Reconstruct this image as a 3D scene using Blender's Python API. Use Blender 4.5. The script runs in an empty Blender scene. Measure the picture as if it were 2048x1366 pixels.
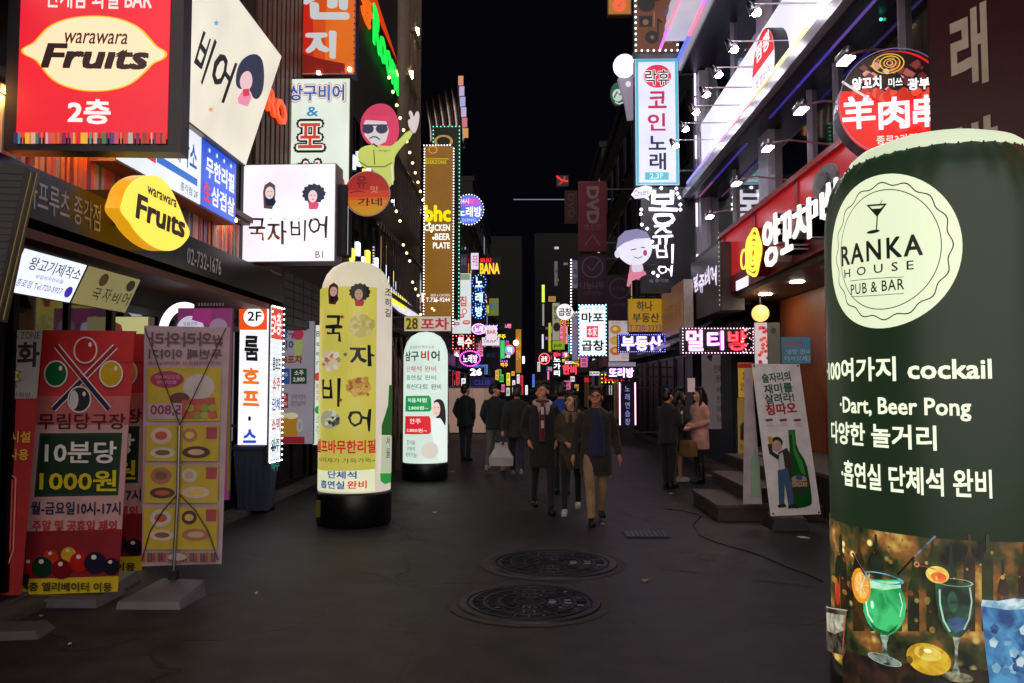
import bpy, bmesh, math, random
from mathutils import Vector, Matrix
S = bpy.context.scene
C = S.collection
random.seed(7)
PI = math.pi

# ---------------------------------------------------------------- camera, sky, light, exposure
FPX = 1600.0                      # focal length in pixels of the 2048 px wide photograph
cd = bpy.data.cameras.new('camera')
cam = bpy.data.objects.new('camera', cd)
C.objects.link(cam)
cd.sensor_width = 36.0
cd.lens = FPX / 2048 * 36
cd.clip_start = .05
cd.clip_end = 1200
cam.location = (0, 0, 1.7)
cam.rotation_euler = (math.radians(90 + 3.184), 0, math.radians(1.29))
S.camera = cam
W = bpy.data.worlds.new('World')
S.world = W
W.use_nodes = True
nt = W.node_tree
for n in list(nt.nodes): nt.nodes.remove(n)
wo = nt.nodes.new('ShaderNodeOutputWorld')
bg = nt.nodes.new('ShaderNodeBackground')
bg.inputs[0].default_value = (.35, .27, .62, 1)
bg.inputs[1].default_value = .0042
nt.links.new(bg.outputs[0], wo.inputs[0])
sd = bpy.data.lights.new('street_glow', 'SUN')   # the lit street going on behind the camera, as one very soft dim light
sd.energy = 2.6
sd.angle = math.radians(100)
sd.color = (1, .86, .80)
sun = bpy.data.objects.new('street_glow', sd)
sun.rotation_euler = (math.radians(86), 0, math.radians(4))
C.objects.link(sun)
S.view_settings.view_transform = 'Standard'
S.view_settings.look = 'None'
S.view_settings.exposure = 0
S.view_settings.gamma = 1
S.view_settings.use_curve_mapping = False
S.cycles.use_denoising = True
S.cycles.max_bounces = 6
S.cycles.diffuse_bounces = 3
S.cycles.glossy_bounces = 4
S.cycles.sample_clamp_indirect = 3
S.cycles.caustics_reflective = False
S.cycles.caustics_refractive = False

EYE = Vector((0, 0, 1.7))
ROT = cam.rotation_euler.to_matrix()
def ray(px, py): return ROT @ Vector((px - 1024, 683 - py, -FPX))
def onY(px, py, Y):
    d = ray(px, py); return EYE + d * ((Y - EYE.y) / d.y)
def onX(px, py, X):
    d = ray(px, py); return EYE + d * ((X - EYE.x) / d.x)
def onZ(px, py, Z=0.0):
    d = ray(px, py); return EYE + d * ((Z - EYE.z) / d.z)

# ---------------------------------------------------------------- materials
def lin(h):
    h = h.lstrip('#')
    if len(h) == 3: h = ''.join(c * 2 for c in h)
    out = []
    for i in (0, 2, 4):
        v = int(h[i:i + 2], 16) / 255
        out.append(v / 12.92 if v <= .04045 else ((v + .055) / 1.055) ** 2.4)
    return out
_m = {}
def newmat(key):
    m = bpy.data.materials.new(key); m.use_nodes = True
    return m, m.node_tree, m.node_tree.nodes['Principled BSDF']
def add(nt, t, **kw):
    n = nt.nodes.new(t)
    for k, v in kw.items(): setattr(n, k, v)
    return n
def noise_mix(nt, c0, c1, scale, detail=3, lo=.35, hi=.65, dist=0):
    tc = add(nt, 'ShaderNodeTexCoord'); nz = add(nt, 'ShaderNodeTexNoise')
    nz.inputs['Scale'].default_value = scale; nz.inputs['Detail'].default_value = detail
    nz.inputs['Distortion'].default_value = dist
    nt.links.new(tc.outputs['Object'], nz.inputs['Vector'])
    mr = add(nt, 'ShaderNodeMapRange'); mr.inputs[1].default_value = lo; mr.inputs[2].default_value = hi
    nt.links.new(nz.outputs[0], mr.inputs[0])
    mx = add(nt, 'ShaderNodeMix', data_type='RGBA')
    mx.inputs[6].default_value = (*c0, 1); mx.inputs[7].default_value = (*c1, 1)
    nt.links.new(mr.outputs[0], mx.inputs[0])
    return mx, nz, mr
def M(spec):
    """e:#hex*k glowing | f:#hex*k glowing face (lamp-lit sign, or light put into the material) | d:#hex,rough painted or cloth | m:#hex,rough metal | g:#hex window glass"""
    if not isinstance(spec, str): return spec
    if spec in _m: return _m[spec]
    kind, body = spec.split(':')
    if kind == 'n':      # printed photograph detail: n:#a-#b*strength,scale
        ab, _, rest = body.partition('*'); k, _, sc = rest.partition(','); a_, b_ = ab.split('-')
        m, nt, b = newmat(spec); mx, nz, mr = noise_mix(nt, lin(a_), lin(b_), float(sc), 4, .38, .62, .6)
        nt.links.new(mx.outputs[2], b.inputs['Emission Color']); b.inputs['Emission Strength'].default_value = float(k); b.inputs['Base Color'].default_value = (.05, .05, .05, 1); b.inputs['Roughness'].default_value = .35
        m.cycles.emission_sampling = 'NONE'; _m[spec] = m; return m
    m, nt, b = newmat(spec)
    if kind in 'ef':
        hx, _, k = body.partition('*'); k = float(k or 1)
        c = lin(hx)
        b.inputs['Base Color'].default_value = (*[v * .35 + .01 for v in c], 1)
        b.inputs['Roughness'].default_value = .35
        b.inputs['Emission Color'].default_value = (*c, 1)
        b.inputs['Emission Strength'].default_value = k
        if kind == 'e' and k < 1.3: m.cycles.emission_sampling = 'NONE'
        if kind == 'f':
            mx, nz, mr = noise_mix(nt, [v * .86 for v in c], [min(1, v * 1.08) for v in c], 1.3, 2, .3, .7)
            nt.links.new(mx.outputs[2], b.inputs['Emission Color'])
    else:
        hx, _, r = body.partition(','); r = float(r or .6)
        c = lin(hx)
        mx, nz, mr = noise_mix(nt, [v * .88 for v in c], [min(.95, v * 1.06) for v in c], 7, 5)
        nt.links.new(mx.outputs[2], b.inputs['Base Color'])
        b.inputs['Roughness'].default_value = r
        if kind == 'm': b.inputs['Metallic'].default_value = 1
        if kind == 'g':
            b.inputs['Roughness'].default_value = .04; b.inputs['Specular IOR Level'].default_value = 1.0
            b.inputs['Coat Weight'].default_value = .5; b.inputs['Coat Roughness'].default_value = .02
        if kind == 'd':
            bp = add(nt, 'ShaderNodeBump'); bp.inputs['Strength'].default_value = .12
            n2 = add(nt, 'ShaderNodeTexNoise'); n2.inputs['Scale'].default_value = 60
            nt.links.new(n2.outputs[0], bp.inputs['Height']); nt.links.new(bp.outputs[0], b.inputs['Normal'])
    _m[spec] = m
    return m

# ---------------------------------------------------------------- meshes and text
def mesh_obj(name, verts, faces, mat, parent=None, smooth=False, kind=None):
    me = bpy.data.meshes.new(name)
    me.from_pydata([tuple(v) for v in verts], [], faces)
    me.materials.append(M(mat))
    if smooth: me.polygons.foreach_set('use_smooth', [True] * len(me.polygons))
    me.update()
    o = bpy.data.objects.new(name, me)
    C.objects.link(o)
    if parent is not None: o.parent = parent
    if kind: o['kind'] = kind
    return o
BOXF = [(0, 1, 3, 2), (4, 6, 7, 5), (0, 4, 5, 1), (2, 3, 7, 6), (0, 2, 6, 4), (1, 5, 7, 3)]
def boxv(x0, x1, y0, y1, z0, z1):
    return [(x, y, z) for x in (x0, x1) for y in (y0, y1) for z in (z0, z1)]
class MB:
    """collects shapes of ONE part"""
    def __init__(s): s.v = []; s.f = []
    def raw(s, v, f):
        n = len(s.v); s.v += [tuple(p) for p in v]; s.f += [tuple(i + n for i in q) for q in f]; return s
    def box(s, *a): return s.raw(boxv(*a), BOXF)
    def tube(s, pts, r, n=8, cap=True):
        pts = [Vector(p) for p in pts]; rings = []
        rs = r if isinstance(r, (list, tuple)) else [r] * len(pts)
        up = None
        for i, p in enumerate(pts):
            d = (pts[min(i + 1, len(pts) - 1)] - pts[max(i - 1, 0)])
            if d.length < 1e-9: d = Vector((0, 0, 1))
            d.normalize()
            if up is None: up = d.orthogonal().normalized()
            u = (up - d * up.dot(d))
            u = u.normalized() if u.length > 1e-6 else d.orthogonal().normalized()
            up = u; w = d.cross(u)
            rings.append([p + (u * math.cos(2 * PI * k / n) + w * math.sin(2 * PI * k / n)) * rs[i] for k in range(n)])
        v = [q for rg in rings for q in rg]; f = []
        for i in range(len(pts) - 1):
            for k in range(n):
                a = i * n + k; b2 = i * n + (k + 1) % n
                f.append((a, b2, b2 + n, a + n))
        if cap:
            f.append(tuple(range(n))[::-1]); f.append(tuple((len(pts) - 1) * n + k for k in range(n)))
        return s.raw(v, f)
    def ball(s, c, r, n=8, m=5):
        rx, ry, rz = (r, r, r) if not isinstance(r, (tuple, list)) else r
        v = [(c[0], c[1], c[2] - rz)]
        for i in range(1, m):
            t = -PI / 2 + PI * i / m
            for k in range(n):
                a = 2 * PI * k / n
                v.append((c[0] + rx * math.cos(t) * math.cos(a), c[1] + ry * math.cos(t) * math.sin(a), c[2] + rz * math.sin(t)))
        v.append((c[0], c[1], c[2] + rz)); f = []
        for k in range(n): f.append((0, 1 + (k + 1) % n, 1 + k))
        for i in range(m - 2):
            for k in range(n):
                a = 1 + i * n + k; b2 = 1 + i * n + (k + 1) % n
                f.append((a, b2, b2 + n, a + n))
        L = len(v) - 1; o = 1 + (m - 2) * n
        for k in range(n): f.append((o + k, o + (k + 1) % n, L))
        return s.raw(v, f)
    def lathe(s, prof, n=32, c=(0, 0), cap=True):
        v = []; f = []
        for r, z in prof:
            for k in range(n):
                a = 2 * PI * k / n; v.append((c[0] + r * math.cos(a), c[1] + r * math.sin(a), z))
        for i in range(len(prof) - 1):
            for k in range(n):
                a = i * n + k; b2 = i * n + (k + 1) % n
                f.append((a, b2, b2 + n, a + n))
        if cap:
            f.append(tuple(range(n))[::-1]); f.append(tuple((len(prof) - 1) * n + k for k in range(n)))
        return s.raw(v, f)
    def build(s, name, mat, parent=None, smooth=False, kind=None):
        return mesh_obj(name, s.v, s.f, mat, parent, smooth, kind)

_g = {}
_tc = bpy.data.curves.new('lettering', 'FONT'); _to = bpy.data.objects.new('lettering', _tc); C.objects.link(_to); _tc.resolution_u = 2
def _flat(s):
    _tc.body = s; me = bpy.data.meshes.new_from_object(_to)
    r = [(v.co.x, v.co.y) for v in me.vertices], [tuple(p.vertices) for p in me.polygons]
    bpy.data.meshes.remove(me); return r
_bar = max(v[0] for v in _flat('||')[0])
def glyph(c):
    """outline and advance of one character, made once"""
    if c not in _g:
        v, f = _flat(c) if c != ' ' else ([], [])
        _g[c] = (max(p[0] for p in _flat('|' + c + '|')[0]) - _bar, v, f)
    return _g[c]
_txt = {}
def text_mesh(s, bold=0.0, shear=0.0, line=1.0, sp=1.0, res=3):
    """outlines of the lettering as a flat mesh in the unit square; third value = micro offset that keeps thickened strokes apart"""
    key = (s, bold, shear, line, sp)
    if key in _txt: return _txt[key]
    vs = []; fs = []
    for r, row in enumerate(s.split('\n')):
        w = sum(glyph(c)[0] * sp for c in row); x = -w / 2; y = -r * 1.15 * line
        for c in row:
            adv, v, f = glyph(c); n = len(vs)
            vs += [(x + a + shear * b, y + b) for a, b in v]; fs += [tuple(i + n for i in t) for t in f]; x += adv * sp
    if not vs: vs = [(0, 0), (1, 0), (0, 1)]
    base = list(vs); bf = list(fs); L = [0] * len(vs)
    if bold > .008:
        b = bold * .8; dirs = [(1, 1), (-1, 1), (1, -1), (-1, -1)] if bold < .06 else [(1, 0), (-1, 0), (0, 1), (0, -1), (.7, .7), (-.7, .7), (.7, -.7), (-.7, -.7)]
        k = .75 if bold < .06 else 1
        for j, (u, w) in enumerate(dirs):
            n = len(vs); vs += [(x + u * b * k, y + w * b * k) for x, y in base]; fs += [tuple(i + n for i in t) for t in bf]; L += [j + 1] * len(base)
    x0 = min(v[0] for v in vs); x1 = max(v[0] for v in vs); y0 = min(v[1] for v in vs); y1 = max(v[1] for v in vs)
    vs = [((x - x0) / max(x1 - x0, 1e-6), (y - y0) / max(y1 - y0, 1e-6), l * .00004) for (x, y), l in zip(vs, L)]
    _txt[key] = (vs, fs)
    return _txt[key]

def ck(pts, n=2):
    """round a hand-drawn outline by cutting its corners"""
    for _ in range(n):
        q = []
        for i, a in enumerate(pts):
            b = pts[(i + 1) % len(pts)]; q += [(a[0] * .75 + b[0] * .25, a[1] * .75 + b[1] * .25), (a[0] * .25 + b[0] * .75, a[1] * .25 + b[1] * .75)]
        pts = q
    return pts
class Thing:
    """a top-level thing: an Empty at its base. Local x runs right, z up, y away from the viewer; print is laid out on y = 0 (or round a tube of radius r)."""
    def __init__(s, name, label, cat, loc=(0, 0, 0), rotz=0.0, tilt=0.0, group=None, r=None, mat=None):
        s.o = bpy.data.objects.new(name, None); s.o.empty_display_size = .1
        C.objects.link(s.o)
        R = Matrix.Rotation(rotz, 4, 'Z') @ Matrix.Rotation(tilt, 4, 'X')
        if mat is not None: R = mat.to_4x4()
        s.M = Matrix.Translation(Vector(loc)) @ R
        s.o.matrix_world = s.M
        s.Mi = s.M.inverted()
        s.o['label'] = label; s.o['category'] = cat
        if group: s.o['group'] = group
        s.r = r; s.lay = -.016; s.y0 = 0.0
    def L(s, px, py):
        o = s.Mi @ EYE; d = (s.Mi.to_3x3() @ ray(px, py))
        if s.r:
            a = d.x ** 2 + d.y ** 2; b = 2 * (o.x * d.x + o.y * d.y); c = o.x ** 2 + o.y ** 2 - s.r ** 2
            q = b * b - 4 * a * c
            if q < 0:
                t = -b / (2 * a); p = o + d * t; return (math.copysign(min(abs(math.atan2(p.x, -p.y)), 1.45) * s.r, p.x), p.z)
            else: t = (-b - math.sqrt(q)) / (2 * a)
            p = o + d * t
            return (math.atan2(p.x, -p.y) * s.r, p.z)
        p = o + d * ((s.y0 - o.y) / d.y)
        return (p.x, p.z)
    def rect(s, r):
        x0, y0, x1, y1 = r; xc = (x0 + x1) / 2; yc = (y0 + y1) / 2
        return (s.L(x0, yc)[0], s.L(xc, y1)[1], s.L(x1, yc)[0], s.L(xc, y0)[1])
    def put(s, name, v2, faces, y, mat, th=0.0, parent=None, kind=None, smooth=False, dy=None):
        """lay a flat shape (2D verts) on the face, th = relief"""
        P = parent or s.o
        if s.r or th:
            bm = bmesh.new()
            vs = [bm.verts.new((x, -dy[i] if dy else 0, z)) for i, (x, z) in enumerate(v2)]
            for f in faces:
                try: bm.faces.new([vs[i] for i in f])
                except ValueError: pass
            if s.r:
                xs = [v[0] for v in v2]; st = s.r * .12
                k = math.floor(min(xs) / st) + 1
                while k * st < max(xs):
                    bmesh.ops.bisect_plane(bm, geom=bm.verts[:] + bm.edges[:] + bm.faces[:], plane_co=(k * st, 0, 0), plane_no=(1, 0, 0)); k += 1
            if th:
                bmesh.ops.recalc_face_normals(bm, faces=bm.faces[:])
                ret = bmesh.ops.extrude_face_region(bm, geom=bm.faces[:])
                for e in ret['geom']:
                    if isinstance(e, bmesh.types.BMVert): e.co.y -= th
            for v in bm.verts:
                v.co.y += y
                if s.r:
                    a = v.co.x / s.r; R = s.r - v.co.y
                    v.co.x, v.co.y = R * math.sin(a), -R * math.cos(a)
            me = bpy.data.meshes.new(name); bm.to_mesh(me); bm.free()
            me.materials.append(M(mat))
            o = bpy.data.objects.new(name, me); C.objects.link(o); o.parent = P
            if kind: o['kind'] = kind
            return o
        return mesh_obj(name, [(x, y - (dy[i] if dy else 0), z) for i, (x, z) in enumerate(v2)], faces, mat, P, kind=kind)
    def _y(s, y):
        if y is None:
            s.lay -= .0005 if not s.r else .0002; return s.lay
        return y
    def t(s, txt, r, mat, bold=.0, shear=0, line=1.0, sp=1.0, th=0, y=None, loc=None, mirror=False, name='lettering', rot=0, warp=None, parent=None, res=3):
        """lettering fitted into the photo-pixel box r (or the local box loc)"""
        vs, fs = text_mesh(txt, bold, shear, line, sp, res)
        x0, z0, x1, z1 = loc if loc else s.rect(r)
        dy = [v[2] for v in vs]; vs = [(1 - v[0] if mirror else v[0], v[1]) for v in vs]
        P = [(x0 + a * (x1 - x0), z0 + b * (z1 - z0)) for a, b in vs]
        if warp: P = [warp(a, b, p) for (a, b), p in zip(vs, P)]
        if rot:
            cx, cz = (x0 + x1) / 2, (z0 + z1) / 2; c, q = math.cos(rot), math.sin(rot)
            P = [(cx + (a - cx) * c - (b - cz) * q, cz + (a - cx) * q + (b - cz) * c) for a, b in P]
        return s.put(name, P, fs, s._y(y), mat, th, parent, dy=dy)
    def p(s, pts, mat, name='print', y=None, th=0, local=False, parent=None):
        """filled outline given in photo pixels"""
        v2 = pts if local else [s.L(*q) for q in pts]
        return s.put(name, v2, [tuple(range(len(v2)))], s._y(y), mat, th, parent)
    def ell(s, r, mat, name='print', n=28, y=None, th=0, local=False, inner=None, a0=0, a1=2 * PI, fn=None):
        """ellipse (or ring when inner < 1) fitted to a pixel box"""
        x0, z0, x1, z1 = r if local else s.rect(r)
        cx, cz, rx, rz = (x0 + x1) / 2, (z0 + z1) / 2, (x1 - x0) / 2, (z1 - z0) / 2
        A = [a0 + (a1 - a0) * k / n for k in range(n + (0 if abs(a1 - a0 - 2 * PI) < 1e-6 else 1))]
        g = fn or (lambda a: 1)
        out = [(cx + rx * g(a) * math.cos(a), cz + rz * g(a) * math.sin(a)) for a in A]
        if inner is None: return s.put(name, out, [tuple(range(len(out)))], s._y(y), mat, th)
        inn = [(cx + rx * inner * g(a) * math.cos(a), cz + rz * inner * g(a) * math.sin(a)) for a in A]
        N = len(A); closed = abs(a1 - a0 - 2 * PI) < 1e-6
        f = [(k, (k + 1) % N, N + (k + 1) % N, N + k) for k in range(N if closed else N - 1)]
        return s.put(name, out + inn, f, s._y(y), mat, th)
    def line(s, pts, w, mat, name='print', y=None, th=0, local=False):
        """stroke of pixel width w along pixel points"""
        P = [Vector(q) for q in pts]; a = []; b = []
        for i, q in enumerate(P):
            d = (P[min(i + 1, len(P) - 1)] - P[max(i - 1, 0)]).normalized(); nn = Vector((-d.y, d.x)) * w / 2
            a.append(tuple(q + nn)); b.append(tuple(q - nn))
        n = len(P); v = a + b
        v2 = v if local else [s.L(*q) for q in v]
        return s.put(name, v2, [(i, i + 1, n + i + 1, n + i) for i in range(n - 1)], s._y(y), mat, th)
    def box(s, name, mat, *a, kind=None): return mesh_obj(name, boxv(*a), BOXF, mat, s.o, kind=kind)
    def bulbs(s, pts, r, mat, name='light_string', y=-.03):
        """row of tiny lamps along local (x, z) points; too small to pick apart singly"""
        mb = MB()
        for x, z in pts: mb.ball((x, y, z), r, 5, 3)
        return mb.build(name, mat, s.o, kind='stuff')
    def border(s, rc, step):
        x0, z0, x1, z1 = rc; out = []
        nx = max(2, round((x1 - x0) / step)); nz = max(2, round((z1 - z0) / step))
        for i in range(nx): out += [(x0 + (x1 - x0) * i / nx, z0), (x1 - (x1 - x0) * i / nx, z1)]
        for i in range(nz): out += [(x1, z0 + (z1 - z0) * i / nz), (x0, z1 - (z1 - z0) * i / nz)]
        return out

def sign(name, label, cat, r, face, Y=None, X=None, frame='d:#1c1a1c,.5', depth=.22, bez=.03, group=None, rotz=None, tilt=0.0, facename='sign_face', thick=.012):
    xc = (r[0] + r[2]) / 2
    if X is not None:
        base = onX(xc, r[3], X); rz = PI / 2 if X < 0 else -PI / 2
    else:
        base = onY(xc, r[3], Y); rz = 0
    if rotz is not None: rz = math.radians(rotz)
    T = Thing(name, label, cat, base, rz, math.radians(tilt), group)
    T.bx = x0, z0, x1, z1 = T.rect(r)
    if frame and depth > .002: T.box('casing', frame, x0, x1, 0, depth, z0, z1)
    if X is None and rotz is None and frame and depth > .09:      # steel arms that hold the sign off its building
        gap = (base.x + x0 + 4.0) if base.x < 0 else (4.0 - base.x - x1)
        if .12 < gap < 1.3:
            for zz in (z0 + (z1 - z0) * .12, z0 + (z1 - z0) * .88):
                a_, b_ = (x0 - gap - .02, x0) if base.x < 0 else (x1, x1 + gap + .02)
                T.box('bracket', 'm:#5a5860,.4', a_, b_, depth * .4, depth * .4 + .04, zz, zz + .04)
    if face:
        T.box(facename, face, x0 + bez, x1 - bez, -thick, -.0005, z0 + bez, z1 - bez)
    return T
# ================================================================ THE SETTING
def asphalt():
    m, nt, b = newmat('asphalt')
    mx, nz, mr = noise_mix(nt, (.008, .007, .008), (.031, .026, .029), .55, 6, .36, .66, .4)
    tc = add(nt, 'ShaderNodeTexCoord')
    g = add(nt, 'ShaderNodeTexNoise'); g.inputs['Scale'].default_value = 95; g.inputs['Detail'].default_value = 4
    nt.links.new(tc.outputs['Object'], g.inputs['Vector'])
    m2 = add(nt, 'ShaderNodeMix', data_type='RGBA', blend_type='OVERLAY'); m2.inputs[0].default_value = .75
    nt.links.new(mx.outputs[2], m2.inputs[6]); nt.links.new(g.outputs[0], m2.inputs[7])
    # cracks: thin edges of large warped cells, broken up
    w = add(nt, 'ShaderNodeTexNoise'); w.inputs['Scale'].default_value = 1.4; w.inputs['Detail'].default_value = 5
    nt.links.new(tc.outputs['Object'], w.inputs['Vector'])
    vm = add(nt, 'ShaderNodeVectorMath', operation='MULTIPLY_ADD'); vm.inputs[1].default_value = (1.3, 1.3, 0)
    nt.links.new(w.outputs['Color'], vm.inputs[0]); nt.links.new(tc.outputs['Object'], vm.inputs[2])
    v = add(nt, 'ShaderNodeTexVoronoi', feature='DISTANCE_TO_EDGE'); v.inputs['Scale'].default_value = .42
    nt.links.new(vm.outputs[0], v.inputs['Vector'])
    c = add(nt, 'ShaderNodeMapRange'); c.inputs[1].default_value = 0; c.inputs[2].default_value = .014; c.inputs[3].default_value = 1.3; c.inputs[4].default_value = 0
    nt.links.new(v.outputs['Distance'], c.inputs[0])
    br = add(nt, 'ShaderNodeMath', operation='MULTIPLY')
    nt.links.new(c.outputs[0], br.inputs[0]); nt.links.new(mr.outputs[0], br.inputs[1])
    m3 = add(nt, 'ShaderNodeMix', data_type='RGBA'); m3.inputs[7].default_value = (.006, .006, .007, 1)
    nt.links.new(br.outputs[0], m3.inputs[0]); nt.links.new(m2.outputs[2], m3.inputs[6])
    gv = add(nt, 'ShaderNodeTexVoronoi'); gv.inputs['Scale'].default_value = 2.6; nt.links.new(vm.outputs[0], gv.inputs['Vector'])
    gr = add(nt, 'ShaderNodeMapRange'); gr.inputs[1].default_value = .045; gr.inputs[2].default_value = .06; gr.inputs[3].default_value = .5; gr.inputs[4].default_value = 0
    nt.links.new(gv.outputs['Distance'], gr.inputs[0])
    m4 = add(nt, 'ShaderNodeMix', data_type='RGBA'); m4.inputs[7].default_value = (.11, .10, .10, 1)
    nt.links.new(gr.outputs[0], m4.inputs[0]); nt.links.new(m3.outputs[2], m4.inputs[6]); m3 = m4
    pn = add(nt, 'ShaderNodeTexNoise'); pn.inputs['Scale'].default_value = 3.3; pn.inputs['Detail'].default_value = 8; nt.links.new(tc.outputs['Object'], pn.inputs['Vector'])
    pr = add(nt, 'ShaderNodeMapRange'); pr.inputs[1].default_value = .3; pr.inputs[2].default_value = .7; pr.inputs[3].default_value = .42; pr.inputs[4].default_value = 1.6; nt.links.new(pn.outputs[0], pr.inputs[0])
    m5 = add(nt, 'ShaderNodeMix', data_type='RGBA', blend_type='MULTIPLY'); m5.inputs[0].default_value = 1
    nt.links.new(m3.outputs[2], m5.inputs[6]); nt.links.new(pr.outputs[0], m5.inputs[7]); m3 = m5
    nt.links.new(m3.outputs[2], b.inputs['Base Color'])
    rr = add(nt, 'ShaderNodeMapRange'); rr.inputs[3].default_value = .38; rr.inputs[4].default_value = .7; b.inputs['Specular IOR Level'].default_value = .4
    nt.links.new(nz.outputs[0], rr.inputs[0]); nt.links.new(rr.outputs[0], b.inputs['Roughness'])
    bp = add(nt, 'ShaderNodeBump'); bp.inputs['Strength'].default_value = .55; bp.inputs['Distance'].default_value = .008
    sm = add(nt, 'ShaderNodeMath', operation='SUBTRACT')
    nt.links.new(g.outputs[0], sm.inputs[0]); nt.links.new(br.outputs[0], sm.inputs[1])
    nt.links.new(sm.outputs[0], bp.inputs['Height']); nt.links.new(bp.outputs[0], b.inputs['Normal'])
    return m
_m['asphalt:'] = ASPH = asphalt()
mesh_obj('ground', [(-60, -12, -.01), (60, -12, -.01), (60, 420, -.01), (-60, 420, -.01)], [(0, 1, 2, 3)], 'd:#3a3836,.9')['kind'] = 'structure'
mesh_obj('road', [(-3.75, -12, 0), (3.7, -12, 0), (3.7, 300, 0), (-3.75, 300, 0)], [(0, 1, 2, 3)], ASPH)['kind'] = 'structure'
# narrow paved strips in front of the shops, a low step up
for nm, x0, x1 in (('pavement', -4.3, -3.72), ('pavement', 3.68, 4.3)):
    k = mesh_obj(nm, [], [], 'd:#4a4644,.8'); bpy.data.objects.remove(k)
    mb = MB(); mb.box(x0, x1, -12, 120, -.02, .045); o = mb.build(nm, 'd:#4c4846,.8'); o['kind'] = 'structure'
    y = 2.0; mats = ['d:#55504c,.8', 'd:#4a4643,.85', 'd:#5c5650,.8']
    i = 0; shared = {}
    while y < 26:
        key = i % 3
        if key not in shared:
            q = MB(); q.box(-.27, .27, .006, .59, 0, .02); shared[key] = q.build('paving_slab', mats[key], o)
            s2 = shared[key]
        else:
            s2 = shared[key].copy(); C.objects.link(s2); s2.parent = o
        s2.location = ((x0 + x1) / 2, y, .046); y += .6; i += 1
# patched strip of newer asphalt
for pts in ([(-3.2, 13), (-1.5, 11.5), (-1.2, 20), (-3.2, 21)], [(1.2, 7.6), (3.3, 6.4), (3.6, 9.3), (1.7, 9.6)]):
    o = mesh_obj('road_patch', [(x, y, .004) for x, y in pts], [(0, 1, 2, 3)], ASPH); o['kind'] = 'structure'

# manhole covers
def manhole(px, py, D, label):
    c = onZ(px, py)
    t = Thing('manhole_cover', label, 'manhole cover', (c.x, c.y, 0), group='round manhole covers in the road')
    mb = MB(); R = D / 2
    mb.lathe([(R * .90, .0), (R * .90, .014), (R, .014), (R + .01, .0)], 48, cap=False); mb.build('rim', 'm:#4a4a52,.45', t.o)
    mb = MB(); mb.lathe([(R * .885, -.002), (R * .885, .009)], 48); mb.build('cover_plate', 'm:#33333a,.5', t.o)
    mb = MB()
    for k, rr in enumerate((.2, .42, .64, .82)):
        mb.lathe([(R * rr, .0095), (R * rr, .016), (R * (rr + .035), .016), (R * (rr + .035), .0095)], 40, cap=False)
    for k in range(24):
        a = 2 * PI * k / 24
        for r0, r1 in ((.28, .38), (.5, .6), (.7, .79)):
            aa = a + (.13 if r0 == .5 else 0)
            mb.tube([(R * r0 * math.cos(aa), R * r0 * math.sin(aa), .012), (R * r1 * math.cos(aa), R * r1 * math.sin(aa), .012)], .008, 5)
    mb.build('raised_pattern', 'm:#5a5a64,.4', t.o, kind='stuff')
    for sx in (-1, 1):
        mb = MB(); mb.box(sx * R * .73 - .04, sx * R * .73 + .04, -.02, .02, .0155, .019); mb.build('lift_slot', 'd:#050505,.9', t.o)
    mb = MB(); mb.lathe([(R + .012, .002), (R + .09, .0045)], 48, cap=False); mb.build('mortar_ring', 'd:#3d3a3a,.9', t.o)
manhole(1059, 1206, 1.10, 'nearer of the two round iron manhole covers in the middle of the road')
manhole(1105, 1127, 1.22, 'farther round iron manhole cover, just beyond the first one')
c = onZ(1292, 1070)
t = Thing('drain_cover', 'small rectangular steel drain cover set in the asphalt near the right', 'drain cover', (c.x, c.y, 0))
t.box('cover_plate', 'm:#3c3c44,.5', -.25, .25, -.2, .2, .004, .012)
mb = MB()
for k in range(9): mb.box(-.22 + k * .052, -.2 + k * .052, -.17, .17, .0125, .018)
mb.build('grating', 'm:#55555e,.4', t.o, kind='stuff')
# scraps of litter
for i, (px, py, w) in enumerate([(1608, 1077, .09), (1418, 952, .10), (1290, 1163, .07), (1337, 942, .06), (1206, 1050, .05), (905, 944, .07), (1342, 988, .05),
                                 (512, 1188, .03), (83, 1233, .03), (140, 1290, .025), (1250, 1010, .05), (1350, 1010, .05), (870, 1026, .04), (800, 985, .05)]):
    c = onZ(px, py)
    rnd = random.Random(i); n = 6
    v = [(w * (.5 + .5 * rnd.random()) * math.cos(2 * PI * k / n), w * .55 * (.5 + .5 * rnd.random()) * math.sin(2 * PI * k / n), .006 + .014 * rnd.random()) for k in range(n)]
    v += [(x, y, z - .004) for x, y, z in v]
    f = [tuple(range(n)), tuple(range(2 * n - 1, n - 1, -1))] + [(k, n + k, n + (k + 1) % n, (k + 1) % n) for k in range(n)]
    o = mesh_obj('paper_scrap', v, f, ['d:#d8d4cc,.7', 'd:#b8ada0,.7', 'd:#a58a70,.8'][i % 3])
    o.location = (c.x, c.y, 0); o.rotation_euler[2] = rnd.random() * 3
    where = ['by the base of the leaning beer banner', 'beyond the walking group on the right', 'right of the manhole covers', 'near the three people by the steps', 'beside the shoes of the man in tan trousers',
             'right of the white light column', 'on the road left of the lowest step', 'near the base of the menu banner', 'by the weights at far left', 'alone in the dark road bottom left',
             'a little left of the steps', 'in front of the lowest step', 'between the two light columns', 'just right of the yellow column base'][i]
    o['label'] = ('small pale paper scrap ' if i != 2 else 'small brownish leaf scrap ') + where; o['category'] = 'litter'; o['group'] = 'scraps of litter on the road'

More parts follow.
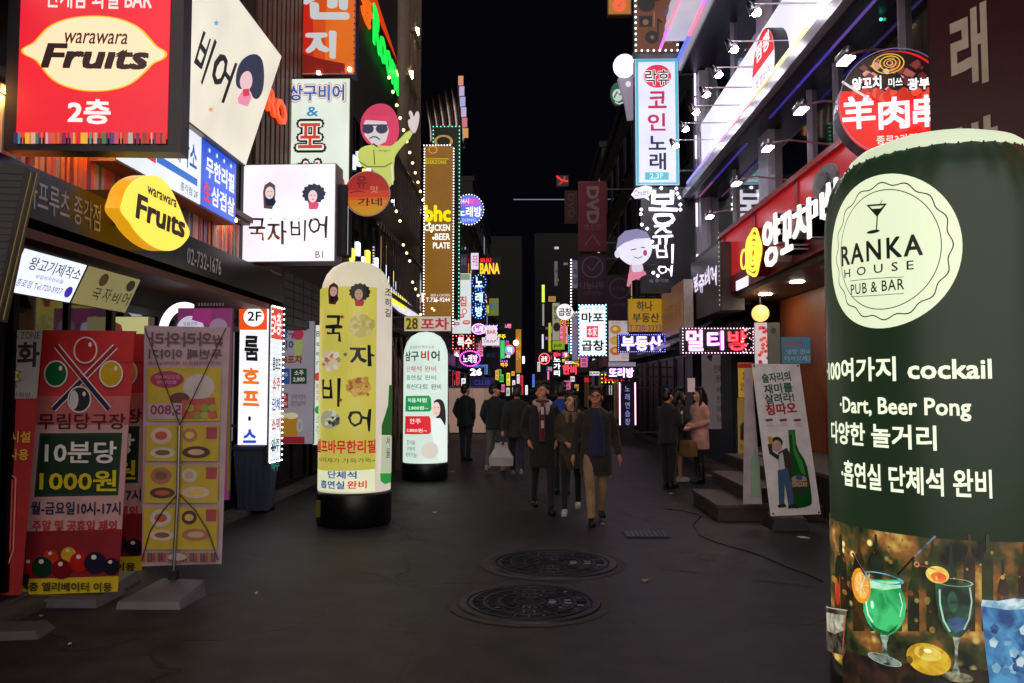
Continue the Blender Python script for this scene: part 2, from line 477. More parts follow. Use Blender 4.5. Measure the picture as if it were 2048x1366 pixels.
# ---------------------------------------------------------------- buildings
def window(T, x0, x1, z0, z1, pane, fr='m:#2c2c30,.4', w=.05, bars=0, sill=True, y=-.03, name='window'):
    mb = MB()
    mb.box(x0, x1, y - .03, 0, z0, z0 + w).box(x0, x1, y - .03, 0, z1 - w, z1)
    mb.box(x0, x0 + w, y - .03, 0, z0 + w, z1 - w).box(x1 - w, x1, y - .03, 0, z0 + w, z1 - w)
    for k in range(bars):
        xx = x0 + (x1 - x0) * (k + 1) / (bars + 1); mb.box(xx - w / 3, xx + w / 3, y - .025, 0, z0 + w, z1 - w)
    o = mb.build(name, fr, T.o)
    mesh_obj('pane', boxv(x0 + w, x1 - w, y, -.004, z0 + w, z1 - w), BOXF, pane, o)
    if sill: mesh_obj('sill', boxv(x0 - .05, x1 + .05, -.1, -.001, z0 - .06, z0 - .003), BOXF, fr, o)
    return o
def building(label, side, Y0, Y1, h, wall, depth=8, X=4.0, name='building', cat='building'):
    if side == 'L': T = Thing(name, label, cat, (-X, Y0, 0), PI / 2)
    else: T = Thing(name, label, cat, (X, Y1, 0), -PI / 2)
    T.len = Y1 - Y0; T.h = h
    T.box('wall', wall, 0, T.len, 0, depth, 0, h)
    T.box('parapet', wall, -.05, T.len + .05, -.12, depth, h + .001, h + .35)
    return T
DG = ['g:#0c0e12', 'g:#10131a', 'g:#0a0b0e']
LITW = ['f:#ffe9b8*.5', 'f:#cfe0ff*.35', 'f:#ffd08a*.4']
def grid(T, z0, z1, rows, cols, rnd, lit=.15, x0=.4, x1=None, bars=0, hfrac=.6):
    x1 = x1 or T.len - .4
    for r in range(rows):
        zz = z0 + (z1 - z0) * r / rows; hh = (z1 - z0) / rows
        for c in range(cols):
            xx = x0 + (x1 - x0) * c / cols; ww = (x1 - x0) / cols
            window(T, xx + ww * .1, xx + ww * .9, zz + hh * .15, zz + hh * (.15 + hfrac), rnd.choice(LITW) if rnd.random() < lit else rnd.choice(DG), bars=bars)

# LEFT 1: fruit bar building. stripe slats, dark fascia, canopy
B = building('dark building on the near left with a band of multicoloured stripes', 'L', 2.5, 11.2, 14, 'd:#221c1c,.8')
def bx(Y): return Y - 2.5      # world Y -> local x of this facade
rnd = random.Random(3)
pal = ['#d0402c', '#e8862a', '#f0b43a', '#7a2a50', '#3a4a8a', '#5a8a9a', '#c8506a', '#4a7a4a', '#b8b0a0', '#8a2a2a', '#e05a2a', '#2a2a5a', '#c87a4a', '#d8a8a0', '#6a3a7a', '#99382a', '#e06a24']
proto = {}
y = 4.6
while y < 10.72:
    cc = rnd.choice(pal); wdt = rnd.choice([.034, .05, .072])
    key = (cc, wdt)
    if key not in proto:
        q = MB(); q.box(0, wdt - .004, -.035 - rnd.random() * .02, -.001, 0, .60); proto[key] = o = q.build('stripe_slat', 'd:' + cc + ',.35', B.o)
    else:
        o = proto[key].copy(); C.objects.link(o); o.parent = B.o
    o.location = (bx(y), 0, 3.28); y += wdt
B.box('slat_backing', 'd:#2a1410,.7', bx(4.5), bx(10.75), -.012, -.001, 3.2, 3.9)
B.box('upper_trim', 'd:#4a2018,.5', bx(4.4), bx(10.8), -.16, -.001, 3.9, 3.98)
B.box('cornice', 'd:#3a1c16,.5', bx(4.4), bx(10.8), -.20, -.161, 3.93, 4.0)
# warm tubes hidden under the trim light the slats, as in the photograph
for k in range(7):
    mesh_obj('tube_lamp', boxv(bx(4.9 + k * .82), bx(5.5 + k * .82), -.12, -.09, 3.875, 3.895), BOXF, 'e:#ffb060*75', B.o)
for k in range(5):
    mesh_obj('tube_lamp', boxv(bx(5.9 + k * 1.0), bx(6.5 + k * 1.0), -.10, -.08, 3.262, 3.277), BOXF, 'e:#ff7a30*16', B.o)
fb = MB(); fb.raw([(bx(3.5), -.55, 2.86), (bx(11.1), -.55, 2.86), (bx(11.1), -.55, 3.22), (bx(3.5), -.55, 3.22),
                   (bx(3.5), -.001, 2.8), (bx(11.1), -.001, 2.8), (bx(11.1), -.001, 3.26), (bx(3.5), -.001, 3.26)],
                  [(0, 1, 2, 3), (7, 6, 5, 4), (0, 4, 5, 1), (3, 2, 6, 7), (0, 3, 7, 4), (1, 5, 6, 2)])
fb.build('canopy', 'd:#040405,.25', B.o)
B.y0 = -.55; B.lay = -.553
B.t('와라와라프루츠 종각점', (-22, 413, 197, 455), 'd:#c9c4c8,.5', bold=.01, loc=(B.L(-30, 400)[0], 2.93, B.L(199, 470)[0], 3.15), name='lettering')
B.t('02-732-1676', None, 'd:#d0ccd0,.5', bold=.012, loc=(B.L(373, 540)[0], 2.93, B.L(441, 560)[0], 3.10))
B.y0 = 0
B.box('soffit', 'd:#5a2a20,.6', bx(3.5), bx(11.1), -.54, -.01, 2.72, 2.79)
# recessed dark entrance below
for k in range(5):
    window(B, bx(2.7 + k * 1.65), bx(4.2 + k * 1.65), .15, 2.5, 'g:#0e0c0d', 'm:#1c1a1b,.5', .07, 1, False, name='shopfront')
grid(B, 5.0, 13.6, 3, 7, random.Random(1), .0)
B.box('pilaster', 'd:#15110f,.7', bx(10.8), bx(11.19), -.02, -.001, .05, 13.5)

# LEFT 2: ladle-beer building
B2 = building('brown panelled pub building behind the white and orange box signs', 'L', 11.25, 17.2, 13, 'd:#3a2a26,.7')
for k in range(26):
    q = MB(); q.box(.06, .2, -.04, -.001, 0, 4.4); o = q.build('slat', 'd:#6a4a3c,.5' if k % 2 else 'd:#57392e,.5', B2.o); o.location = (k * .225, 0, 4.1)
B2.box('beam', 'd:#8a7a72,.4', 0, 5.9, -.3, -.001, 3.28, 3.36)
for r in range(6):
    for k in range(12):
        q = MB(); q.box(.01, .47, -.5, -.47, .0, .115); o = q.build('mesh_panel', 'd:#2b2624,.5', B2.o); o.location = (k * .49, 0, 2.6 + r * .125)
B2.box('canopy_back', 'd:#171413,.5', 0, 5.9, -.46, -.001, 2.58, 3.27)
for k in range(2):
    window(B2, .4 + k * 2.8, 2.9 + k * 2.8, .1, 2.45, 'g:#0b0b0c', 'm:#202022,.4', .07, 2, False, name='shopfront')
window(B2, .3, 2.6, 9.0, 11.6, 'g:#1a1216', bars=2); window(B2, 3.2, 5.6, 9.0, 11.6, 'g:#1a1216', bars=2)

# LEFT 3: karaoke "Room" building with rounded pilasters
B3 = building('tall grey building with a green neon word and lamp-lit round pilasters', 'L', 17.3, 26.5, 17, 'd:#3a3436,.7')
for k, yy in enumerate((23.9, 24.7, 25.5, 26.3)):
    q = MB(); q.tube([(yy - 17.3, -.05, 5.2), (yy - 17.3, -.05, 16.6)], .3, 14); q.build('round_pilaster', 'd:#8a7868,.5', B3.o, True)
for k, z in enumerate((11.2, 13.1)):
    q = MB(); q.tube([(6.6 + k * 1.2, -.35, z - .1), (6.6 + k * 1.2, -.35, z + .1)], .09, 10); q.build('wall_lamp', 'e:#ffd9a0*30', B3.o)
    q = MB(); q.box(5.9 + k * 1.2, 7.9 + k * .6, -.42, -.3, z - .28, z - .18); q.build('ledge', 'd:#a09080,.5', B3.o)
grid(B3, 4.2, 8.3, 2, 6, random.Random(4), .12, .3, 6.2)
window(B3, .5, 8.5, .2, 2.6, 'f:#3a2418*.6', 'm:#3a2c24,.5', .08, 8, False, name='shopfront')
B3.box('awning', 'd:#403038,.6', 0, 9, -.9, -.001, 2.95, 3.1)
# lit balconies with lattice
for lv in range(2):
    z = 3.9 + lv * 2.1
    B3.box('balcony_slab', 'd:#554848,.6', .0, 6.5, -.75, -.001, z - .1, z)
    for k in range(20):
        q = MB(); q.box(0, .04, -.72, -.68, 0, 1.35); o = q.build('baluster', 'm:#4a4448,.4', B3.o); o.location = (.05 + k * .33, 0, z + .001)
    B3.box('handrail', 'm:#6a6468,.4', .0, 6.5, -.76, -.64, z + 1.352, z + 1.40)
    for k in range(11):
        q = MB(); q.box(0, .22, -.08, -.01, 0, .3); o = q.build('lit_window', 'e:#dfe8ff*2.2' if (k + lv) % 3 else 'e:#ffe24a*2', B3.o); o.location = (.2 + k * .57, 0, z + .55 + .25 * (k % 2))
mb = MB()
for k in range(17):
    Yk = 17.5 + k * .52; mb.ball((Yk - 17.3, -.95, 3.2 + 2.6 * abs(((k * .09) % 2) - 1) + (k % 3) * .12), .035, 5, 3)
    mb.ball((Yk - 17.3, -.85, 8.6 - k * .13), .04, 5, 3)
mb.build('light_string', 'e:#ffd28a*6', B3.o, kind='stuff')

# LEFT far row
far = [('dark brick building behind the brown chicken sign', 'L', 26.6, 40, 9.5, 'd:#2a2426,.8'),
       ('narrow dark building with the blue karaoke light tower', 'L', 40.1, 55, 12, 'd:#1c1a20,.8'),
       ('black office block standing over the far left signs', 'L', 55.1, 80, 16, 'd:#101016,.8'),
       ('farthest low building on the left side of the street', 'L', 80.1, 120, 9, 'd:#181620,.8'),
       ('dark grey building behind the two real estate signs', 'R', 19.2, 30, 10.5, 'd:#26222a,.8'),
       ('narrow building carrying the column of maroon video banners', 'R', 30.1, 44, 13.5, 'd:#1e1a24,.8'),
       ('slim dark building behind the round white tripe sign', 'R', 44.1, 66, 15, 'd:#16141c,.8'),
       ('farthest low building on the right side of the street', 'R', 66.1, 120, 8.5, 'd:#14121a,.8')]
for i, a in enumerate(far):
    T = building(*a)
    rnd = random.Random(20 + i); n = int(T.len / 2.4)
    grid(T, 4.0, T.h - .6, max(2, int((T.h - 4) / 2.9)), n, rnd, .1)
    for k in range(n):     # shopfronts at street level
        xx = .3 + (T.len - .5) * k / n; ww = (T.len - .5) / n
        window(T, xx + .1, xx + ww - .1, .15, 2.5, 'd:#123038,.45' if i == 4 else rnd.choice(['g:#0b0b10', 'f:#7a5a40*.25', 'g:#0e0c12', 'g:#100e12', 'f:#6a4858*.25', 'g:#101018', 'g:#0c0c10', 'f:#50607a*.25', 'g:#14101a']), 'm:#26242a,.4', .07, 1, False, name='shopfront')
        T.box('shop_fascia', rnd.choice(['d:#3a2a50,.5', 'd:#5a2430,.5', 'd:#20304a,.5', 'd:#44403c,.5']), xx + .05, xx + ww - .05, -.3, -.001, 2.65, 3.2)
# tower blocks closing the view
for lab, x0, x1, Y, h, n in (('dark office tower closing the street with a few lit windows', 1, 15, 168, 34, 0), ('black tower block standing left of the street end', -21, -1.6, 150, 30, 1)):
    T = Thing('office_tower', lab, 'building', (x0, Y, 0))
    T.box('wall', 'd:#030304,.9', 0, x1 - x0, 0, 20, 0, h)
    rnd = random.Random(5 + n)
    for r in range(int(h / 3.4) - 1):
        for k in range(int((x1 - x0) / 1.9)):
            lit = (rnd.random() < (.26 if r in (3, 6, 7) else .02)) and not n
            q = MB(); q.box(0, .9, -.06, -.001, 0, .5); o = q.build('window', ('e:#dfe4ff*.5' if rnd.random() < .3 else 'e:#9a9ab8*.12') if lit else 'd:#050507,.9', T.o); o.location = (.4 + k * 1.9, 0, 3.4 + r * 3.4)
# RIGHT 1: white metal and glass building, red skewer restaurant at street level
YF = 18.8
R1 = Thing('building', 'modern steel and glass building on the right with a white lit band', 'building', (4.0, YF, 0), -PI / 2)
def rx(Y): return YF - Y
L1 = rx(2.0)
R1.box('wall', 'd:#2a2226,.7', 0, L1, .35, 9, 3.42, 15)
R1.box('wall', 'd:#3a2a22,.7', 0, L1, .96, 9, 0, 3.417)
def band(name, mat, z0, z1, yo, yi=.34, xa=0, xb=None): return R1.box(name, mat, xa, xb or L1, yo, yi, z0, z1)
# corner column of brushed steel, lit from the side signs
R1.box('corner_column', 'd:#b8b4c4,.3', 0, .28, -.12, .3, 3.3, 9.0)
R1.box('corner_column_fin', 'd:#c4c0d0,.3', .4, .56, -.08, .3, 3.3, 9.0)
for z in (4.2, 5.4, 6.1, 7.0, 7.9, 8.5):
    R1.box('light_strip', 'e:#f0e4ff*1.6', .285, .31, -.14, -.1, z, z + .55)
# glass storeys: each pane its own piece, with mullions and transoms
def glass(z0, z1, y=.12):
    xs = [(.6, .03), (rx(15.9), .03), (rx(13.9), .55), (rx(11.6), .04), (rx(10.6), .03), (rx(8.7), .04), (rx(6.6), .4), (rx(4.4), .04), (L1 - .05, .04)]
    for i, (x, w) in enumerate(xs):
        R1.box('mullion' if w < .2 else 'steel_pier', 'd:#b4b0c0,.3', x, x + w, y - (.07 if w < .2 else .12), y + .1, z0, z1)
        if i < len(xs) - 1: R1.box('pane', 'g:#0c1218', x + w + .002, xs[i + 1][0] - .002, y, y + .02, z0, z1)
glass(4.75, 6.05); glass(7.8, 9.05); glass(10.6, 13.4)
R1.box('window_poster', 'f:#6a9a80*.5', rx(10.3), rx(9.6), .105, .115, 4.8, 5.5)
for k in range(9):
    rb = random.Random(k); x = rx(9.8 - rb.random() * 2.6); z = 7.9 + rb.random() * 1.0 if k % 2 else 5.3 + rb.random() * .7
    q = MB(); q.ball((x, .1, z), .02, 6, 4); q.build('fairy_light', 'e:%s*3' % ['#30e060', '#e03040', '#40c0a0'][k % 3], R1.o)
band('transom', 'd:#8a8898,.35', 4.62, 4.745, -.02)
# white lit sign band with steel beam below and glowing edge tube that changes colour
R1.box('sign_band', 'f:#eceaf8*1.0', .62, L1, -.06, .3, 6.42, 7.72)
R1.box('sign_band_end', 'd:#9a98a4,.3', .42, .618, -.07, .3, 6.3, 7.55)
band('lower_beam', 'd:#8a8894,.3', 6.10, 6.27, -.42)
band('beam_underside', 'm:#3c3a42,.35', 6.02, 6.095, -.3)
for zz, yy, off in ((6.29, -.40, 0), (6.0, -.12, 3)):
    cols = ['#7a70ff', '#a080ff', '#e070d8', '#ff8a90', '#ffb060', '#ffe890', '#ffffff', '#a0e8b0', '#8ad0ff'] if off == 0 else ['#4a38c0', '#5a48e0', '#8060d0', '#c060a0', '#4a38c0', '#5040c8', '#6a50e0']
    n = 24
    for k in range(n):
        x = .7 + (L1 - .8) * k / n
        if off and k % 8 > 5: continue
        R1.box('edge_tube', 'e:%s*%s' % (cols[(k // 2 + off) % len(cols)], '1.5' if not off else '.45'), x, x + (L1 - .8) / n - .001, yy - .03, yy, zz, zz + .055)
# stepped white canopy above, with lamellas and coloured neon edges; its brightness is put in as glow
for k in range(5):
    R1.box('canopy_lamella', 'f:#dcdae8*.62', .9 - .16 * k, L1, -.95 + .06 * k, -.1, 9.55 + k * .26, 9.55 + k * .26 + .17)  # lamellas glow by themselves in place of light falling on them
R1.box('canopy', 'f:#c8c4d2*.4', .3, L1, -.5, .3, 9.1, 9.32)  # same added glow, weaker, for the slab
R1.box('canopy_soffit', 'm:#3a3842,.4', .3, L1, -.46, .3, 9.03, 9.095)
for j, (yy, zz) in enumerate(((-.56, 9.30), (-1.0, 9.47))):
    for k in range(24):
        x = .35 + (L1 - .5) * k / 24
        R1.box('edge_tube', 'e:%s*1.3' % ['#5a6aff', '#ff7a9a', '#d070ff', '#ff80a0', '#ffe08a', '#ffffff', '#90b0ff'][(k // 2 + j * 2) % 7], x, x + (L1 - .5) / 24 - .001, yy, yy + .05, zz, zz + .06)
# spot lamps on horizontal arms
def arm_lamp(Y, X, z, label, arm=.95, k=110, grp='spot lamps on arms above the white band'):
    t = Thing('arm_lamp', label, 'lamp', (4.0, Y, z), 0, group=grp)
    q = MB(); q.tube([(-.03, 0, 0), (X - 4.0 + .08, 0, 0.0), (X - 4.0 + .02, 0, -.02)], .012, 6); q.build('arm', 'm:#d8d4e0,.3', t.o)
    q = MB(); q.tube([(X - 4.0, 0, .02), (X - 3.95, 0, -.05), (X - 3.90, 0, -.11)], [.035, .06, .085], 10); q.build('lamp_shade', 'm:#cfcfd6,.25', t.o, True)
    q = MB(); q.ball((X - 3.885, 0, -.125), (.07, .07, .05), 8, 5); q.build('bulb', 'e:#f4f0ff*%g' % k, t.o, True)
names = ['first', 'second', 'third', 'fourth', 'fifth', 'sixth', 'seventh', 'eighth', 'ninth']
for i, Y in enumerate((16.9, 15.8, 14.8, 13.9, 13.0, 12.0, 10.8, 9.6)):
    arm_lamp(Y, 3.0, 6.95, 'spot lamp on a horizontal arm above the white band, %s counted from the building corner' % names[i])
# posters seen behind glass, higher windows etc.
# red restaurant fascia
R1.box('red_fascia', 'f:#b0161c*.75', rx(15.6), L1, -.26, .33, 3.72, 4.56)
R1.box('fascia_top_trim', 'd:#b01c20,.35', rx(15.65), L1, -.34, -.262, 4.55, 4.63)
R1.box('fascia_lower_trim', 'd:#8a2028,.4', rx(15.65), L1, -.30, .33, 3.42, 3.715)
R1.box('restaurant_soffit', 'd:#5a4a40,.5', rx(15.6), L1, -.2, 1.2, 3.34, 3.415)
for k in range(5):
    x = rx(15.4) + k * 2.1
    q = MB(); q.box(0, .14, -.285, -.262, 0, .8); o = q.build('fascia_rib', 'd:#b82428,.4', R1.o); o.location = (x, 0, 3.74)
for Y in (14.3, 12.6, 11.0, 9.5):
    q = MB(); q.tube([(rx(Y), .2, 3.325), (rx(Y), .2, 3.338)], .11, 16); q.build('downlight', 'e:#fff0dc*60', R1.o)
# restaurant front: tan wall, dark panel, red columns, red lower boards
R1.box('back_wall', 'd:#8a4a24,.5', rx(15.4), rx(12.9), .8, .95, .6, 3.33)
R1.box('dark_panel', 'd:#241814,.5', rx(12.85), rx(10.9), .78, .95, 1.6, 3.33)
for k in range(16):
    q = MB(); q.box(0, .10, .74, .95, 0, .95); o = q.build('red_board', 'd:#7a1816,.5', R1.o); o.location = (rx(13.0) + k * .115, 0, .62)
for Y in (10.9, 10.2):
    R1.box('red_column', 'd:#a01a20,.4', rx(Y), rx(Y) + .16, .0, .33, .6, 3.33)
window(R1, rx(10.15) + .18, rx(8.9), .9, 3.2, 'g:#2a3038', 'd:#8a1a20,.4', .09, 1, True, y=-.03, name='shopfront')
window(R1, rx(8.8), rx(5.2), .9, 3.2, 'g:#181c20', 'd:#8a1a20,.4', .09, 2, True, y=-.03, name='shopfront')
R1.box('plinth', 'd:#3a3030,.7', rx(15.4), L1, .0, .95, .0, .548)
# right part of R1 beyond the restaurant
R1.box('dark_shutter', 'd:#1c2630,.6', rx(18.75), rx(16.2), .1, .33, .05, 3.0)
for k in range(11):
    q = MB(); q.box(0, .2, .07, .099, 0, 2.9); o = q.build('shutter_panel', 'd:#22343e,.5', R1.o); o.location = (rx(18.7) + k * .22, 0, .07)
R1.box('canopy_end', 'd:#4c3c34,.5', .02, rx(15.7), -.25, .33, 3.3, 4.6)

# steps up to the restaurant
T = Thing('steps', 'three dark stone steps leading up to the red restaurant door', 'steps', (2.35, 10.25, 0), 0)
for k, (x0, x1, y0, y1, z) in enumerate(((0, 1.34, 0, 1.55, .2), (.45, 1.34, .18, 2.3, .39), (.9, 1.34, .3, 3.2, .58))):
    T.box('step_block', 'd:#3c3230,.75', x0 + .02, x1, y0 + .02, y1 - .02, (0, .2, .39)[k] + .001, z - .04)
    T.box('tread', 'd:#4c403a,.6', x0, x1, y0, y1, z - .039, z)
T = Thing('landing', 'dark raised stone landing behind the steps and the leaning banner', 'landing', (3.7, 5.0, 0), 0)
T.box('block', 'd:#302a2a,.7', 0, .298, 0, 8.5, .001, .55); T.box('paving', 'd:#5a4e48,.6', -.02, 1.24, 0, 8.5, .551, .6)

for i, (Y, z) in enumerate(((13.8, 4.62), (12.0, 4.74), (10.4, 4.8), (9.1, 4.85), (7.8, 4.9))):
    t = Thing('arm_lamp', 'slim floodlight on a long arm over the red sign, %s from the building corner' % names[i], 'lamp', (3.8, Y, z), 0, group='floodlights over the red restaurant sign')
    q = MB(); q.tube([(.2, 0, .05), (-.4, .0, .12), (-.72, 0, .06)], .012, 6); q.build('arm', 'm:#b8b4c0,.3', t.o)
    q = MB(); q.tube([(-.7, -.12, .06), (-.7, .12, .06)], [.05, .05], 8); q.build('lamp_shade', 'm:#b0b0b8,.3', t.o, True)
    q = MB(); q.box(-.73, -.63, -.11, .11, -.005, .008); q.build('bulb', 'e:#f0f0ff*30', t.o)
# ================================================================ SIGNS ON THE LEFT
def hand(am=.05, ph=0.0):
    def f(a, b, p): return (p[0] + am * math.sin(b * 5 + a * 9 + ph), p[1] + am * .8 * math.sin(a * 11 + ph))
    return f
BK = 'e:#141216*.6'
def woman(T, x, y, s, hair, shirt, afro=True, skin='e:#e8c4b8*.8'):
    """small printed portrait, x,y = face centre in pixels, s = face width"""
    if afro:
        pts = []
        for k in range(40):
            a = 2 * PI * k / 40; r = s * (1.02 + .09 * math.sin(k * 2.1)); pts.append((x + s * .08 + r * math.cos(a) * 1.12, y - s * .2 - r * math.sin(a) * .95))
        T.p(pts, hair)
    else:
        T.p([(x - s * .62, y + s * 1.6), (x - s * .7, y), (x - s * .55, y - s * .7), (x, y - s * 1.05), (x + s * .5, y - s * .7), (x + s * .55, y + s * .1), (x + s * .45, y + s * 1.0), (x + s * .2, y + s * 1.7)], hair)
    T.p([(x - s * .45, y + s * .85), (x - s * .55, y + s * .6), (x + s * .45, y + s * .6), (x + s * .6, y + s * .95), (x + s * .4, y + s * 1.35), (x - s * .4, y + s * 1.35)], shirt)
    T.ell((x - s * .48, y - s * .55, x + s * .42, y + s * .68), skin)
    T.ell((x - s * .26, y - s * .08, x - s * .10, y + s * .0), BK, n=10); T.ell((x + s * .08, y - s * .08, x + s * .24, y + s * .0), BK, n=10)
    T.ell((x - s * .1, y + s * .33, x + s * .12, y + s * .42), 'e:#c03040*.7', n=10)

# 1 big red fruit bar box
T = sign('light_box', 'large red lit box sign with a pale lemon at top left corner', 'sign', (14, -130, 366, 302), 'f:#e01c30*1.05', Y=5.4, depth=.16, bez=.09, rotz=4, frame='d:#23232a,.35')
LEM = [(43, 103), (50, 96), (68, 88), (78, 76), (100, 52), (140, 37), (190, 32), (240, 37), (282, 55), (304, 80), (318, 96), (333, 103), (338, 112), (328, 122), (310, 128), (295, 145), (265, 172), (225, 184), (175, 186), (130, 176), (100, 158), (80, 130), (70, 120), (50, 112)]
def scale(pts, k, cx=None, cy=None):
    cx = sum(p[0] for p in pts) / len(pts) if cx is None else cx; cy = sum(p[1] for p in pts) / len(pts) if cy is None else cy
    return [(cx + (x - cx) * k, cy + (y - cy) * k) for x, y in pts]
LEM = ck(LEM); T.p(LEM, 'e:#ffb020*1.1'); T.p(scale(LEM, .965), 'e:#ffd9b0*1.05')
T.t('난개밤 과일 BAR', (96, -24, 306, 20), 'e:#ffd8d4*1', bold=.03)
T.t('warawara', (132, 68, 257, 90), 'e:#3a1418*.8', bold=.012, shear=.25)
T.t('Fruıts', (85, 90, 300, 140), 'e:#280c10*.8', bold=.055, shear=.2)
T.t('2층', (138, 200, 224, 250), 'e:#ffe0dc*1.1', bold=.045)
rnd = random.Random(9); x = 30
while x < 330:
    w = rnd.choice([3, 5, 7, 9]); c = rnd.choice(pal + ['#e01c30'] * 2)
    T.p([(x, 289), (x, 267), (x + w, 267), (x + w, 289)], 'e:%s*.8' % c, y=-.02); x += w + rnd.choice([0, 0, 3])
# 2 leaning ladle-beer box
u = Vector((0, 1, 0)); v = Vector((.295, 0, .955)).normalized()
def slant(loc, v, **k):
    y = v.cross(Vector((0, 1, 0)))
    m = Matrix((u, y, v)).transposed()
    return Thing('light_box', k['label'], 'sign', loc, mat=m, group=k.get('group'))
T = slant((-3.6, 9.9, 4.47), v, label='cream box sign leaning out from the wall right of the red box')
T.box('casing', 'd:#6a5c48,.4', -5.4, 0, 0, .24, 0, 1.5); T.box('sign_face', 'f:#f0e8d4*.95', -5.38, -.02, -.012, -.0005, .02, 1.48)
def LL(T, a, b, c, d): return (T.L(*a)[0], T.L(*b)[1], T.L(*c)[0], T.L(*d)[1])
T.t('비', None, BK, bold=.03, loc=LL(T, (385, 120), (396, 162), (424, 100), (419, 68)), warp=hand(.012))
T.t('어', None, BK, bold=.03, loc=LL(T, (418, 150), (438, 200), (468, 140), (462, 116)), warp=hand(.012, 2))
hp = [(468, 168), (470, 142), (478, 122), (492, 110), (508, 106), (520, 114), (525, 132), (526, 160), (522, 185), (513, 198), (503, 196), (498, 180), (488, 176), (476, 178)]
T.p(ck(hp, 1), 'e:#2a3450*.7'); T.p(ck([(476, 158), (484, 143), (497, 140), (503, 158), (499, 176), (487, 182), (478, 174)]), 'e:#f0c8cc*.9')
T.p([(480, 182), (496, 176), (500, 196), (492, 212), (474, 206), (472, 196)], 'e:#f090b0*.9'); T.p([(482, 178), (494, 176), (496, 190), (484, 192)], 'e:#d83850*.9')
for q, c in (((429, 45), 'e:#5aa0e0*.9'), ((418, 218), 'e:#f0b090*.8')):
    st = [(q[0] + (7 if k % 2 == 0 else 3) * math.sin(k * PI / 5), q[1] - (7 if k % 2 == 0 else 3) * math.cos(k * PI / 5)) for k in range(10)]
    T.p(st, c)
# 3 blue and white barbecue box
T = Thing('light_box', 'blue and white lit box sign above the stripes, under the cream one', 'sign', (-3.72, 7.0, 3.72), PI / 2)
T.box('casing', 'd:#5a3a20,.4', 0, 2.9, 0, .26, 0, .80)
T.box('sign_face', 'f:#e8eef8*1.0', .01, 1.82, -.012, -.0005, .02, .78); T.box('blue_face', 'f:#2a5ad8*1.0', 1.83, 2.89, -.012, -.0005, .02, .78)
T.t('왕갈비기제작소', None, 'e:#1a58b8*.8', bold=.03, loc=(.3, .34, 1.7, .66)); T.box('print', 'e:#2a70d0*.9', .75, 1.72, -.018, -.0165, .2, .28)
T.box('print', 'e:#d83040*.9', .55, .73, -.018, -.0165, .18, .3); T.t('종각점 2F', None, 'e:#303858*.8', bold=.01, loc=(1.3, .06, 1.74, .15))
T.t('무한리필', None, 'e:#eef4ff*1.2', bold=.04, loc=(1.95, .38, 2.82, .62)); T.t('삼겹살', None, 'e:#f0f4ff*1.1', bold=.035, loc=(2.12, .09, 2.84, .32))
T.t('生', None, 'e:#e82040*1', bold=.04, loc=(1.90, .09, 2.09, .32))
for k in range(4): T.t('★', None, 'e:#ffffff*1.1', loc=(2.0 + k * .22, .67, 2.07 + k * .22, .74))
# 4 yellow lemon
T = Thing('lemon_sign', 'yellow lemon shaped glowing sign fixed on the striped band', 'sign', onX(300, 500, -3.25), PI / 2)
lem2 = [(243, 402), (250, 378), (266, 360), (290, 350), (316, 352), (336, 372), (350, 400), (362, 428), (367, 444), (376, 458), (376, 472), (369, 482), (358, 494), (338, 503), (314, 499), (288, 483), (266, 460), (258, 445), (244, 430), (238, 418)]
lem2 = ck(lem2); T.p(lem2, 'f:#f0a818*.9', y=.0, name='lemon_body', th=-.12)
T.p(lem2, 'e:#ffe050*1.15', y=-.004, name='lemon_face', th=.01)
T.t('warawara', None, BK, bold=.03, loc=LL(T, (290, 395), (320, 402), (349, 400), (320, 386)), y=-.02, shear=.1)
T.t('Fruıts', None, 'e:#2a1408*.7', bold=.055, shear=.12, loc=LL(T, (266, 430), (318, 458), (366, 450), (318, 409)), y=-.02)
T.box('mounting_bracket', 'm:#333333,.5', -.1, .1, .12, .6, .2, .5)
# 5 boxes hanging under the canopy
v2 = Vector((.13, 0, .29)).normalized()
T = slant((-3.52, 6.0, 2.33), v2, label='small bright white box sign hanging under the dark canopy')
T.box('casing', 'd:#222222,.4', -.76, 0, 0, .1, 0, .33); T.box('sign_face', 'f:#e4ecff*1.25', -.75, -.01, -.01, -.0005, .01, .32)
T.t('왕고기제작소', None, 'e:#20184a*.7', bold=.01, loc=(-.66, .19, -.04, .285)); T.t('종로점 Tel.720-5927', None, 'e:#2a2080*.8', loc=(-.7, .06, -.17, .115))
T.t('·왕갈비무한리필·', None, 'e:#55558a*.7', loc=(-.55, .14, -.2, .17)); T.ell((-.14, .045, -.05, .135), 'e:#3a2ab0*.9', local=True)
T = slant((-3.52, 6.84, 2.33), v2, label='dim beige box sign with four black characters under the canopy')
T.box('casing', 'd:#222222,.4', -.82, 0, 0, .1, 0, .33); T.box('sign_face', 'f:#9a9060*.65', -.81, -.01, -.01, -.0005, .01, .32)
for k, ch in enumerate('국자비어'): T.t(ch, None, BK, bold=.01, loc=(-.62 + k * .15, .07, -.51 + k * .15, .17 + (.02 if k % 2 else 0)))
T.ell((-.62, .19, -.5, .3), 'e:#4a3020*.5', local=True); T.ell((-.2, .2, -.07, .3), 'e:#141018*.5', local=True)
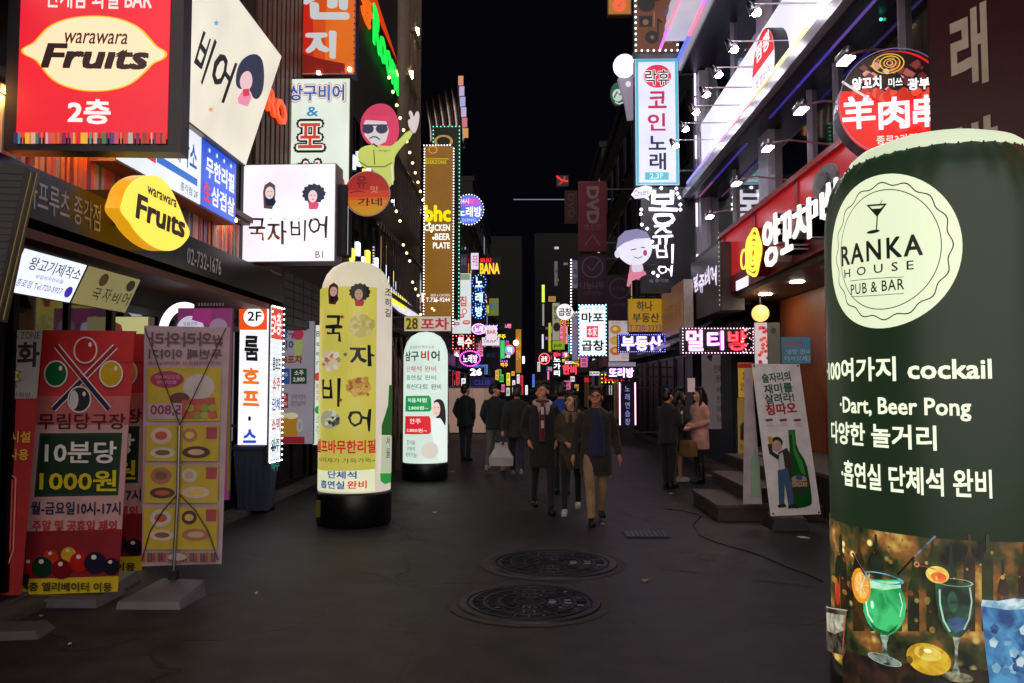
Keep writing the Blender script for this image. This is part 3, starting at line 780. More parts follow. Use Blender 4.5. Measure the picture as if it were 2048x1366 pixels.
# 6 dark speaker-like box at the far left edge
T = Thing('display_case', 'black meshed board edge at the far left side of the frame', 'board', onY(-2, 640, 4.2), math.radians(14))
q = MB(); q.raw([(-.5, 0, 0), (-.03, 0, 0), (.10, 0, .84), (-.5, 0, .84), (-.5, .2, 0), (-.03, .2, 0), (.10, .2, .84), (-.5, .2, .84)], [(0, 1, 2, 3), (7, 6, 5, 4), (0, 4, 5, 1), (1, 5, 6, 2), (2, 6, 7, 3), (3, 7, 4, 0)]); q.build('case', 'd:#050506,.5', T.o)
q = MB()
for k in range(22): q.tube([(-.5, -.004, .02 + k * .037), (-.03 + .13 * k / 23, -.004, .02 + k * .037)], .004, 4)
q.build('grille', 'd:#1a181a,.5', T.o, kind='stuff')
for o_ in (0, .03):
    q = MB(); q.tube([(.0 + o_, -.02, 0), (.14 + o_, -.02, .80)], .006, 6); q.build('frame_rail', 'm:#8a7a50,.4', T.o)

# ---------------------------------------------------------------- standing banners, front left
def banner(label, quad, Y, cloth, group='printed banners standing on the left', base=True, pole=True, base_px=None, yaw=0):
    cx = (quad[2][0] + quad[3][0]) / 2
    b = onY(cx, 1000, Y); b.z = 0
    T = Thing('standing_banner', label, 'banner', b, math.radians(yaw), group=group)
    # cloth as a gently bowed grid
    P = [T.L(*q) for q in quad]   # TL TR BR BL
    n, m = 6, 10; vs = []; fs = []
    for j in range(m + 1):
        for i in range(n + 1):
            a, c = i / n, j / m
            xx = (P[0][0] * (1 - a) + P[1][0] * a) * (1 - c) + (P[3][0] * (1 - a) + P[2][0] * a) * c
            zz = (P[0][1] * (1 - a) + P[1][1] * a) * (1 - c) + (P[3][1] * (1 - a) + P[2][1] * a) * c
            vs.append((xx, .004 + .010 * math.sin(a * PI), zz))
    for j in range(m):
        for i in range(n):
            k = j * (n + 1) + i; fs.append((k, k + n + 1, k + n + 2, k + 1))
    bm = mesh_obj('banner_cloth', vs, fs, cloth, T.o, True)
    T.P = P; T.lay = -.003
    mid = ((P[0][0] + P[1][0]) / 2, (P[2][0] + P[3][0]) / 2)
    if pole:
        q = MB(); q.tube([(mid[1], .05, .1), (mid[0] * .5 + mid[1] * .5, .05, (P[0][1] + P[3][1]) / 2)], .012, 8); q.build('pole', 'm:#8a8a90,.4', T.o)
        for k in range(4):
            q = MB(); q.tube([(mid[0] * .5 + mid[1] * .5, .05, (P[0][1] + P[3][1]) / 2), (P[k][0], .02, P[k][1])], .005, 6); q.build('brace_arm', 'd:#18181a,.4', T.o)
    if base:
        q = MB(); w = .30
        q.raw([(mid[1] - w, -.14, 0), (mid[1] + w, -.14, 0), (mid[1] + w, .3, 0), (mid[1] - w, .3, 0), (mid[1] - w * .93, -.12, .06), (mid[1] + w * .93, -.12, .06), (mid[1] + w * .9, .28, .09), (mid[1] - w * .9, .28, .09)], BOXF2); q.build('base_weight', 'd:#57545a,.5', T.o)
    return T
BOXF2 = [(0, 3, 2, 1), (4, 5, 6, 7), (0, 1, 5, 4), (1, 2, 6, 5), (2, 3, 7, 6), (3, 0, 4, 7)]
# comic room banner at the left edge
T = banner('grey and red comic room banner cut off by the left edge', [(-110, 660), (86, 660), (42, 1190), (-150, 1196)], 6.05, 'd:#b23034,.5')
T.p([(-110, 660), (86, 660), (74, 797), (-118, 800)], 'd:#a8a4a0,.5')
T.t('FUN MANHWA ZONE', (-60, 664, 80, 678), 'd:#3a3638,.5'); T.t('만화', (-8, 684, 80, 734), 'd:#2a2628,.5', bold=.05)
T.t('주연만화방', (0, 785, 62, 796), 'd:#3a3638,.5')
st = [(8 + (34 if k % 2 else 25) * math.sin(k * PI / 12), 752 - (30 if k % 2 else 22) * math.cos(k * PI / 12)) for k in range(24)]
T.p(scale(st, 1.1), 'd:#3a3638,.5'); T.p(st, 'd:#d8cc40,.5'); T.t('대박!!', (-10, 740, 30, 765), 'd:#2a2620,.5', bold=.03)
T.t('의 시설', (-10, 862, 62, 885), 'd:#e0b840,.5', bold=.03); T.t('서 사용', (-10, 898, 58, 920), 'd:#e0b840,.5', bold=.03)
T.t('표', (0, 937, 14, 950), 'd:#e8d8d0,.5'); T.line([(-40, 948), (20, 948), (33, 956), (28, 1100), (6, 1160)], 3, 'd:#e89080,.5'); T.p([(-140, 952), (18, 952), (28, 960), (23, 1098), (2, 1150), (-140, 1160)], 'd:#c85048,.5')
T.p([(-20, 812), (18, 812), (14, 838), (-20, 838)], 'd:#8a8038,.5'); T.p([(-20, 820), (12, 820), (10, 826), (-20, 826)], 'd:#b23034,.5')
# the billiard banner's twin behind it
def billiard(label, quad, Y, full):
    T = banner(label, quad, Y, 'd:#c8383e,.5', base=True)
    q = quad
    def U(a, c): return ((q[0][0] * (1 - a) + q[1][0] * a) * (1 - c) + (q[3][0] * (1 - a) + q[2][0] * a) * c, (q[0][1] * (1 - a) + q[1][1] * a) * (1 - c) + (q[3][1] * (1 - a) + q[2][1] * a) * c)
    def R4(a0, c0, a1, c1): return [U(a0, c0), U(a0, c1), U(a1, c1), U(a1, c0)]
    def B4(a0, c0, a1, c1): m = (c0 + c1) / 2; return (U(a0, m)[0], U((a0 + a1) / 2, c0)[1], U(a1, m)[0], U((a0 + a1) / 2, c1)[1])
    T.p(R4(0, 0, 1, .12), 'd:#c82c30,.5'); T.p(R4(0, .25, 1, .36), 'd:#c4686a,.5'); T.p(R4(0, .36, 1, .76), 'd:#c9a0a0,.5'); T.p(R4(0, .76, 1, .94), 'd:#8a1c28,.5'); T.p(R4(0, .94, 1, 1), 'd:#d8c020,.5')
    T.p(R4(.06, .39, .94, .63), 'd:#1e4030,.5')
    T.p(R4(.08, .40, .92, .62), 'd:#12301f,.5')
    for s_ in (-1, 1):
        a, b = (.16, .06), (.78, .30)
        if s_ < 0: a, b = (.80, .06), (.18, .30)
        T.line([U(*a), U(*b)], 13, 'd:#e8dcd8,.5'); T.line([U(*a), U((a[0] + b[0]) / 2, (a[1] + b[1]) / 2)], 8, 'd:#a02028,.5'); T.line([U((a[0] + b[0]) / 2, (a[1] + b[1]) / 2), U(*b)], 9, 'd:#20204a,.5')
    for (a, c), col in (((.48, .075), '#c02828'), ((.18, .165), '#0e6a38'), ((.78, .165), '#d0a818'), ((.46, .262), '#26262c')):
        x, y = U(a, c); T.ell((x - 24, y - 27, x + 24, y + 27), 'd:#e8e0dc,.5'); T.ell((x - 21, y - 24, x + 21, y + 24), 'd:%s,.35' % col); T.ell((x + 6, y - 16, x + 13, y - 6), 'd:#f0e8e8,.4', n=10)
    x, y = U(.44, .262); T.ell((x - 16, y - 18, x + 2, y + 20), 'd:#d8d4d4,.5', n=14)
    T.t('무림당구장', B4(.04, .315, .97, .375), 'd:#4a1018,.5', bold=.015)
    T.t('10분당', B4(.14, .42, .9, .505), 'd:#e8e4dc,.5', bold=.032); T.t('1000원', B4(.11, .53, .92, .61), 'd:#d8c818,.5', bold=.032)
    T.t('월-금요일10시-17시', B4(.05, .65, .98, .70), 'd:#1c2050,.5', bold=.03); T.t('주말 및 공휴일 제외', B4(.08, .72, .95, .765), 'd:#c02028,.5', bold=.03)
    rb = random.Random(5)
    for a, c, r, col in ((.08, .89, 17, '#a01c20'), (.30, .86, 16, '#c04020'), (.22, .895, 21, '#14382a'), (.48, .85, 15, '#d8a828'), (.42, .905, 20, '#7a1420'), (.6, .88, 20, '#b82020'), (.76, .885, 22, '#241c34'), (.93, .90, 17, '#181a28')):
        x, y = U(a, c); x = max(x, q[3][0] + r * .9); T.ell((x - r, y - r, x + r, y + r), 'd:%s,.25' % col, n=18); T.ell((x - r * .35, y - r * .75, x + r * .15, y - r * .3), 'd:#e8d8d0,.3', n=10)
    T.t('4층 엘리베이터 이용', B4(.05, .955, .95, .99), 'd:#30281c,.5', bold=.03)
    return T
billiard('second red billiard banner half hidden behind the first one', [(112, 664), (296, 668), (284, 1140), (74, 1150)], 6.75, False)
billiard('red billiard hall banner with crossed cues and four balls', [(88, 660), (270, 662), (236, 1183), (40, 1190)], 6.3, True)
# menu banner seen from behind
T = banner('pink and yellow food menu banner seen from behind with its grey pole', [(288, 651), (460, 655), (443, 1128), (283, 1133)], 6.55, 'd:#b8a0aa,.5', base=False, pole=False)
qd = [(288, 651), (460, 655), (443, 1128), (283, 1133)]
T.t('#와라와라', (298, 664, 446, 693), 'd:#6a5058,.5', bold=.03, mirror=True); T.t('두번째 이야기', (298, 698, 444, 718), 'd:#6a5058,.5', bold=.03, mirror=True)
T.t('안주판매점중심 메인메뉴모음', (296, 722, 442, 730), 'd:#a83858,.5', mirror=True)
yl = 'd:#c0a838,.5'
T.p([(295, 736), (294, 842), (441, 842), (443, 736)], yl)
T.ell((301, 742, 368, 776), 'd:#a83a60,.5'); T.t('콘 닭갈비 세트', (310, 750, 360, 758), 'd:#d8b0b8,.5', mirror=True); T.t('할인판매', (316, 761, 354, 768), 'd:#d8b0b8,.5', mirror=True)
T.ell((367, 748, 430, 800), 'd:#c8b8b8,.5'); T.ell((340, 785, 380, 808), 'd:#6a4038,.5'); T.p([(365, 800), (430, 795), (436, 835), (360, 838)], 'd:#b8584a,.5')
for k in range(8):
    x, y = 372 + (k % 4) * 15, 808 + (k // 4) * 15; T.ell((x, y, x + 17, y + 15), ['d:#a8a848,.5', 'd:#c06040,.5', 'd:#8a9a40,.5'][k % 3], n=10)
T.p([(297, 806), (297, 838), (365, 838), (365, 806)], 'd:#b8a0a8,.5'); T.t('5,800', (302, 810, 364, 832), 'd:#8a3058,.5', bold=.03, mirror=True)
for r, (y0, y1) in enumerate(((850, 922), (930, 1005), (1014, 1098))):
    T.p([(294 - r * 2, y0), (293 - r * 2, y1), (438 - r, y1), (440 - r, y0)], yl)
    T.p([(414, y0 + 4), (414, y0 + 28), (435, y0 + 28), (436, y0 + 4)], 'd:#a84858,.5')
    for k, (x, yy, w, h) in enumerate(((303, 4, 42, 34), (366, 6, 30, 28), (302, 44, 50, 22), (366, 42, 56, 24))):
        T.ell((x, y0 + yy, x + w, y0 + yy + h), ['d:#d0b8a8,.5', 'd:#a87058,.5', 'd:#c8c0b0,.5', 'd:#503830,.5'][(k + r) % 4]); T.ell((x + w * .2, y0 + yy + h * .25, x + w * .8, y0 + yy + h * .75), ['d:#b85a40,.5', 'd:#d8b860,.5', 'd:#7a5a40,.5', 'd:#c8a888,.5'][(k + r * 2) % 4])
cl = ['d:#a84a3a,.5', 'd:#b87a3a,.5', 'd:#5a5a6a,.5', 'd:#7a3a50,.5']
for k in range(28): T.p([(288 + k * 5.3, 1104), (288 + k * 5.3, 1122), (292 + k * 5.3, 1122), (292 + k * 5.3, 1104)], cl[k % 4])
T.ell((340, 1104, 378, 1119), 'd:#b8a0a8,.5')
def LP(T, px, py, y=-.05): x, z = T.L(px, py); return (x, y, z)
q = MB(); q.tube([LP(T, 352, 1150), LP(T, 361, 985), LP(T, 364, 850)], .013, 8); q.build('pole', 'm:#9a9aa0,.35', T.o)
q = MB(); q.box(LP(T, 344, 1140)[0], LP(T, 361, 1140)[0], -.08, -.02, LP(T, 352, 1156)[2], LP(T, 352, 1138)[2]); q.build('pole_socket', 'd:#1a1a1c,.5', T.o)
for pts in ([(364, 850), (294, 656)], [(364, 850), (456, 656)], [(361, 985), (330, 1020), (305, 1060), (288, 1120)], [(361, 985), (395, 1020), (420, 1060), (440, 1118)]):
    q = MB(); q.tube([LP(T, *a, -.04) for a in pts], .0045, 6); q.build('brace_arm', 'd:#1c1c1e,.4', T.o)
bx0, bx1 = LP(T, 285, 1180)[0], LP(T, 410, 1180)[0]
q = MB(); q.raw([(bx0, -.42, 0), (bx1 - .02, -.42, 0), (bx1 + .01, -.0, 0), (bx0 + .12, .05, 0), (bx0 + .01, -.41, .055), (bx1 - .03, -.41, .055), (bx1, -.02, .13), (bx0 + .15, .03, .13)], BOXF2); q.build('base_weight', 'd:#6a686e,.5', T.o)
# flat weights at the lower left corner
for i, (px, py, w) in enumerate(((-10, 1270, .34), (60, 1205, .4))):
    c = onZ(px, py); T = Thing('base_weight', ['flat concrete banner weight alone at the lower left corner', 'grey slab weight under the comic room banner'][i], 'weight', (c.x, c.y, 0), .15)
    q = MB(); q.raw([(-w, -.14, 0), (w, -.14, 0), (w, .12, 0), (-w, .12, 0), (-w * .9, -.11, .05), (w * .9, -.11, .05), (w * .85, .1, .06), (-w * .85, .1, .06)], BOXF2); q.build('slab', 'd:#4c484a,.7', T.o)
# lit cream board and lilac panel behind the banners
T = sign('light_box', 'tall cream lit board rising behind the red billiard banner', 'sign', (186, 633, 291, 1140), 'f:#c8c488*.75', Y=7.6, depth=.12, frame='d:#8a8460,.5', bez=.005)
T.p([(212, 668), (216, 650), (230, 643), (244, 650), (249, 668)], 'e:#7a4030*.6'); T.t('국자', (205, 700, 272, 760), BK)
T = Thing('light_column', 'bright white rounded glowing arch above the menu banner', 'sign', onY(366, 900, 8.3) - Vector((0, 0, 1.03)), 0)
xa, za = T.L(326, 660); xb, zb = T.L(400, 612); rr = (xb - xa) / 2
q = MB(); A = []
for k in range(13):
    a = PI - PI * k / 12 * .62; A.append((xa + .22 + .22 * math.cos(a), 0, za - .02 + .27 * math.sin(a)))
q.tube([(xa, 0, za - .9)] + A, .045, 10); q.build('arch_tube', 'e:#f6f4ff*1.6', T.o, True)
T = sign('standing_banner', 'magenta and lilac banner with white round prints behind the menu banner', 'banner', (352, 616, 462, 1000), 'f:#a8488a*.30', Y=8.1, depth=.03, bez=.003, frame='d:#403040,.5')
T.ell((354, 632, 410, 690), 'e:#d8d0e8*.7'); T.t('모듬안주', (368, 644, 396, 652), 'e:#302038*.5'); T.ell((420, 637, 456, 672), 'e:#b090b0*.4'); T.p([(390, 618), (385, 640), (420, 650), (425, 618)], 'e:#b83a90*.4')
for k in range(9): T.t('||', (398 + k * 6, 606, 401 + k * 6, 612), 'e:#b090a8*.4')
T.p([(456, 690), (456, 980), (461, 980), (461, 690)], 'e:#807028*.4')

# ---------------------------------------------------------------- boxes over the ladle-beer pub
T = sign('light_box', 'square white box sign with two small portraits and four brushed characters', 'sign', (481, 328, 671, 524), 'f:#f4eaf4*1.12', Y=10.9, depth=.36, bez=.012, frame='d:#8a8088,.4', rotz=-2)
for ch, r in (('국', (498, 437, 532, 482)), ('자', (535, 443, 575, 490)), ('비', (582, 440, 612, 482)), ('어', (618, 432, 655, 476))): T.t(ch, r, 'e:#18161c*.6', bold=.012, warp=hand(.008, ord(ch)))
woman(T, 541, 385, 20, 'e:#6a5058*.7', 'e:#20304a*.6', False, 'e:#f0d8d4*.9'); woman(T, 627, 392, 20, 'e:#202c48*.7', 'e:#e05078*.8', True, 'e:#f0d0d4*.9')
T.t('B1', (632, 503, 647, 516), 'e:#4a4650*.5'); 
for k in range(4): T.p([(540 + k * 28, 438), (543 + k * 28, 435), (546 + k * 28, 438), (543 + k * 28, 441)], ['e:#d8e8c0*.8', 'e:#f0c8c0*.8'][k % 2])
T.box('bracket', 'm:#303034,.4', T.bx[2] - .02, T.bx[2] + .12, .1, .2, .1, 1.1)
T = sign('light_box', 'tall white box sign with a blue and red title above the square one', 'sign', (566, 156, 700, 512), 'f:#e4eee0*.92', Y=13.0, depth=.2, bez=.02, frame='d:#302c30,.4')
for dx, m_, b_ in ((-3, 'e:#d02838*.8', .11), (-1.5, 'e:#e8f0ec*.9', .075), (1, 'e:#2a5ab0*.8', .03)): T.t('상구비어', (578 + dx, 169 + dx, 690 - dx, 203 - dx), m_, bold=b_)
T.t('&', (614, 214, 637, 233), 'e:#4090c8*.8', bold=.02)
for ch, r in (('포', (588, 238, 654, 306)), ('차', (588, 316, 654, 386))):
    T.t(ch, r, 'e:#101010*.6', bold=.12); T.t(ch, (r[0] + 5, r[1] + 5, r[2] - 5, r[3] - 5), 'e:#eef0e8*.9', bold=.06); T.t(ch, (r[0] + 9, r[1] + 9, r[2] - 9, r[3] - 9), 'e:#e04030*.8', bold=.02)
T.ell((655, 350, 690, 385), 'e:#d04040*.7')
T = sign('light_box', 'orange and red gradient box sign with a grey character at top', 'sign', (576, -120, 712, 150), 'f:#e06a10*.85', Y=13.6, depth=.25, bez=.02, frame='m:#8a7a98,.4')
T.p([(580, -118), (580, 147), (628, 147), (625, -118)], 'e:#cc2008*.75'); T.p([(625, -118), (628, 147), (650, 147), (655, -118)], 'e:#d64a08*.8'); T.p([(580, 100), (580, 147), (690, 147), (690, 128), (640, 118)], 'e:#8a1004*.7')
T.t('지', (610, 62, 672, 118), 'e:#c8cccc*.85', bold=.06, warp=hand(.012)); T.t('갠', (602, -50, 700, 40), 'e:#c8cccc*.85', bold=.06, warp=hand(.012))
T.bulbs(T.border((T.bx[0] + .02, T.bx[1] + .03, T.bx[2] - .02, T.bx[3]), .11), .014, 'e:#401808*1')
for k, (px, py) in enumerate(((577, 117), (638, 147), (700, 140))):
    x, z = T.L(px, py); q = MB(); q.ball((x, -.04, z), .035, 8, 5); q.build('spot_bulb', 'e:#fff0f4*18', T.o, True)
# slatted windows, dim neon and poster behind
T = sign('neon_sign', 'two orange neon letters half hidden behind the cream box', 'sign', (526, 165, 566, 256), None, X=-3.75, frame=None)
T.t('RO', None, 'e:#ff4a10*1.1', bold=.05, loc=LL(T, (527, 215), (540, 232), (566, 215), (540, 182)), th=.05)
T.t('RO', None, 'd:#401408,.5', bold=.12, loc=LL(T, (525, 215), (540, 236), (567, 215), (540, 178)), y=.01, th=.01)
T = sign('poster', 'round-topped dark food photo board above the cream sign', 'poster', (455, -40, 575, 70), 'd:#3a2420,.4', Y=15.5, depth=.05)
for k in range(16):
    rb = random.Random(k); x = 462 + rb.random() * 100; y = -20 + rb.random() * 80
    T.ell((x, y, x + 16, y + 12), ['e:#b87840*.35', 'e:#8a3a20*.3', 'e:#e8d8c0*.3', 'e:#503040*.3'][k % 4], n=10)
T = sign('window_display', 'tall shop window strip with warm hanging ornaments left of the orange box', 'window', (544, 60, 580, 170), 'd:#2c1c14,.4', Y=14.4, depth=.05)
for k in range(14):
    rb = random.Random(k + 50); x = 546 + rb.random() * 26; y = 62 + rb.random() * 95
    T.ell((x, y, x + 7, y + 9), ['e:#d89040*.45', 'e:#e8d8a8*.4', 'e:#a04020*.4'][k % 3], n=8)
# round red to yellow disc
T = Thing('round_sign', 'round sign fading from dark red to yellow beside the big white box', 'sign', onY(735, 431, 12.6), 0)
T.ell((690, 343, 780, 432), 'd:#6a5a50,.4', name='casing', y=0, th=-.12)
T.ell((690, 343, 780, 432), 'e:#b0221c*.7', y=-.004, n=40); T.lay = -.006
def cap(y0, m):
    pts = []
    for k in range(41):
        a = 2 * PI * k / 40; x = 735 + 43 * math.cos(a); y = 387.5 + 43 * math.sin(a)
        if y >= y0 - .1: pts.append((x, y))
    T.p(sorted(pts, key=lambda p: math.atan2(p[1] - 405, p[0] - 735)), m)
cap(378, 'e:#c83c18*.75'); cap(390, 'e:#d05a18*.75'); cap(400, 'e:#d07a18*.75'); cap(412, 'e:#c89018*.75')
T.t('유', (712, 352, 734, 376), 'e:#7a1818*.5', bold=.03); T.t('가네', (716, 396, 764, 412), 'e:#281408*.5', bold=.02); T.t('맛', (741, 372, 757, 386), 'e:#d88868*.7', bold=.02); T.line([(700, 386), (716, 382), (730, 385)], 2, 'e:#602018*.5')
T.ell((689, 342, 781, 433), 'e:#a89088*.6', inner=.965, n=40)
# pink haired figure cut-out (plain stand-in)
T = Thing('figure_sign', 'flat cut-out figure with pink hair, sunglasses, green jacket and raised hand', 'sign', onY(765, 362, 12.9), 0)
def cut(pts, m, nm='print', y=None, th=0): return T.p(ck(pts, 1), m, nm, y, th)
cut([(718, 298), (734, 290), (768, 288), (788, 290), (818, 258), (826, 268), (796, 298), (786, 318), (788, 372), (752, 372), (748, 336), (722, 334), (714, 312)], 'f:#c8d468*.85', 'jacket', 0, -.06)
cut([(818, 256), (815, 240), (822, 238), (816, 224), (823, 220), (828, 236), (832, 222), (839, 224), (836, 250), (828, 268)], 'f:#d8c8c8*.85', 'hand', -.001, -.05)
hr = [(720, 252), (724, 232), (738, 214), (758, 206), (778, 210), (792, 226), (798, 250), (796, 274), (786, 292), (770, 292), (736, 288), (724, 272)]
cut(hr, 'f:#d83a62*.85', 'hair', -.004, -.05)
T.p([(727, 250), (732, 240), (772, 240), (778, 262), (772, 284), (756, 292), (744, 288), (730, 272)], 'e:#d8d0d4*.85'); T.p([(722, 240), (726, 232), (780, 232), (782, 244)], 'e:#d83a62*.85')
T.ell((725, 249, 748, 268), 'e:#3a3a58*.7'); T.ell((752, 249, 776, 268), 'e:#3a3a58*.7'); T.line([(724, 251), (776, 251)], 3, 'e:#3a3a58*.7')
T.line([(739, 278), (746, 274), (754, 275), (760, 280)], 2.4, BK); T.line([(716, 322), (736, 334), (770, 334), (784, 326)], 1.6, BK); T.line([(748, 300), (750, 330)], 1.6, BK); T.t('Sanggoo', (758, 300, 782, 304), BK)
T.line([(784, 330), (786, 370)], 2, 'e:#f0f0e0*.8'); T.line([(746, 288), (756, 294)], 3, BK)
# orange/green neon on the karaoke building
T = Thing('neon_sign', 'long neon board reading in orange then green letters high on the left', 'sign', onX(770, 100, -3.9), PI / 2)
T.p([(700, -100), (798, 196), (794, 118), (735, -60)], 'd:#1a1210,.5', 'backing', .02, -.05)
T.p([(712, -60), (735, -60), (797, 130), (792, 118)], 'e:#e84010*.8', y=-.001)
T.t('Room', None, 'e:#20e850*1.1', bold=.03, loc=LL(T, (744, 50), (790, 185), (794, 165), (752, 24)), th=.04, warp=lambda a, b, p: p)
T.t('방', None, 'e:#ff6a18*1.0', bold=.03, loc=LL(T, (717, 0), (736, 62), (742, 20), (722, -30)), th=.04)
# brown chicken sign with bulbs
T = sign('light_box', 'tall brown lit sign edged with white bulbs and yellow lowercase letters', 'sign', (847, 290, 908, 652), 'f:#8e6018*.78', Y=27, depth=.3, bez=.05, frame='d:#2a2220,.5')
T.t('bhc', (849, 410, 902, 444), 'e:#e8d800*1.1', bold=.06); T.t('CHICKEN', (849, 449, 900, 462), 'e:#fffff4*1.1', bold=.04); T.t('BEER', (870, 467, 900, 480), 'e:#fffff4*1.1', bold=.04); T.t('PLATE', (866, 485, 900, 497), 'e:#fffff4*1.1', bold=.04)
T.t('BEERZONE', (851, 321, 893, 328), 'e:#d8c820*.8', bold=.02); T.line([(850, 318), (898, 318)], 1.5, 'e:#d8c820*.8'); T.t('BEER & CHICKEN', (862, 588, 900, 593), 'e:#fff4f0*.9'); T.t('T.735-9244', (852, 595, 900, 604), 'e:#fff4f0*1', bold=.03)
T.p([(843, 586), (843, 604), (847, 604), (847, 590), (851, 590), (851, 586)], 'e:#fff4f0*1')
bx_ = T.bx; T.bulbs([(bx_[0] + .02, bx_[1] + i * .1) for i in range(int((bx_[3] - bx_[1]) / .1))] + [(bx_[2] - .02, bx_[1] + i * .1) for i in range(int((bx_[3] - bx_[1]) / .1))] + [(bx_[0] + i * .1, bx_[3] - .02) for i in range(10)], .026, 'e:#ffe8e4*3.2')
T.bulbs([(T.L(866 + 8 * math.cos(a), 300 + 7 * math.sin(a))) for a in [k * .4 for k in range(16)]], .02, 'e:#c89040*1.5')
T = sign('sign_frame', 'dark frame edged with small green bulbs just behind the brown sign', 'sign', (864, 252, 920, 640), 'd:#101814,.4', Y=28.6, depth=.2, bez=.05, frame='d:#56605c,.5')
bx_ = T.bx; T.bulbs(T.border((bx_[0] + .03, bx_[1], bx_[2] - .03, bx_[3] - .03), .14), .024, 'e:#70f0c0*2.2')
T.ell((868, 270, 906, 296), 'e:#c8a050*.6', inner=.7)
# silver curved fins
T = Thing('fin_canopy', 'upright curved silver metal fins standing above the brown sign', 'facade panel', onY(890, 292, 31), 0)
for k in range(6):
    pts = []
    for j in range(9):
        c_ = j / 8; px = 851 + k * 13 + 8 * (1 - c_) ** 2 * (-.6) + c_ * 6; py = 150 + (5 - k) * 7 + c_ * (250 - 150 - (5 - k) * 7 + 45)
        x, z = T.L(px, py); pts.append((x + .10 * math.sin(c_ * 2.2), .22 * k * 0 + .6 * (1 - c_) ** 2, z))
    q = MB(); q.tube(pts, [.10 + .03 * math.sin(j / 8 * PI) for j in range(9)], 10); q.build('fin', 'm:#b0a8a0,.22', T.o, True)
x, z = T.L(917, 165); x1_, z1_ = T.L(926, 290)
for k, c in enumerate(('#e89878', '#c8b8e8', '#b0b8f0', '#c8c0e8', '#e07888', '#e8a060')):
    T.box('light_panel', 'e:%s*.7' % c, x + k * .04, x + .2 + k * .04, -.12, -.1, z - .16 - .42 * k, z + .22 - .42 * k)
# round karaoke disc
T = Thing('round_sign', 'round blue and pink lit disc right of the brown sign', 'sign', onY(939, 451, 34), 0)
T.ell((909, 388, 967, 451), 'd:#303048,.4', name='casing', y=0, th=-.2)
T.ell((911, 390, 965, 449), 'e:#5a70e8*1.0', y=-.004); T.lay = -.006
T.p([(920, 398), (958, 398), (963, 412), (915, 412)], 'e:#c060e0*.9'); T.t('24시', (919, 396, 938, 408), 'e:#f0e0ff*1.1', bold=.03); T.t('노래방', (915, 413, 963, 434), 'e:#f4f8ff*1.3', bold=.04); T.t('SONG', (924, 437, 952, 443), 'e:#c8f0ff*1'); T.t('방', (938, 396, 950, 408), 'e:#ff50a0*1.1', bold=.04)
cx_, cz_ = T.L(938, 419.5); T.bulbs([(cx_ + .63 * math.cos(a), cz_ + .66 * math.sin(a)) for a in [k * PI / 16 for k in range(32)]], .025, 'e:#f0e8ff*3.2')
# sloped lit yellow/white fascia of the street pub, behind the yellow column
T = Thing('light_box', 'slanting yellow and white lit fascia between the two glowing columns', 'sign', onX(800, 650, -3.3), PI / 2)
T.p([(776, 568), (776, 612), (800, 632), (846, 650), (846, 630), (815, 600)], 'd:#2a2028,.5', 'casing', .0, -.2)
T.p([(778, 570), (778, 606), (798, 624), (842, 645), (842, 630), (812, 600)], 'f:#e0dcf0*1.0', 'sign_face', -.003)
T.t('조마루', None, 'e:#f0e400*1.2', bold=.10, loc=LL(T, (782, 600), (795, 616), (812, 610), (795, 588)))
T = sign('light_box', 'small cream box sign with red and olive characters over the white column', 'sign', (808, 632, 903, 663), 'f:#d8c8b8*.7', Y=17.5, depth=.2, bez=.01)
T.p([(810, 634), (810, 660), (838, 660), (838, 634)], 'e:#c8b850*.7'); T.t('28', (812, 636, 836, 659), 'e:#4a4010*.6', bold=.03); T.t('포차', (842, 636, 898, 660), 'e:#b02838*.8', bold=.05)
# ---------------------------------------------------------------- two floor column with floor number
T = sign('light_box', 'bright white lit pillar marked second floor with big orange characters', 'sign', (478, 609, 536, 890), 'f:#f0f0fc*1.2', Y=10.5, depth=.5, bez=.006, frame='f:#f0f0fc*.6')
T.p([(479, 610), (479, 660), (535, 660), (535, 610)], 'e:#e8501c*1.0'); T.ell((488, 615, 529, 653), 'e:#ffffff*1.2'); T.t('2F', (496, 623, 524, 642), 'e:#101018*.6', bold=.03)
T.t('룸', (489, 672, 519, 722), BK, bold=.05, warp=hand(.008)); T.t('호', (486, 735, 520, 768), 'e:#f07020*1.0', bold=.06, warp=hand(.008)); T.t('프', (486, 782, 520, 812), 'e:#f07020*1.0', bold=.06, warp=hand(.008)); T.ell((497, 832, 503, 842), BK, n=12); T.t('스', (487, 858, 514, 886), 'e:#3050c8*.9', bold=.06)
x0, z0, x1, z1 = T.bx
T2 = Thing('light_box', 'narrow angled white panel edged with sparkling bulbs beside the white pillar', 'sign', T.M @ Vector((x1 + .02, -.0, -.25)), math.radians(86))
T2.box('casing', 'd:#303036,.5', 0, .4, .001, .05, 0, z1 + .25); T2.box('sign_face', 'f:#eef4f8*.9', .01, .39, -.01, 0, .02, z1 + .23); T2.box('orange_top', 'e:#d84020*.9', .01, .39, -.015, -.0105, z1 - .2, z1 + .22)
T2.t('2층', None, 'e:#ffe8e0*1.1', bold=.04, loc=(.06, z1 - .14, .34, z1 + .16))
for k, (s_, c) in enumerate((('룸호프', '#302830'), ('소주', '#d04030'), ('단체', '#3050a0'), ('소맥', '#c04050'), ('안주', '#20806a'), ('맥주', '#20806a'))): T2.t(s_, None, 'e:%s*.7' % c, bold=.03, loc=(.06, z1 - .62 - k * .27, .34, z1 - .45 - k * .27))
T2.bulbs(T2.border((.0, .02, .4, z1 + .23), .075), .011, 'e:#f0f0ff*9')
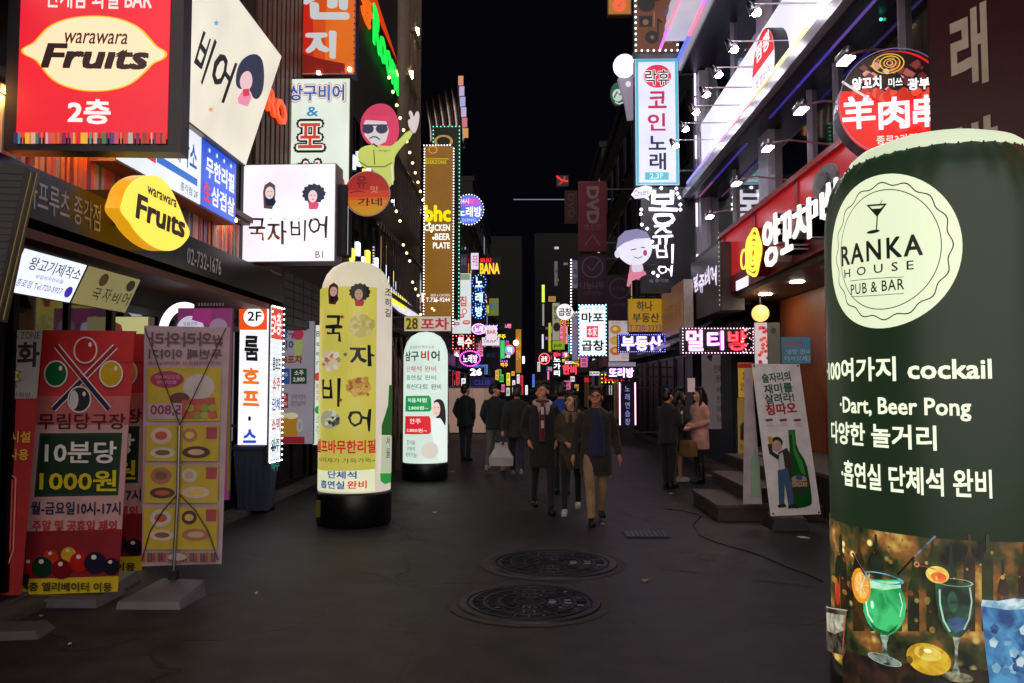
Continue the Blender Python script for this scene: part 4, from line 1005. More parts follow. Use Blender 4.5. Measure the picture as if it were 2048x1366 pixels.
# posters behind
T = sign('poster', 'grey printed pub poster with beer mugs and blue and red price squares', 'poster', (557, 642, 628, 888), 'f:#a098a4*.5', Y=12.6, depth=.06, bez=.004, frame='d:#202024,.5')  # poster face and prints glow instead of being lit
T.t('상구\n비어', (560, 658, 594, 700), 'e:#28406a*.6', bold=.05); T.ell((586, 658, 608, 680), 'e:#b03050*.6'); T.p([(588, 680), (606, 680), (604, 712), (590, 712)], 'e:#98a858*.6'); T.t('28포차', (558, 710, 606, 728), 'e:#7a4018*.6', bold=.06)
T.p([(558, 737), (558, 768), (580, 768), (580, 737)], 'e:#284a8a*.6'); T.p([(583, 737), (583, 768), (614, 768), (614, 737)], 'e:#183828*.6'); T.t('소주\n2,800', (587, 741, 610, 764), 'e:#d8d8d0*.6', bold=.02); T.t('맥주', (561, 745, 577, 755), 'e:#c8d0e8*.6')
T.p([(555, 786), (555, 816), (577, 816), (577, 786)], 'e:#9a2030*.6'); T.t('안주\n3,800', (558, 789, 575, 812), 'e:#e8d8d0*.6'); T.t('단체석완비\n흡연실완비', (583, 788, 612, 812), 'e:#383038*.6')
for x, w in ((556, 18), (572, 24)): T.p([(x, 832), (x, 872), (x + w, 872), (x + w, 832)], 'e:#a87820*.6'); T.ell((x - 1, 825, x + w + 1, 838), 'e:#d8c8a0*.6')
T.ell((594, 838, 606, 864), 'e:#b0a8a8*.6', inner=.7); T.p([(557, 873), (557, 887), (610, 887), (610, 873)], 'e:#8a1c28*.6')
T = sign('light_box', 'white lit menu board peeking out behind the yellow column', 'sign', (628, 650, 664, 890), 'f:#dcead8*.85', Y=12.9, depth=.12, bez=.004)
T.t('B\ne\ne\nr', (633, 662, 640, 730), 'e:#302828*.6'); T.ell((629, 745, 643, 762), 'e:#d04040*.8'); T.ell((630, 812, 643, 828), 'e:#20a050*.8'); T.t('룸\n호\n프', (632, 768, 641, 800), 'e:#c04048*.8'); T.t('소\n주', (632, 832, 641, 868), 'e:#30a060*.8')
# dustbin
c = onZ(500, 1030); T = Thing('dustbin', 'dark blue-grey plastic dustbin standing under the white lit pillar', 'bin', (c.x, c.y + .22, 0), .12)
q = MB(); q.raw([(-.19, -.19, .05), (.19, -.19, .05), (.19, .22, .05), (-.19, .22, .05), (-.25, -.25, .86), (.25, -.25, .86), (.25, .26, .86), (-.25, .26, .86)], BOXF2); q.build('body', 'd:#3a4258,.45', T.o)
q = MB(); q.box(-.275, .275, -.28, .28, .862, .90); q.raw([(-.26, -.26, .90), (.26, -.26, .90), (.26, .26, .90), (-.26, .26, .90), (-.2, -.2, .955), (.2, -.2, .955), (.2, .22, .955), (-.2, .22, .955)], BOXF2); q.build('lid', 'd:#2a3466,.4', T.o)
for k in (-1, 1):
    q = MB(); q.tube([(k * .15, .24, .06), (k * .21, .24, .06)], .06, 12); q.build('wheel', 'd:#101012,.5', T.o)
q = MB()
for k in range(5): q.box(-.18 + k * .08, -.165 + k * .08, -.245, -.19, .1, .82)
q.build('rib', 'd:#343c50,.45', T.o, kind='stuff')

# ---------------------------------------------------------------- glowing columns
def column(label, px, Yc, r, zb, prof, body, cap, capm='f:#d8d0b4*.8', basem='d:#08080a,.35', base_r=1.03):
    X = (px - 1060) / 1600 * Yc
    T = Thing('glowing_column', label, 'advertising column', (X, Yc, 0), 0, r=r)
    q = MB(); q.lathe([(r * .96, .0), (r * base_r, .03), (r * base_r, zb - .05), (r * .99, zb - .012)], 40); q.build('base', basem, T.o, True)
    q = MB(); q.lathe([(r, zb - .01)] + prof, 112, cap=False)
    zt = prof[-1][1]
    if len(prof) > 4:
        q.v = [(x * (1 + .012 * math.sin(28 * math.atan2(y, x) + 2 * math.sin(5 * math.atan2(y, x)))), y * (1 + .012 * math.sin(28 * math.atan2(y, x) + 2 * math.sin(5 * math.atan2(y, x)))), z) if z > zt - .12 else (x, y, z) for x, y, z in q.v]
    q.build('inflated_body', body, T.o, True)
    if cap: q = MB(); q.lathe(cap, 56, cap=False); q.build('cap', capm, T.o, True)
    T.lay = -.002; T.y0 = 0
    return T
def seams(T, r, z, n, m='d:#20241c,.5'):
    q = MB()
    for k in range(n):
        a = -PI * .1 + PI * 1.2 * k / n; q.tube([((r + .001) * math.sin(a - PI / 2), -(r + .001) * math.cos(a - PI / 2), z - .015), ((r - .003) * math.sin(a - PI / 2), -(r - .003) * math.cos(a - PI / 2), z + .03)], .004, 4)
    q.build('gathered_seam', m, T.o, kind='stuff')
r = .446
CAPY = [(r, 2.77), (r * .985, 2.86), (r * .93, 2.98), (r * .83, 3.09), (r * .66, 3.18), (r * .4, 3.245), (.01, 3.27)]
T = column('yellow inflated light column with four big black characters on the left', 710, 10.0, r, .43, [(r, 2.77)], 'f:#d8ccbc*.85', CAPY)
s0 = -r * 1.55; s1 = T.L(752, 780)[0]
T.p([(s0, .44), (s0, 2.9), (s1, 2.9), (s1, .44)], 'f:#c2b84e*.86', local=True, name='yellow_print')
T.p([T.L(640, 940), (s0, T.L(700, 940)[1]), (s0, .44), (s1, .44), (s1 * .98, T.L(700, 940)[1])], 'f:#e4e8c0*.9', local=True)  # paler foot: shine of the lamp inside put into the colour
for ch, rc in (('국', (651, 631, 686, 684)), ('자', (699, 691, 750, 734)), ('비', (645, 755, 680, 812)), ('어', (697, 817, 741, 862))): T.t(ch, rc, BK, bold=.02, warp=hand(.012, ord(ch)))
woman(T, 668, 582, 16, 'e:#4a1c18*.6', 'e:#181018*.5', False, 'e:#d8a898*.6'); woman(T, 718, 588, 18, 'e:#101014*.5', 'e:#a82028*.7', True, 'e:#b89878*.6')
def blob(T, cx, cy, w, h, cols, seed, n=26):
    rb = random.Random(seed)
    T.ell((cx - w * .45, cy - h * .4, cx + w * .45, cy + h * .45), cols[0])
    for k in range(n):
        a = rb.random() * 6.28; d = rb.random() ** .6; x = cx + w * .45 * d * math.cos(a); y = cy + h * .42 * d * math.sin(a); s = .06 + .08 * rb.random()
        T.ell((x - w * s, y - h * s, x + w * s, y + h * s), cols[rb.randrange(len(cols))], n=7)
blob(T, 722, 650, 54, 54, ['e:#b4a860*.75', 'e:#c8bc80*.7', 'e:#b0a050*.7'], 1); blob(T, 664, 720, 40, 48, ['e:#c8b498*.75', 'e:#c06a50*.6', 'e:#a89858*.6', 'e:#d8ccb8*.7'], 2); blob(T, 718, 772, 48, 44, ['e:#b88a38*.7', 'e:#c8a050*.7', 'e:#98602a*.6'], 3); blob(T, 664, 838, 42, 44, ['e:#a8a488*.7', 'e:#4a4a3a*.5', 'e:#c8c8b0*.75', 'e:#6a6850*.5'], 4)
T.t('셀프바무한리필', (639, 880, 749, 907), 'e:#c82028*.75', bold=.05); T.t('식자재가 가득가득~', (642, 916, 749, 926), 'e:#3a3418*.5'); T.t('단체석', (659, 942, 713, 957), 'e:#2a50a0*.8', bold=.04); T.t('흡연실', (646, 961, 690, 977), 'e:#2a50a0*.8', bold=.04); T.t('완비', (695, 961, 732, 977), 'e:#d83020*.8', bold=.04)
for x, y, c in ((686, 634, '#803020'), (692, 709, '#486070'), (683, 800, '#904020'), (734, 789, '#c06020')):
    T.p([(x + (5 if k % 2 == 0 else 2.2) * math.sin(k * PI / 5), y - (5 if k % 2 == 0 else 2.2) * math.cos(k * PI / 5)) for k in range(10)], 'e:%s*.6' % c)
T.t('조\n히\n길', (766, 578, 778, 634), BK, bold=.02)
T.p([(774, 770), (772, 810), (760, 850), (760, 870), (779, 870), (780, 770)], 'e:#2a6a30*.6'); T.p([(760, 872), (758, 945), (778, 945), (779, 872)], 'e:#c8d0b0*.7'); T.p([(757, 946), (758, 962), (766, 968), (777, 964), (778, 946)], 'e:#30a040*.7'); T.t('서\n울', (768, 872, 776, 915), BK)
T.box('control_panel', 'd:#6a6418,.5', -.40, -.34, -.30, -.27, .12, .32)
r = .405
CAPW = [(r, 2.25), (r * .97, 2.36), (r * .86, 2.5), (r * .66, 2.61), (r * .35, 2.68), (.01, 2.7)]
T = column('white inflated light column with a green and a red price tag', 851, 14.7, r, .33, [(r, 2.25)], 'f:#d8ece0*.95', CAPW, 'f:#d8ece0*.95')
T.t('실내포차 맥주소주', (820, 691, 868, 697), 'e:#787060*.6'); T.t('삼구', (811, 702, 838, 722), 'e:#283838*.6', bold=.04); T.t('비', (842, 701, 858, 721), 'e:#c02030*.8', bold=.05); T.t('어', (862, 701, 879, 722), 'e:#283838*.6', bold=.04)
T.t('·단체석 완비', (812, 732, 872, 743), 'e:#c05050*.7', bold=.01); T.t('·흡연실 완비', (812, 750, 872, 760), 'e:#40886a*.7', bold=.01); T.t('·최신다트 완비', (812, 768, 882, 779), 'e:#303438*.6', bold=.01)
T.p([(812, 792), (811, 823), (860, 823), (863, 818), (862, 797), (858, 791)], 'e:#1a9a50*.85'); T.t('처음처럼', (816, 796, 853, 805), 'e:#e8fff0*.95', bold=.02); T.t('2,800원~', (817, 812, 856, 820), 'e:#e8fff0*.95', bold=.02)
T.p([(811, 832), (810, 868), (858, 868), (862, 864), (861, 838), (858, 832)], 'e:#e02830*.85'); T.t('안주', (820, 837, 842, 848), 'e:#ffe8e8*.95', bold=.02); T.t('3,800원~', (814, 857, 854, 865), 'e:#ffe8e8*.95', bold=.02)
T.p(ck([(866, 812), (868, 800), (880, 797), (889, 806), (892, 840), (888, 862), (880, 846), (870, 832)]), 'e:#383038*.6'); T.ell((864, 804, 880, 833), 'e:#f0d0c4*.9'); T.line([(868, 816), (871, 815)], 1.2, BK); T.line([(875, 815), (878, 816)], 1.2, BK); T.line([(870, 826), (875, 826)], 1.2, 'e:#d05060*.8'); T.p([(862, 838), (880, 836), (892, 858), (893, 920), (880, 922), (866, 880)], 'e:#e8f4f0*.95'); T.ell((842, 884, 876, 918), 'e:#e0d8cc*.85'); T.t('참이슬\n단체석\n예약가능', (812, 880, 834, 915), 'e:#485858*.6')
# ================================================================ SIGNS ON THE RIGHT
# big green inflated column in the foreground
r = .503
CAPG = [(r * .775, 2.742), (r * .76, 2.775), (r * .68, 2.81), (r * .5, 2.845), (r * .25, 2.865), (.01, 2.87)]
T = column('large dark green inflated light column in the right foreground with a round pub badge', 1874, 3.8, r, .42, [(r, 1.2), (r * 1.002, 2.2), (r, 2.43), (r * .985, 2.53), (r * .94, 2.63), (r * .87, 2.70), (r * .775, 2.745)], 'f:#1f3420*.60', CAPG, 'f:#d4e0c0*.95')
seams(T, r * .80, 2.715, 30)
T.t('·100여가지 cockail', (1655, 712, 1983, 762), 'e:#eef8d8*1.05', bold=.035); T.t('·Dart, Beer Pong', (1655, 795, 1942, 840), 'e:#eef8d8*1.05', bold=.03)
T.t('다양한 놀거리', (1664, 848, 1873, 896), 'e:#eef8d8*1.05', bold=.035); T.t('·흡연실 단체석 완비', (1655, 932, 1983, 988), 'e:#eef8d8*1.05', bold=.035)
BG = (1664, 343, 1925, 655)
T.ell(BG, 'e:#e2ecc8*1.0', n=64)
T.ell((1672, 356, 1911, 642), 'e:#182018*.6', n=120, inner=.982, fn=lambda a: .955 + .028 * math.cos(a * 16))
T.ell((1682, 376, 1884, 618), 'e:#182018*.6', n=80, inner=.985)
DK = 'e:#182018*.6'
T.t('RANKA', (1684, 477, 1846, 519), DK, bold=.03, sp=1.15); T.t('H O U S E', (1690, 528, 1828, 546), DK, bold=.012, sp=1.2); T.t('PUB & BAR', (1703, 562, 1809, 584), DK, bold=.012, sp=1.1)
T.line([(1702, 562), (1752, 557), (1808, 554)], 1.2, DK); T.line([(1704, 594), (1752, 591), (1808, 587)], 1.2, DK)
T.p([(1734, 410), (1775, 407), (1757, 432), (1755, 434)], DK); T.p([(1740, 413), (1769, 411), (1762, 417), (1746, 418)], 'e:#d8ecc4*.98'); T.line([(1756, 430), (1754, 463)], 2.4, DK); T.ell((1735, 460, 1761, 467), DK, n=16); T.line([(1760, 412), (1766, 400)], 1.2, DK)
# cocktail photograph printed round the foot
def bokeh():
    m, nt, b = newmat('bar_bokeh_print'); tc = add(nt, 'ShaderNodeTexCoord')
    n = add(nt, 'ShaderNodeTexNoise'); n.inputs['Scale'].default_value = 7; n.inputs['Detail'].default_value = 3; nt.links.new(tc.outputs['Object'], n.inputs['Vector'])
    cr = add(nt, 'ShaderNodeValToRGB'); e = cr.color_ramp.elements
    e[0].position = .38; e[0].color = (.004, .006, .003, 1); e[1].position = .72; e[1].color = (.42, .30, .06, 1)
    k = cr.color_ramp.elements.new(.5); k.color = (.03, .03, .008, 1)
    k = cr.color_ramp.elements.new(.6); k.color = (.16, .06, .015, 1)
    nt.links.new(n.outputs[0], cr.inputs[0])
    v = add(nt, 'ShaderNodeTexVoronoi'); v.inputs['Scale'].default_value = 16; nt.links.new(tc.outputs['Object'], v.inputs['Vector'])
    mr = add(nt, 'ShaderNodeMapRange'); mr.inputs[1].default_value = .12; mr.inputs[2].default_value = .28; mr.inputs[3].default_value = .8; mr.inputs[4].default_value = 0
    nt.links.new(v.outputs['Distance'], mr.inputs[0])
    n2 = add(nt, 'ShaderNodeTexNoise'); n2.inputs['Scale'].default_value = 3.1; nt.links.new(tc.outputs['Object'], n2.inputs['Vector'])
    m2 = add(nt, 'ShaderNodeMapRange'); m2.inputs[1].default_value = .5; m2.inputs[2].default_value = .62; nt.links.new(n2.outputs[0], m2.inputs[0])
    mu = add(nt, 'ShaderNodeMath', operation='MULTIPLY'); nt.links.new(mr.outputs[0], mu.inputs[0]); nt.links.new(m2.outputs[0], mu.inputs[1])
    mx = add(nt, 'ShaderNodeMix', data_type='RGBA'); mx.inputs[7].default_value = (.85, .66, .22, 1)
    nt.links.new(mu.outputs[0], mx.inputs[0]); nt.links.new(cr.outputs[0], mx.inputs[6]); nt.links.new(mx.outputs[2], b.inputs['Emission Color'])
    b.inputs['Emission Strength'].default_value = 1.6; b.inputs['Base Color'].default_value = (.02, .02, .02, 1)
    return m
BOK = bokeh()
zz1 = 1.075
T.p([(-r * 2.1, .425), (-r * 2.1, zz1), (r * 2.1, zz1), (r * 2.1, .425)], BOK, local=True, name='cocktail_photograph')
rb = random.Random(11)
NP = lambda a, b, k=.8, sc=9: 'n:%s-%s*%g,%g' % (a, b, k, sc)
for k in range(11):      # blurred bottles at the back of the photograph
    x = 1668 + k * 36 + rb.random() * 10; h = rb.choice([150, 180, 200]); c = rb.choice([('#141a08', '#3a4a10'), ('#1c1208', '#5a3a10'), ('#20100a', '#6a3014'), ('#0c120a', '#24381c')])
    T.p([(x, 1262), (x, 1262 - h + 66), (x + 3, 1262 - h + 52), (x + 8, 1262 - h + 40), (x + 9, 1262 - h + 8), (x + 11, 1262 - h + 5), (x + 14, 1262 - h + 8), (x + 15, 1262 - h + 40), (x + 20, 1262 - h + 52), (x + 23, 1262 - h + 66), (x + 23, 1262)], NP(*c, .55, 6))
for k in range(60):
    x = 1662 + rb.random() * 380; yy = 1075 + rb.random() * 190; w = 3 + rb.random() * 9
    T.ell((x, yy, x + w, yy + w * 1.1), rb.choice([NP('#603010', '#c06820', .55), NP('#806018', '#d8a838', .6), NP('#50400c', '#e8d070', .6), NP('#402008', '#a04018', .5)]), n=12)
T.p([(1656, 1285), (1700, 1300), (1800, 1322), (1900, 1335), (2000, 1336), (2060, 1330), (2060, 1380), (1800, 1380), (1656, 1340)], NP('#0c0604', '#4a2c14', .5, 14))
G1 = NP('#1c9a50', '#48d880', .85, 12); HI = 'e:#d8ffe8*.9'
T.p([(1742, 1158), (1737, 1180), (1733, 1200), (1734, 1222), (1742, 1244), (1754, 1259), (1768, 1268), (1782, 1270), (1796, 1262), (1806, 1250), (1813, 1234), (1816, 1210), (1812, 1190), (1806, 1175), (1806, 1158)], G1)
T.p([(1742, 1160), (1804, 1162), (1806, 1174), (1774, 1179), (1740, 1173)], NP('#88e8a8', '#c8ffd8', .9, 20)); T.p([(1746, 1240), (1760, 1255), (1782, 1262), (1802, 1245), (1795, 1258), (1780, 1269), (1766, 1267), (1752, 1256)], NP('#0c6030', '#1c8a48', .7))
T.line([(1744, 1180), (1739, 1205), (1743, 1228), (1752, 1243)], 3, HI); T.line([(1803, 1184), (1809, 1208), (1804, 1232)], 1.6, HI); T.ell((1748, 1200, 1754, 1216), HI, n=10)
T.p([(1766, 1268), (1784, 1270), (1779, 1285), (1780, 1305), (1785, 1315), (1765, 1313), (1770, 1303), (1771, 1285)], NP('#405048', '#b8d8c0', .7, 25)); T.ell((1743, 1308, 1808, 1328), NP('#303a34', '#a8b8a8', .6, 25)); T.ell((1743, 1308, 1808, 1328), 'e:#c8d8c8*.6', inner=.93)
T.ell((1712, 1136, 1748, 1205), NP('#e07808', '#f8a828', .95)); T.ell((1717, 1144, 1745, 1197), NP('#f0a030', '#ffd070', .95, 20))
for k in range(7): a = k * PI / 3.5; T.line([(1731, 1170), (1731 + 12 * math.cos(a), 1170 + 23 * math.sin(a))], 1.2, 'e:#fff0c0*.8')
T.ell((1734, 1145, 1812, 1166), NP('#3888b0', '#a0e0f0', .85, 22), inner=.84)
T.ell((1658, 1140, 1690, 1208), NP('#e06808', '#f8a028', .9)); T.ell((1658, 1150, 1680, 1198), NP('#b83010', '#e85828', .9))
T.line([(1738, 1148), (1714, 1105)], 3.5, 'e:#101010*.6'); T.line([(1739, 1147), (1716, 1106)], 1, 'e:#808880*.6'); T.line([(1800, 1148), (1832, 1112)], 4, 'e:#14181c*.6'); T.line([(1832, 1112), (1872, 1070)], 4, NP('#405060', '#a8b8c8', .7, 20))
GL = NP('#10281c', '#3a6a4c', .6, 10)
T.p([(1872, 1164), (1873, 1195), (1878, 1225), (1886, 1248), (1896, 1264), (1908, 1272), (1922, 1270), (1934, 1256), (1943, 1232), (1947, 1200), (1942, 1162)], GL); T.line([(1880, 1176), (1881, 1205), (1888, 1238), (1900, 1260)], 3.5, 'e:#a8e8c8*.75'); T.line([(1937, 1172), (1941, 1200), (1936, 1234), (1926, 1256)], 3, 'e:#c0d8c0*.7')
T.p([(1893, 1236), (1900, 1254), (1912, 1262), (1924, 1256), (1934, 1236), (1914, 1231)], NP('#142840', '#4a78a8', .6, 15)); T.ell((1895, 1180, 1915, 1222), NP('#1c4830', '#48886a', .5, 15), n=16)
T.p([(1905, 1270), (1920, 1272), (1915, 1290), (1914, 1320), (1919, 1345), (1903, 1344), (1909, 1320), (1909, 1290)], NP('#506050', '#d0d8c0', .65, 25)); T.ell((1885, 1340, 1944, 1360), NP('#40402c', '#c0b890', .55, 25)); T.ell((1871, 1154, 1944, 1170), 'e:#b0d0b8*.6', inner=.88)
T.ell((1854, 1130, 1898, 1164), NP('#d8a020', '#f8e068', .95, 18)); T.ell((1864, 1142, 1893, 1161), NP('#d03810', '#ff7838', .95, 20)); T.line([(1836, 1128), (1850, 1130), (1872, 1136)], 1.6, 'e:#b04030*.8'); T.ell((1832, 1121, 1842, 1132), 'e:#d8a060*.8', inner=.6)
T.ell((1818, 1284, 1902, 1346), NP('#b88408', '#e8c028', .9, 16)); T.ell((1832, 1289, 1884, 1318), NP('#e0b828', '#f8e068', .85, 16)); T.ell((1818, 1308, 1830, 1324), NP('#705008', '#b88810', .7)); T.ell((1850, 1294, 1866, 1302), 'e:#fff8c8*.9', n=12)
T.p([(1958, 1208), (1966, 1290), (1975, 1366), (2060, 1366), (2060, 1205)], NP('#1c4c8c', '#58a8dc', .75, 13)); T.p([(1958, 1208), (1960, 1196), (1990, 1198), (2020, 1193), (2060, 1196), (2060, 1212), (2010, 1216)], NP('#78b0c8', '#e0f4f8', .85, 26))
for k in range(14):
    x = 1972 + rb.random() * 70; y = 1225 + rb.random() * 110; T.p([(x, y), (x + 9, y - 8), (x + 18, y + 2), (x + 12, y + 14), (x + 3, y + 11)], rb.choice([NP('#4888b8', '#a8dcf0', .75, 20), NP('#16386c', '#3878b8', .7, 20), NP('#88c0d8', '#e0f8ff', .7, 20)]))
T.p([(1666, 1212), (1667, 1300), (1700, 1310), (1706, 1218)], NP('#282420', '#8a8068', .5, 14)); T.p([(1667, 1225), (1669, 1262), (1684, 1268), (1700, 1260), (1703, 1230)], NP('#908c70', '#e8e4c8', .7, 18)); T.line([(1666, 1214), (1707, 1220)], 1.6, 'e:#e0e0c8*.7'); T.line([(1704, 1222), (1698, 1305)], 1.6, 'e:#c06040*.7')
# maroon karaoke sign at the top right corner
T = Thing('light_box', 'dark maroon sign with slanting cream characters at the top right corner', 'sign', onY(1868, 300, 6.3) - Vector((0, 0, .2)), math.radians(-62))
xa = T.L(1858, 150)[0]
T.box('casing', 'd:#30161c,.4', xa, xa + 2.6, 0, .22, 0, 3.2); T.box('sign_face', 'd:#451c22,.35', xa + .02, xa + 2.58, -.012, -.0005, .02, 3.18)
T.t('래', None, 'd:#d8ccba,.4', bold=.05, loc=LL(T, (1904, 110), (1955, 172), (1978, 90), (1955, 10))); T.t('방', None, 'd:#d8ccba,.4', bold=.05, loc=LL(T, (1915, 300), (1960, 350), (1999, 280), (1975, 232)))
# round skewer restaurant sign
T = Thing('round_sign', 'large round red lit sign with three white Chinese characters', 'sign', onY(1790, 320, 7.0), math.radians(-12))
RC = (1676, 102, 1898, 312)
T.ell(RC, 'd:#15151a,.35', name='casing', y=0, th=-.24, n=48); T.ell(RC, 'f:#e42018*1.05', y=-.004, n=56); T.lay = -.006
def halfdisc(y0, m, mar=0):
    pts = []
    for k in range(81):
        a = 2 * PI * k / 80; x = 1787 + (109 - mar) * math.cos(a); y = 207 + (103 - mar) * math.sin(a)
        if y <= y0: pts.append((x, y))
    T.p(sorted(pts, key=lambda p: math.atan2(p[1] - y0 + 30, p[0] - 1787)), m)
halfdisc(188, 'e:#2a1418*.6')
rb = random.Random(2)
for k in range(90):
    a = rb.random() * 6.28; d = rb.random() ** .5; x = 1790 + 96 * d * math.cos(a); y = 150 + 44 * d * math.sin(a)
    if (x - 1787) ** 2 + (y - 207) ** 2 > 94 ** 2: continue
    s_ = 5 + rb.random() * 7; T.p([(x - s_, y), (x, y - s_ * .8), (x + s_, y - s_ * .1), (x + s_ * .2, y + s_ * .8)], 'e:%s*.75' % rb.choice(['#b8605a', '#6a2c30', '#d89a90', '#8a3c3c', '#e8c0b4', '#401c20']))
for k in range(26):
    x = 1700 + k * 7; T.ell((x, 184 + 7 * math.sin(k * 1.7), x + 15, 202 + 6 * math.sin(k)), 'e:%s*.9' % rb.choice(['#e42018', '#d03020', '#f05038']), n=10)
T.ell((1742, 112, 1806, 152), 'e:#f0c838*1', inner=.93); T.ell((1756, 116, 1798, 146), 'e:#f0c838*1', inner=.9); T.ell((1764, 122, 1790, 140), 'e:#f0c838*1', inner=.86); T.ell((1770, 126, 1783, 136), 'e:#f0c838*1', inner=.75)
T.t('양꼬치', (1702, 158, 1760, 184), 'e:#ffffff*1.2', bold=.05); T.ell((1772, 152, 1804, 185), 'e:#100c10*.6'); T.t('미쓰', (1774, 160, 1802, 178), 'e:#ffffff*1.2', bold=.03); T.t('광부', (1812, 160, 1856, 184), 'e:#ffffff*1.2', bold=.05)
for ch, rc in (('羊', (1682, 196, 1748, 262)), ('肉', (1754, 198, 1816, 262)), ('串', (1822, 194, 1878, 258))): T.t(ch, rc, 'e:#fdf4ff*1.25', bold=.045)
T.t('종로3가점', (1750, 273, 1830, 291), 'e:#ffe0d8*1', bold=.03); T.line([(1682, 168), (1712, 188), (1740, 205)], 5, 'e:#e8d8d8*.9')
T.ell((1675, 101, 1899, 313), 'e:#9088b8*.6', inner=.985, n=56)
q = MB(); q.tube([(.95, .12, .9), (.5, .12, .7)], .03, 8); q.build('bracket', 'm:#404048,.4', T.o)
# oval disc on the white band
T = Thing('round_sign', 'white lit disc with a red top half hanging edge-on from the white band', 'sign', onX(1530, 215, 3.72), -PI / 2)
ov = (1500, 58, 1556, 214); x0, z0, x1, z1 = T.rect(ov); cz = (z0 + z1) / 2; cx = (x0 + x1) / 2; R0 = (z1 - z0) / 2
T.ell((cx - R0, cz - R0, cx + R0, cz + R0), 'd:#16181c,.35', name='casing', y=0, th=-.22, local=True, n=40); T.ell((cx - R0 * .97, cz - R0 * .97, cx + R0 * .97, cz + R0 * .97), 'f:#f4ecf0*1.2', local=True, y=-.004, n=40)
T.lay = -.006; T.ell((cx - R0 * .97, cz - R0 * .97, cx + R0 * .97, cz + R0 * .97), 'e:#e01828*1.05', local=True, n=24, a0=.12, a1=PI - .12)
T.ell((cx - R0 * .9, cz - R0 * .92, cx + R0 * .9, cz + R0 * .1), 'e:#f06078*.9', local=True, n=20, a0=PI + .5, a1=2 * PI - .5)
T.t('짬뽕', None, 'e:#fff4f4*1.2', bold=.03, loc=(cx - .38, cz + .22, cx + .38, cz + .5)); T.t('홍콩반점', None, 'e:#c86878*.8', bold=.02, loc=(cx - .42, cz - .28, cx + .42, cz - .05))
# letters on the red fascia, each letter is its own raised piece
T = Thing('letter_sign', 'row of raised white letters and a yellow spiral logo on the red fascia', 'sign', (4.0 - .30, 15.6, 3.74), -PI / 2)
def W3(T, ch, x0, z0, x1, z1, bold=.022, m='e:#fffdf6*1.5'):
    T.t(ch, None, m, bold=bold, loc=(x0, z0, x1, z1), th=.02, y=-.22, name='letter_face'); T.t(ch, None, 'd:#c0aca8,.4', bold=bold, loc=(x0, z0, x1, z1), th=.2, y=-.01, name='letter_side')
for ch, px0, py0, px1, py1 in (('양', 1527, 432, 1560, 533), ('꼬', 1563, 425, 1585, 505), ('치', 1587, 405, 1622, 485), ('미', 1615, 395, 1648, 445), ('쓰', 1648, 360, 1685, 430), ('광', 1690, 330, 1730, 400), ('부', 1735, 300, 1780, 370)):
    T.y0 = -.22; l = T.rect((px0, py0, px1, py1)); T.y0 = 0; W3(T, ch, *l)
T.y0 = -.22; sp_ = T.rect((1489, 455, 1522, 557)); T.y0 = 0
cx, cz = (sp_[0] + sp_[2]) / 2, (sp_[1] + sp_[3]) / 2; rx_, rz_ = (sp_[2] - sp_[0]) / 2, (sp_[3] - sp_[1]) / 2
T.ell(sp_, 'd:#7a1014,.4', name='logo_plate', y=-.01, th=.18, local=True, fn=lambda a: .94 + .06 * math.cos(5 * a))
T.ell(sp_, 'e:#ffe040*1.6', name='logo_tube', y=-.2, th=.02, local=True, inner=.88, fn=lambda a: .94 + .06 * math.cos(5 * a))
for k in (.72, .48, .26): T.ell((cx - rx_ * k, cz - rz_ * k, cx + rx_ * k, cz + rz_ * k), 'e:#ffe040*1.6', name='logo_tube', y=-.2, th=.02, local=True, inner=.82 - .1 * (k < .5))
T.ell((cx - rx_ * 1.6, cz - rz_ * .45, cx - rx_ * .75, cz + rz_ * .4), 'e:#ffe040*1.5', name='logo_tube', y=-.2, th=.02, local=True, inner=.8)
l = T.rect((1474, 552, 1497, 580)); T.box('white_plate', 'e:#f4e8ec*1.1', l[0], l[2], -.02, -.001, l[1] + .03, l[1] + .2)
for k, (px, py) in enumerate(((1640, 372), (1610, 470))):
    pass
T = Thing('vent_disc', 'grey round dish fixed on the red fascia by the foreground column', 'dish', onX(1655, 400, 3.6), -PI / 2)
T.ell((1632, 330, 1680, 392), 'd:#8a8488,.4', name='dish', y=0, th=.05); T.ell((1644, 345, 1668, 378), 'd:#6a6468,.4', name='hub', y=-.055, th=.03)
# coin karaoke sign
T = sign('light_box', 'tall white and light blue lit sign with red then dark block characters', 'sign', (1270, 117, 1358, 371), 'f:#dcdcf8*1.1', Y=18.6, depth=.3, bez=.012, frame='d:#5a7a88,.4')
b_ = T.bx
for a in ((b_[0] + .02, b_[0] + .085, b_[1] + .02, b_[3] - .02), (b_[2] - .085, b_[2] - .02, b_[1] + .02, b_[3] - .02), (b_[0] + .085, b_[2] - .085, b_[3] - .085, b_[3] - .02), (b_[0] + .085, b_[2] - .085, b_[1] + .02, b_[1] + .07)): T.box('blue_border', 'e:#58b8d0*.9', a[0], a[1], -.016, -.0125, a[2], a[3])
T.ell((1287, 130, 1342, 176), 'e:#e03048*.95', n=30); T.t('락휴', (1289, 139, 1340, 172), 'e:#ffffff*1.1', bold=.06); T.t('락휴', (1290, 140, 1339, 171), BK, bold=.02)
for ch, rc, c in (('코', (1296, 183, 1333, 217), '#c83058'), ('인', (1295, 227, 1331, 262), '#c83058'), ('노', (1297, 272, 1332, 300), '#1c1c44'), ('래', (1299, 306, 1332, 340), '#1c1c44')): T.t(ch, rc, 'e:%s*.8' % c, bold=.035)
T.p([(1290, 345), (1290, 360), (1337, 360), (1337, 345)], 'e:#50b8c8*.95'); T.t('2,3F', (1300, 347, 1326, 359), 'e:#c8f4f8*1.1', bold=.01)
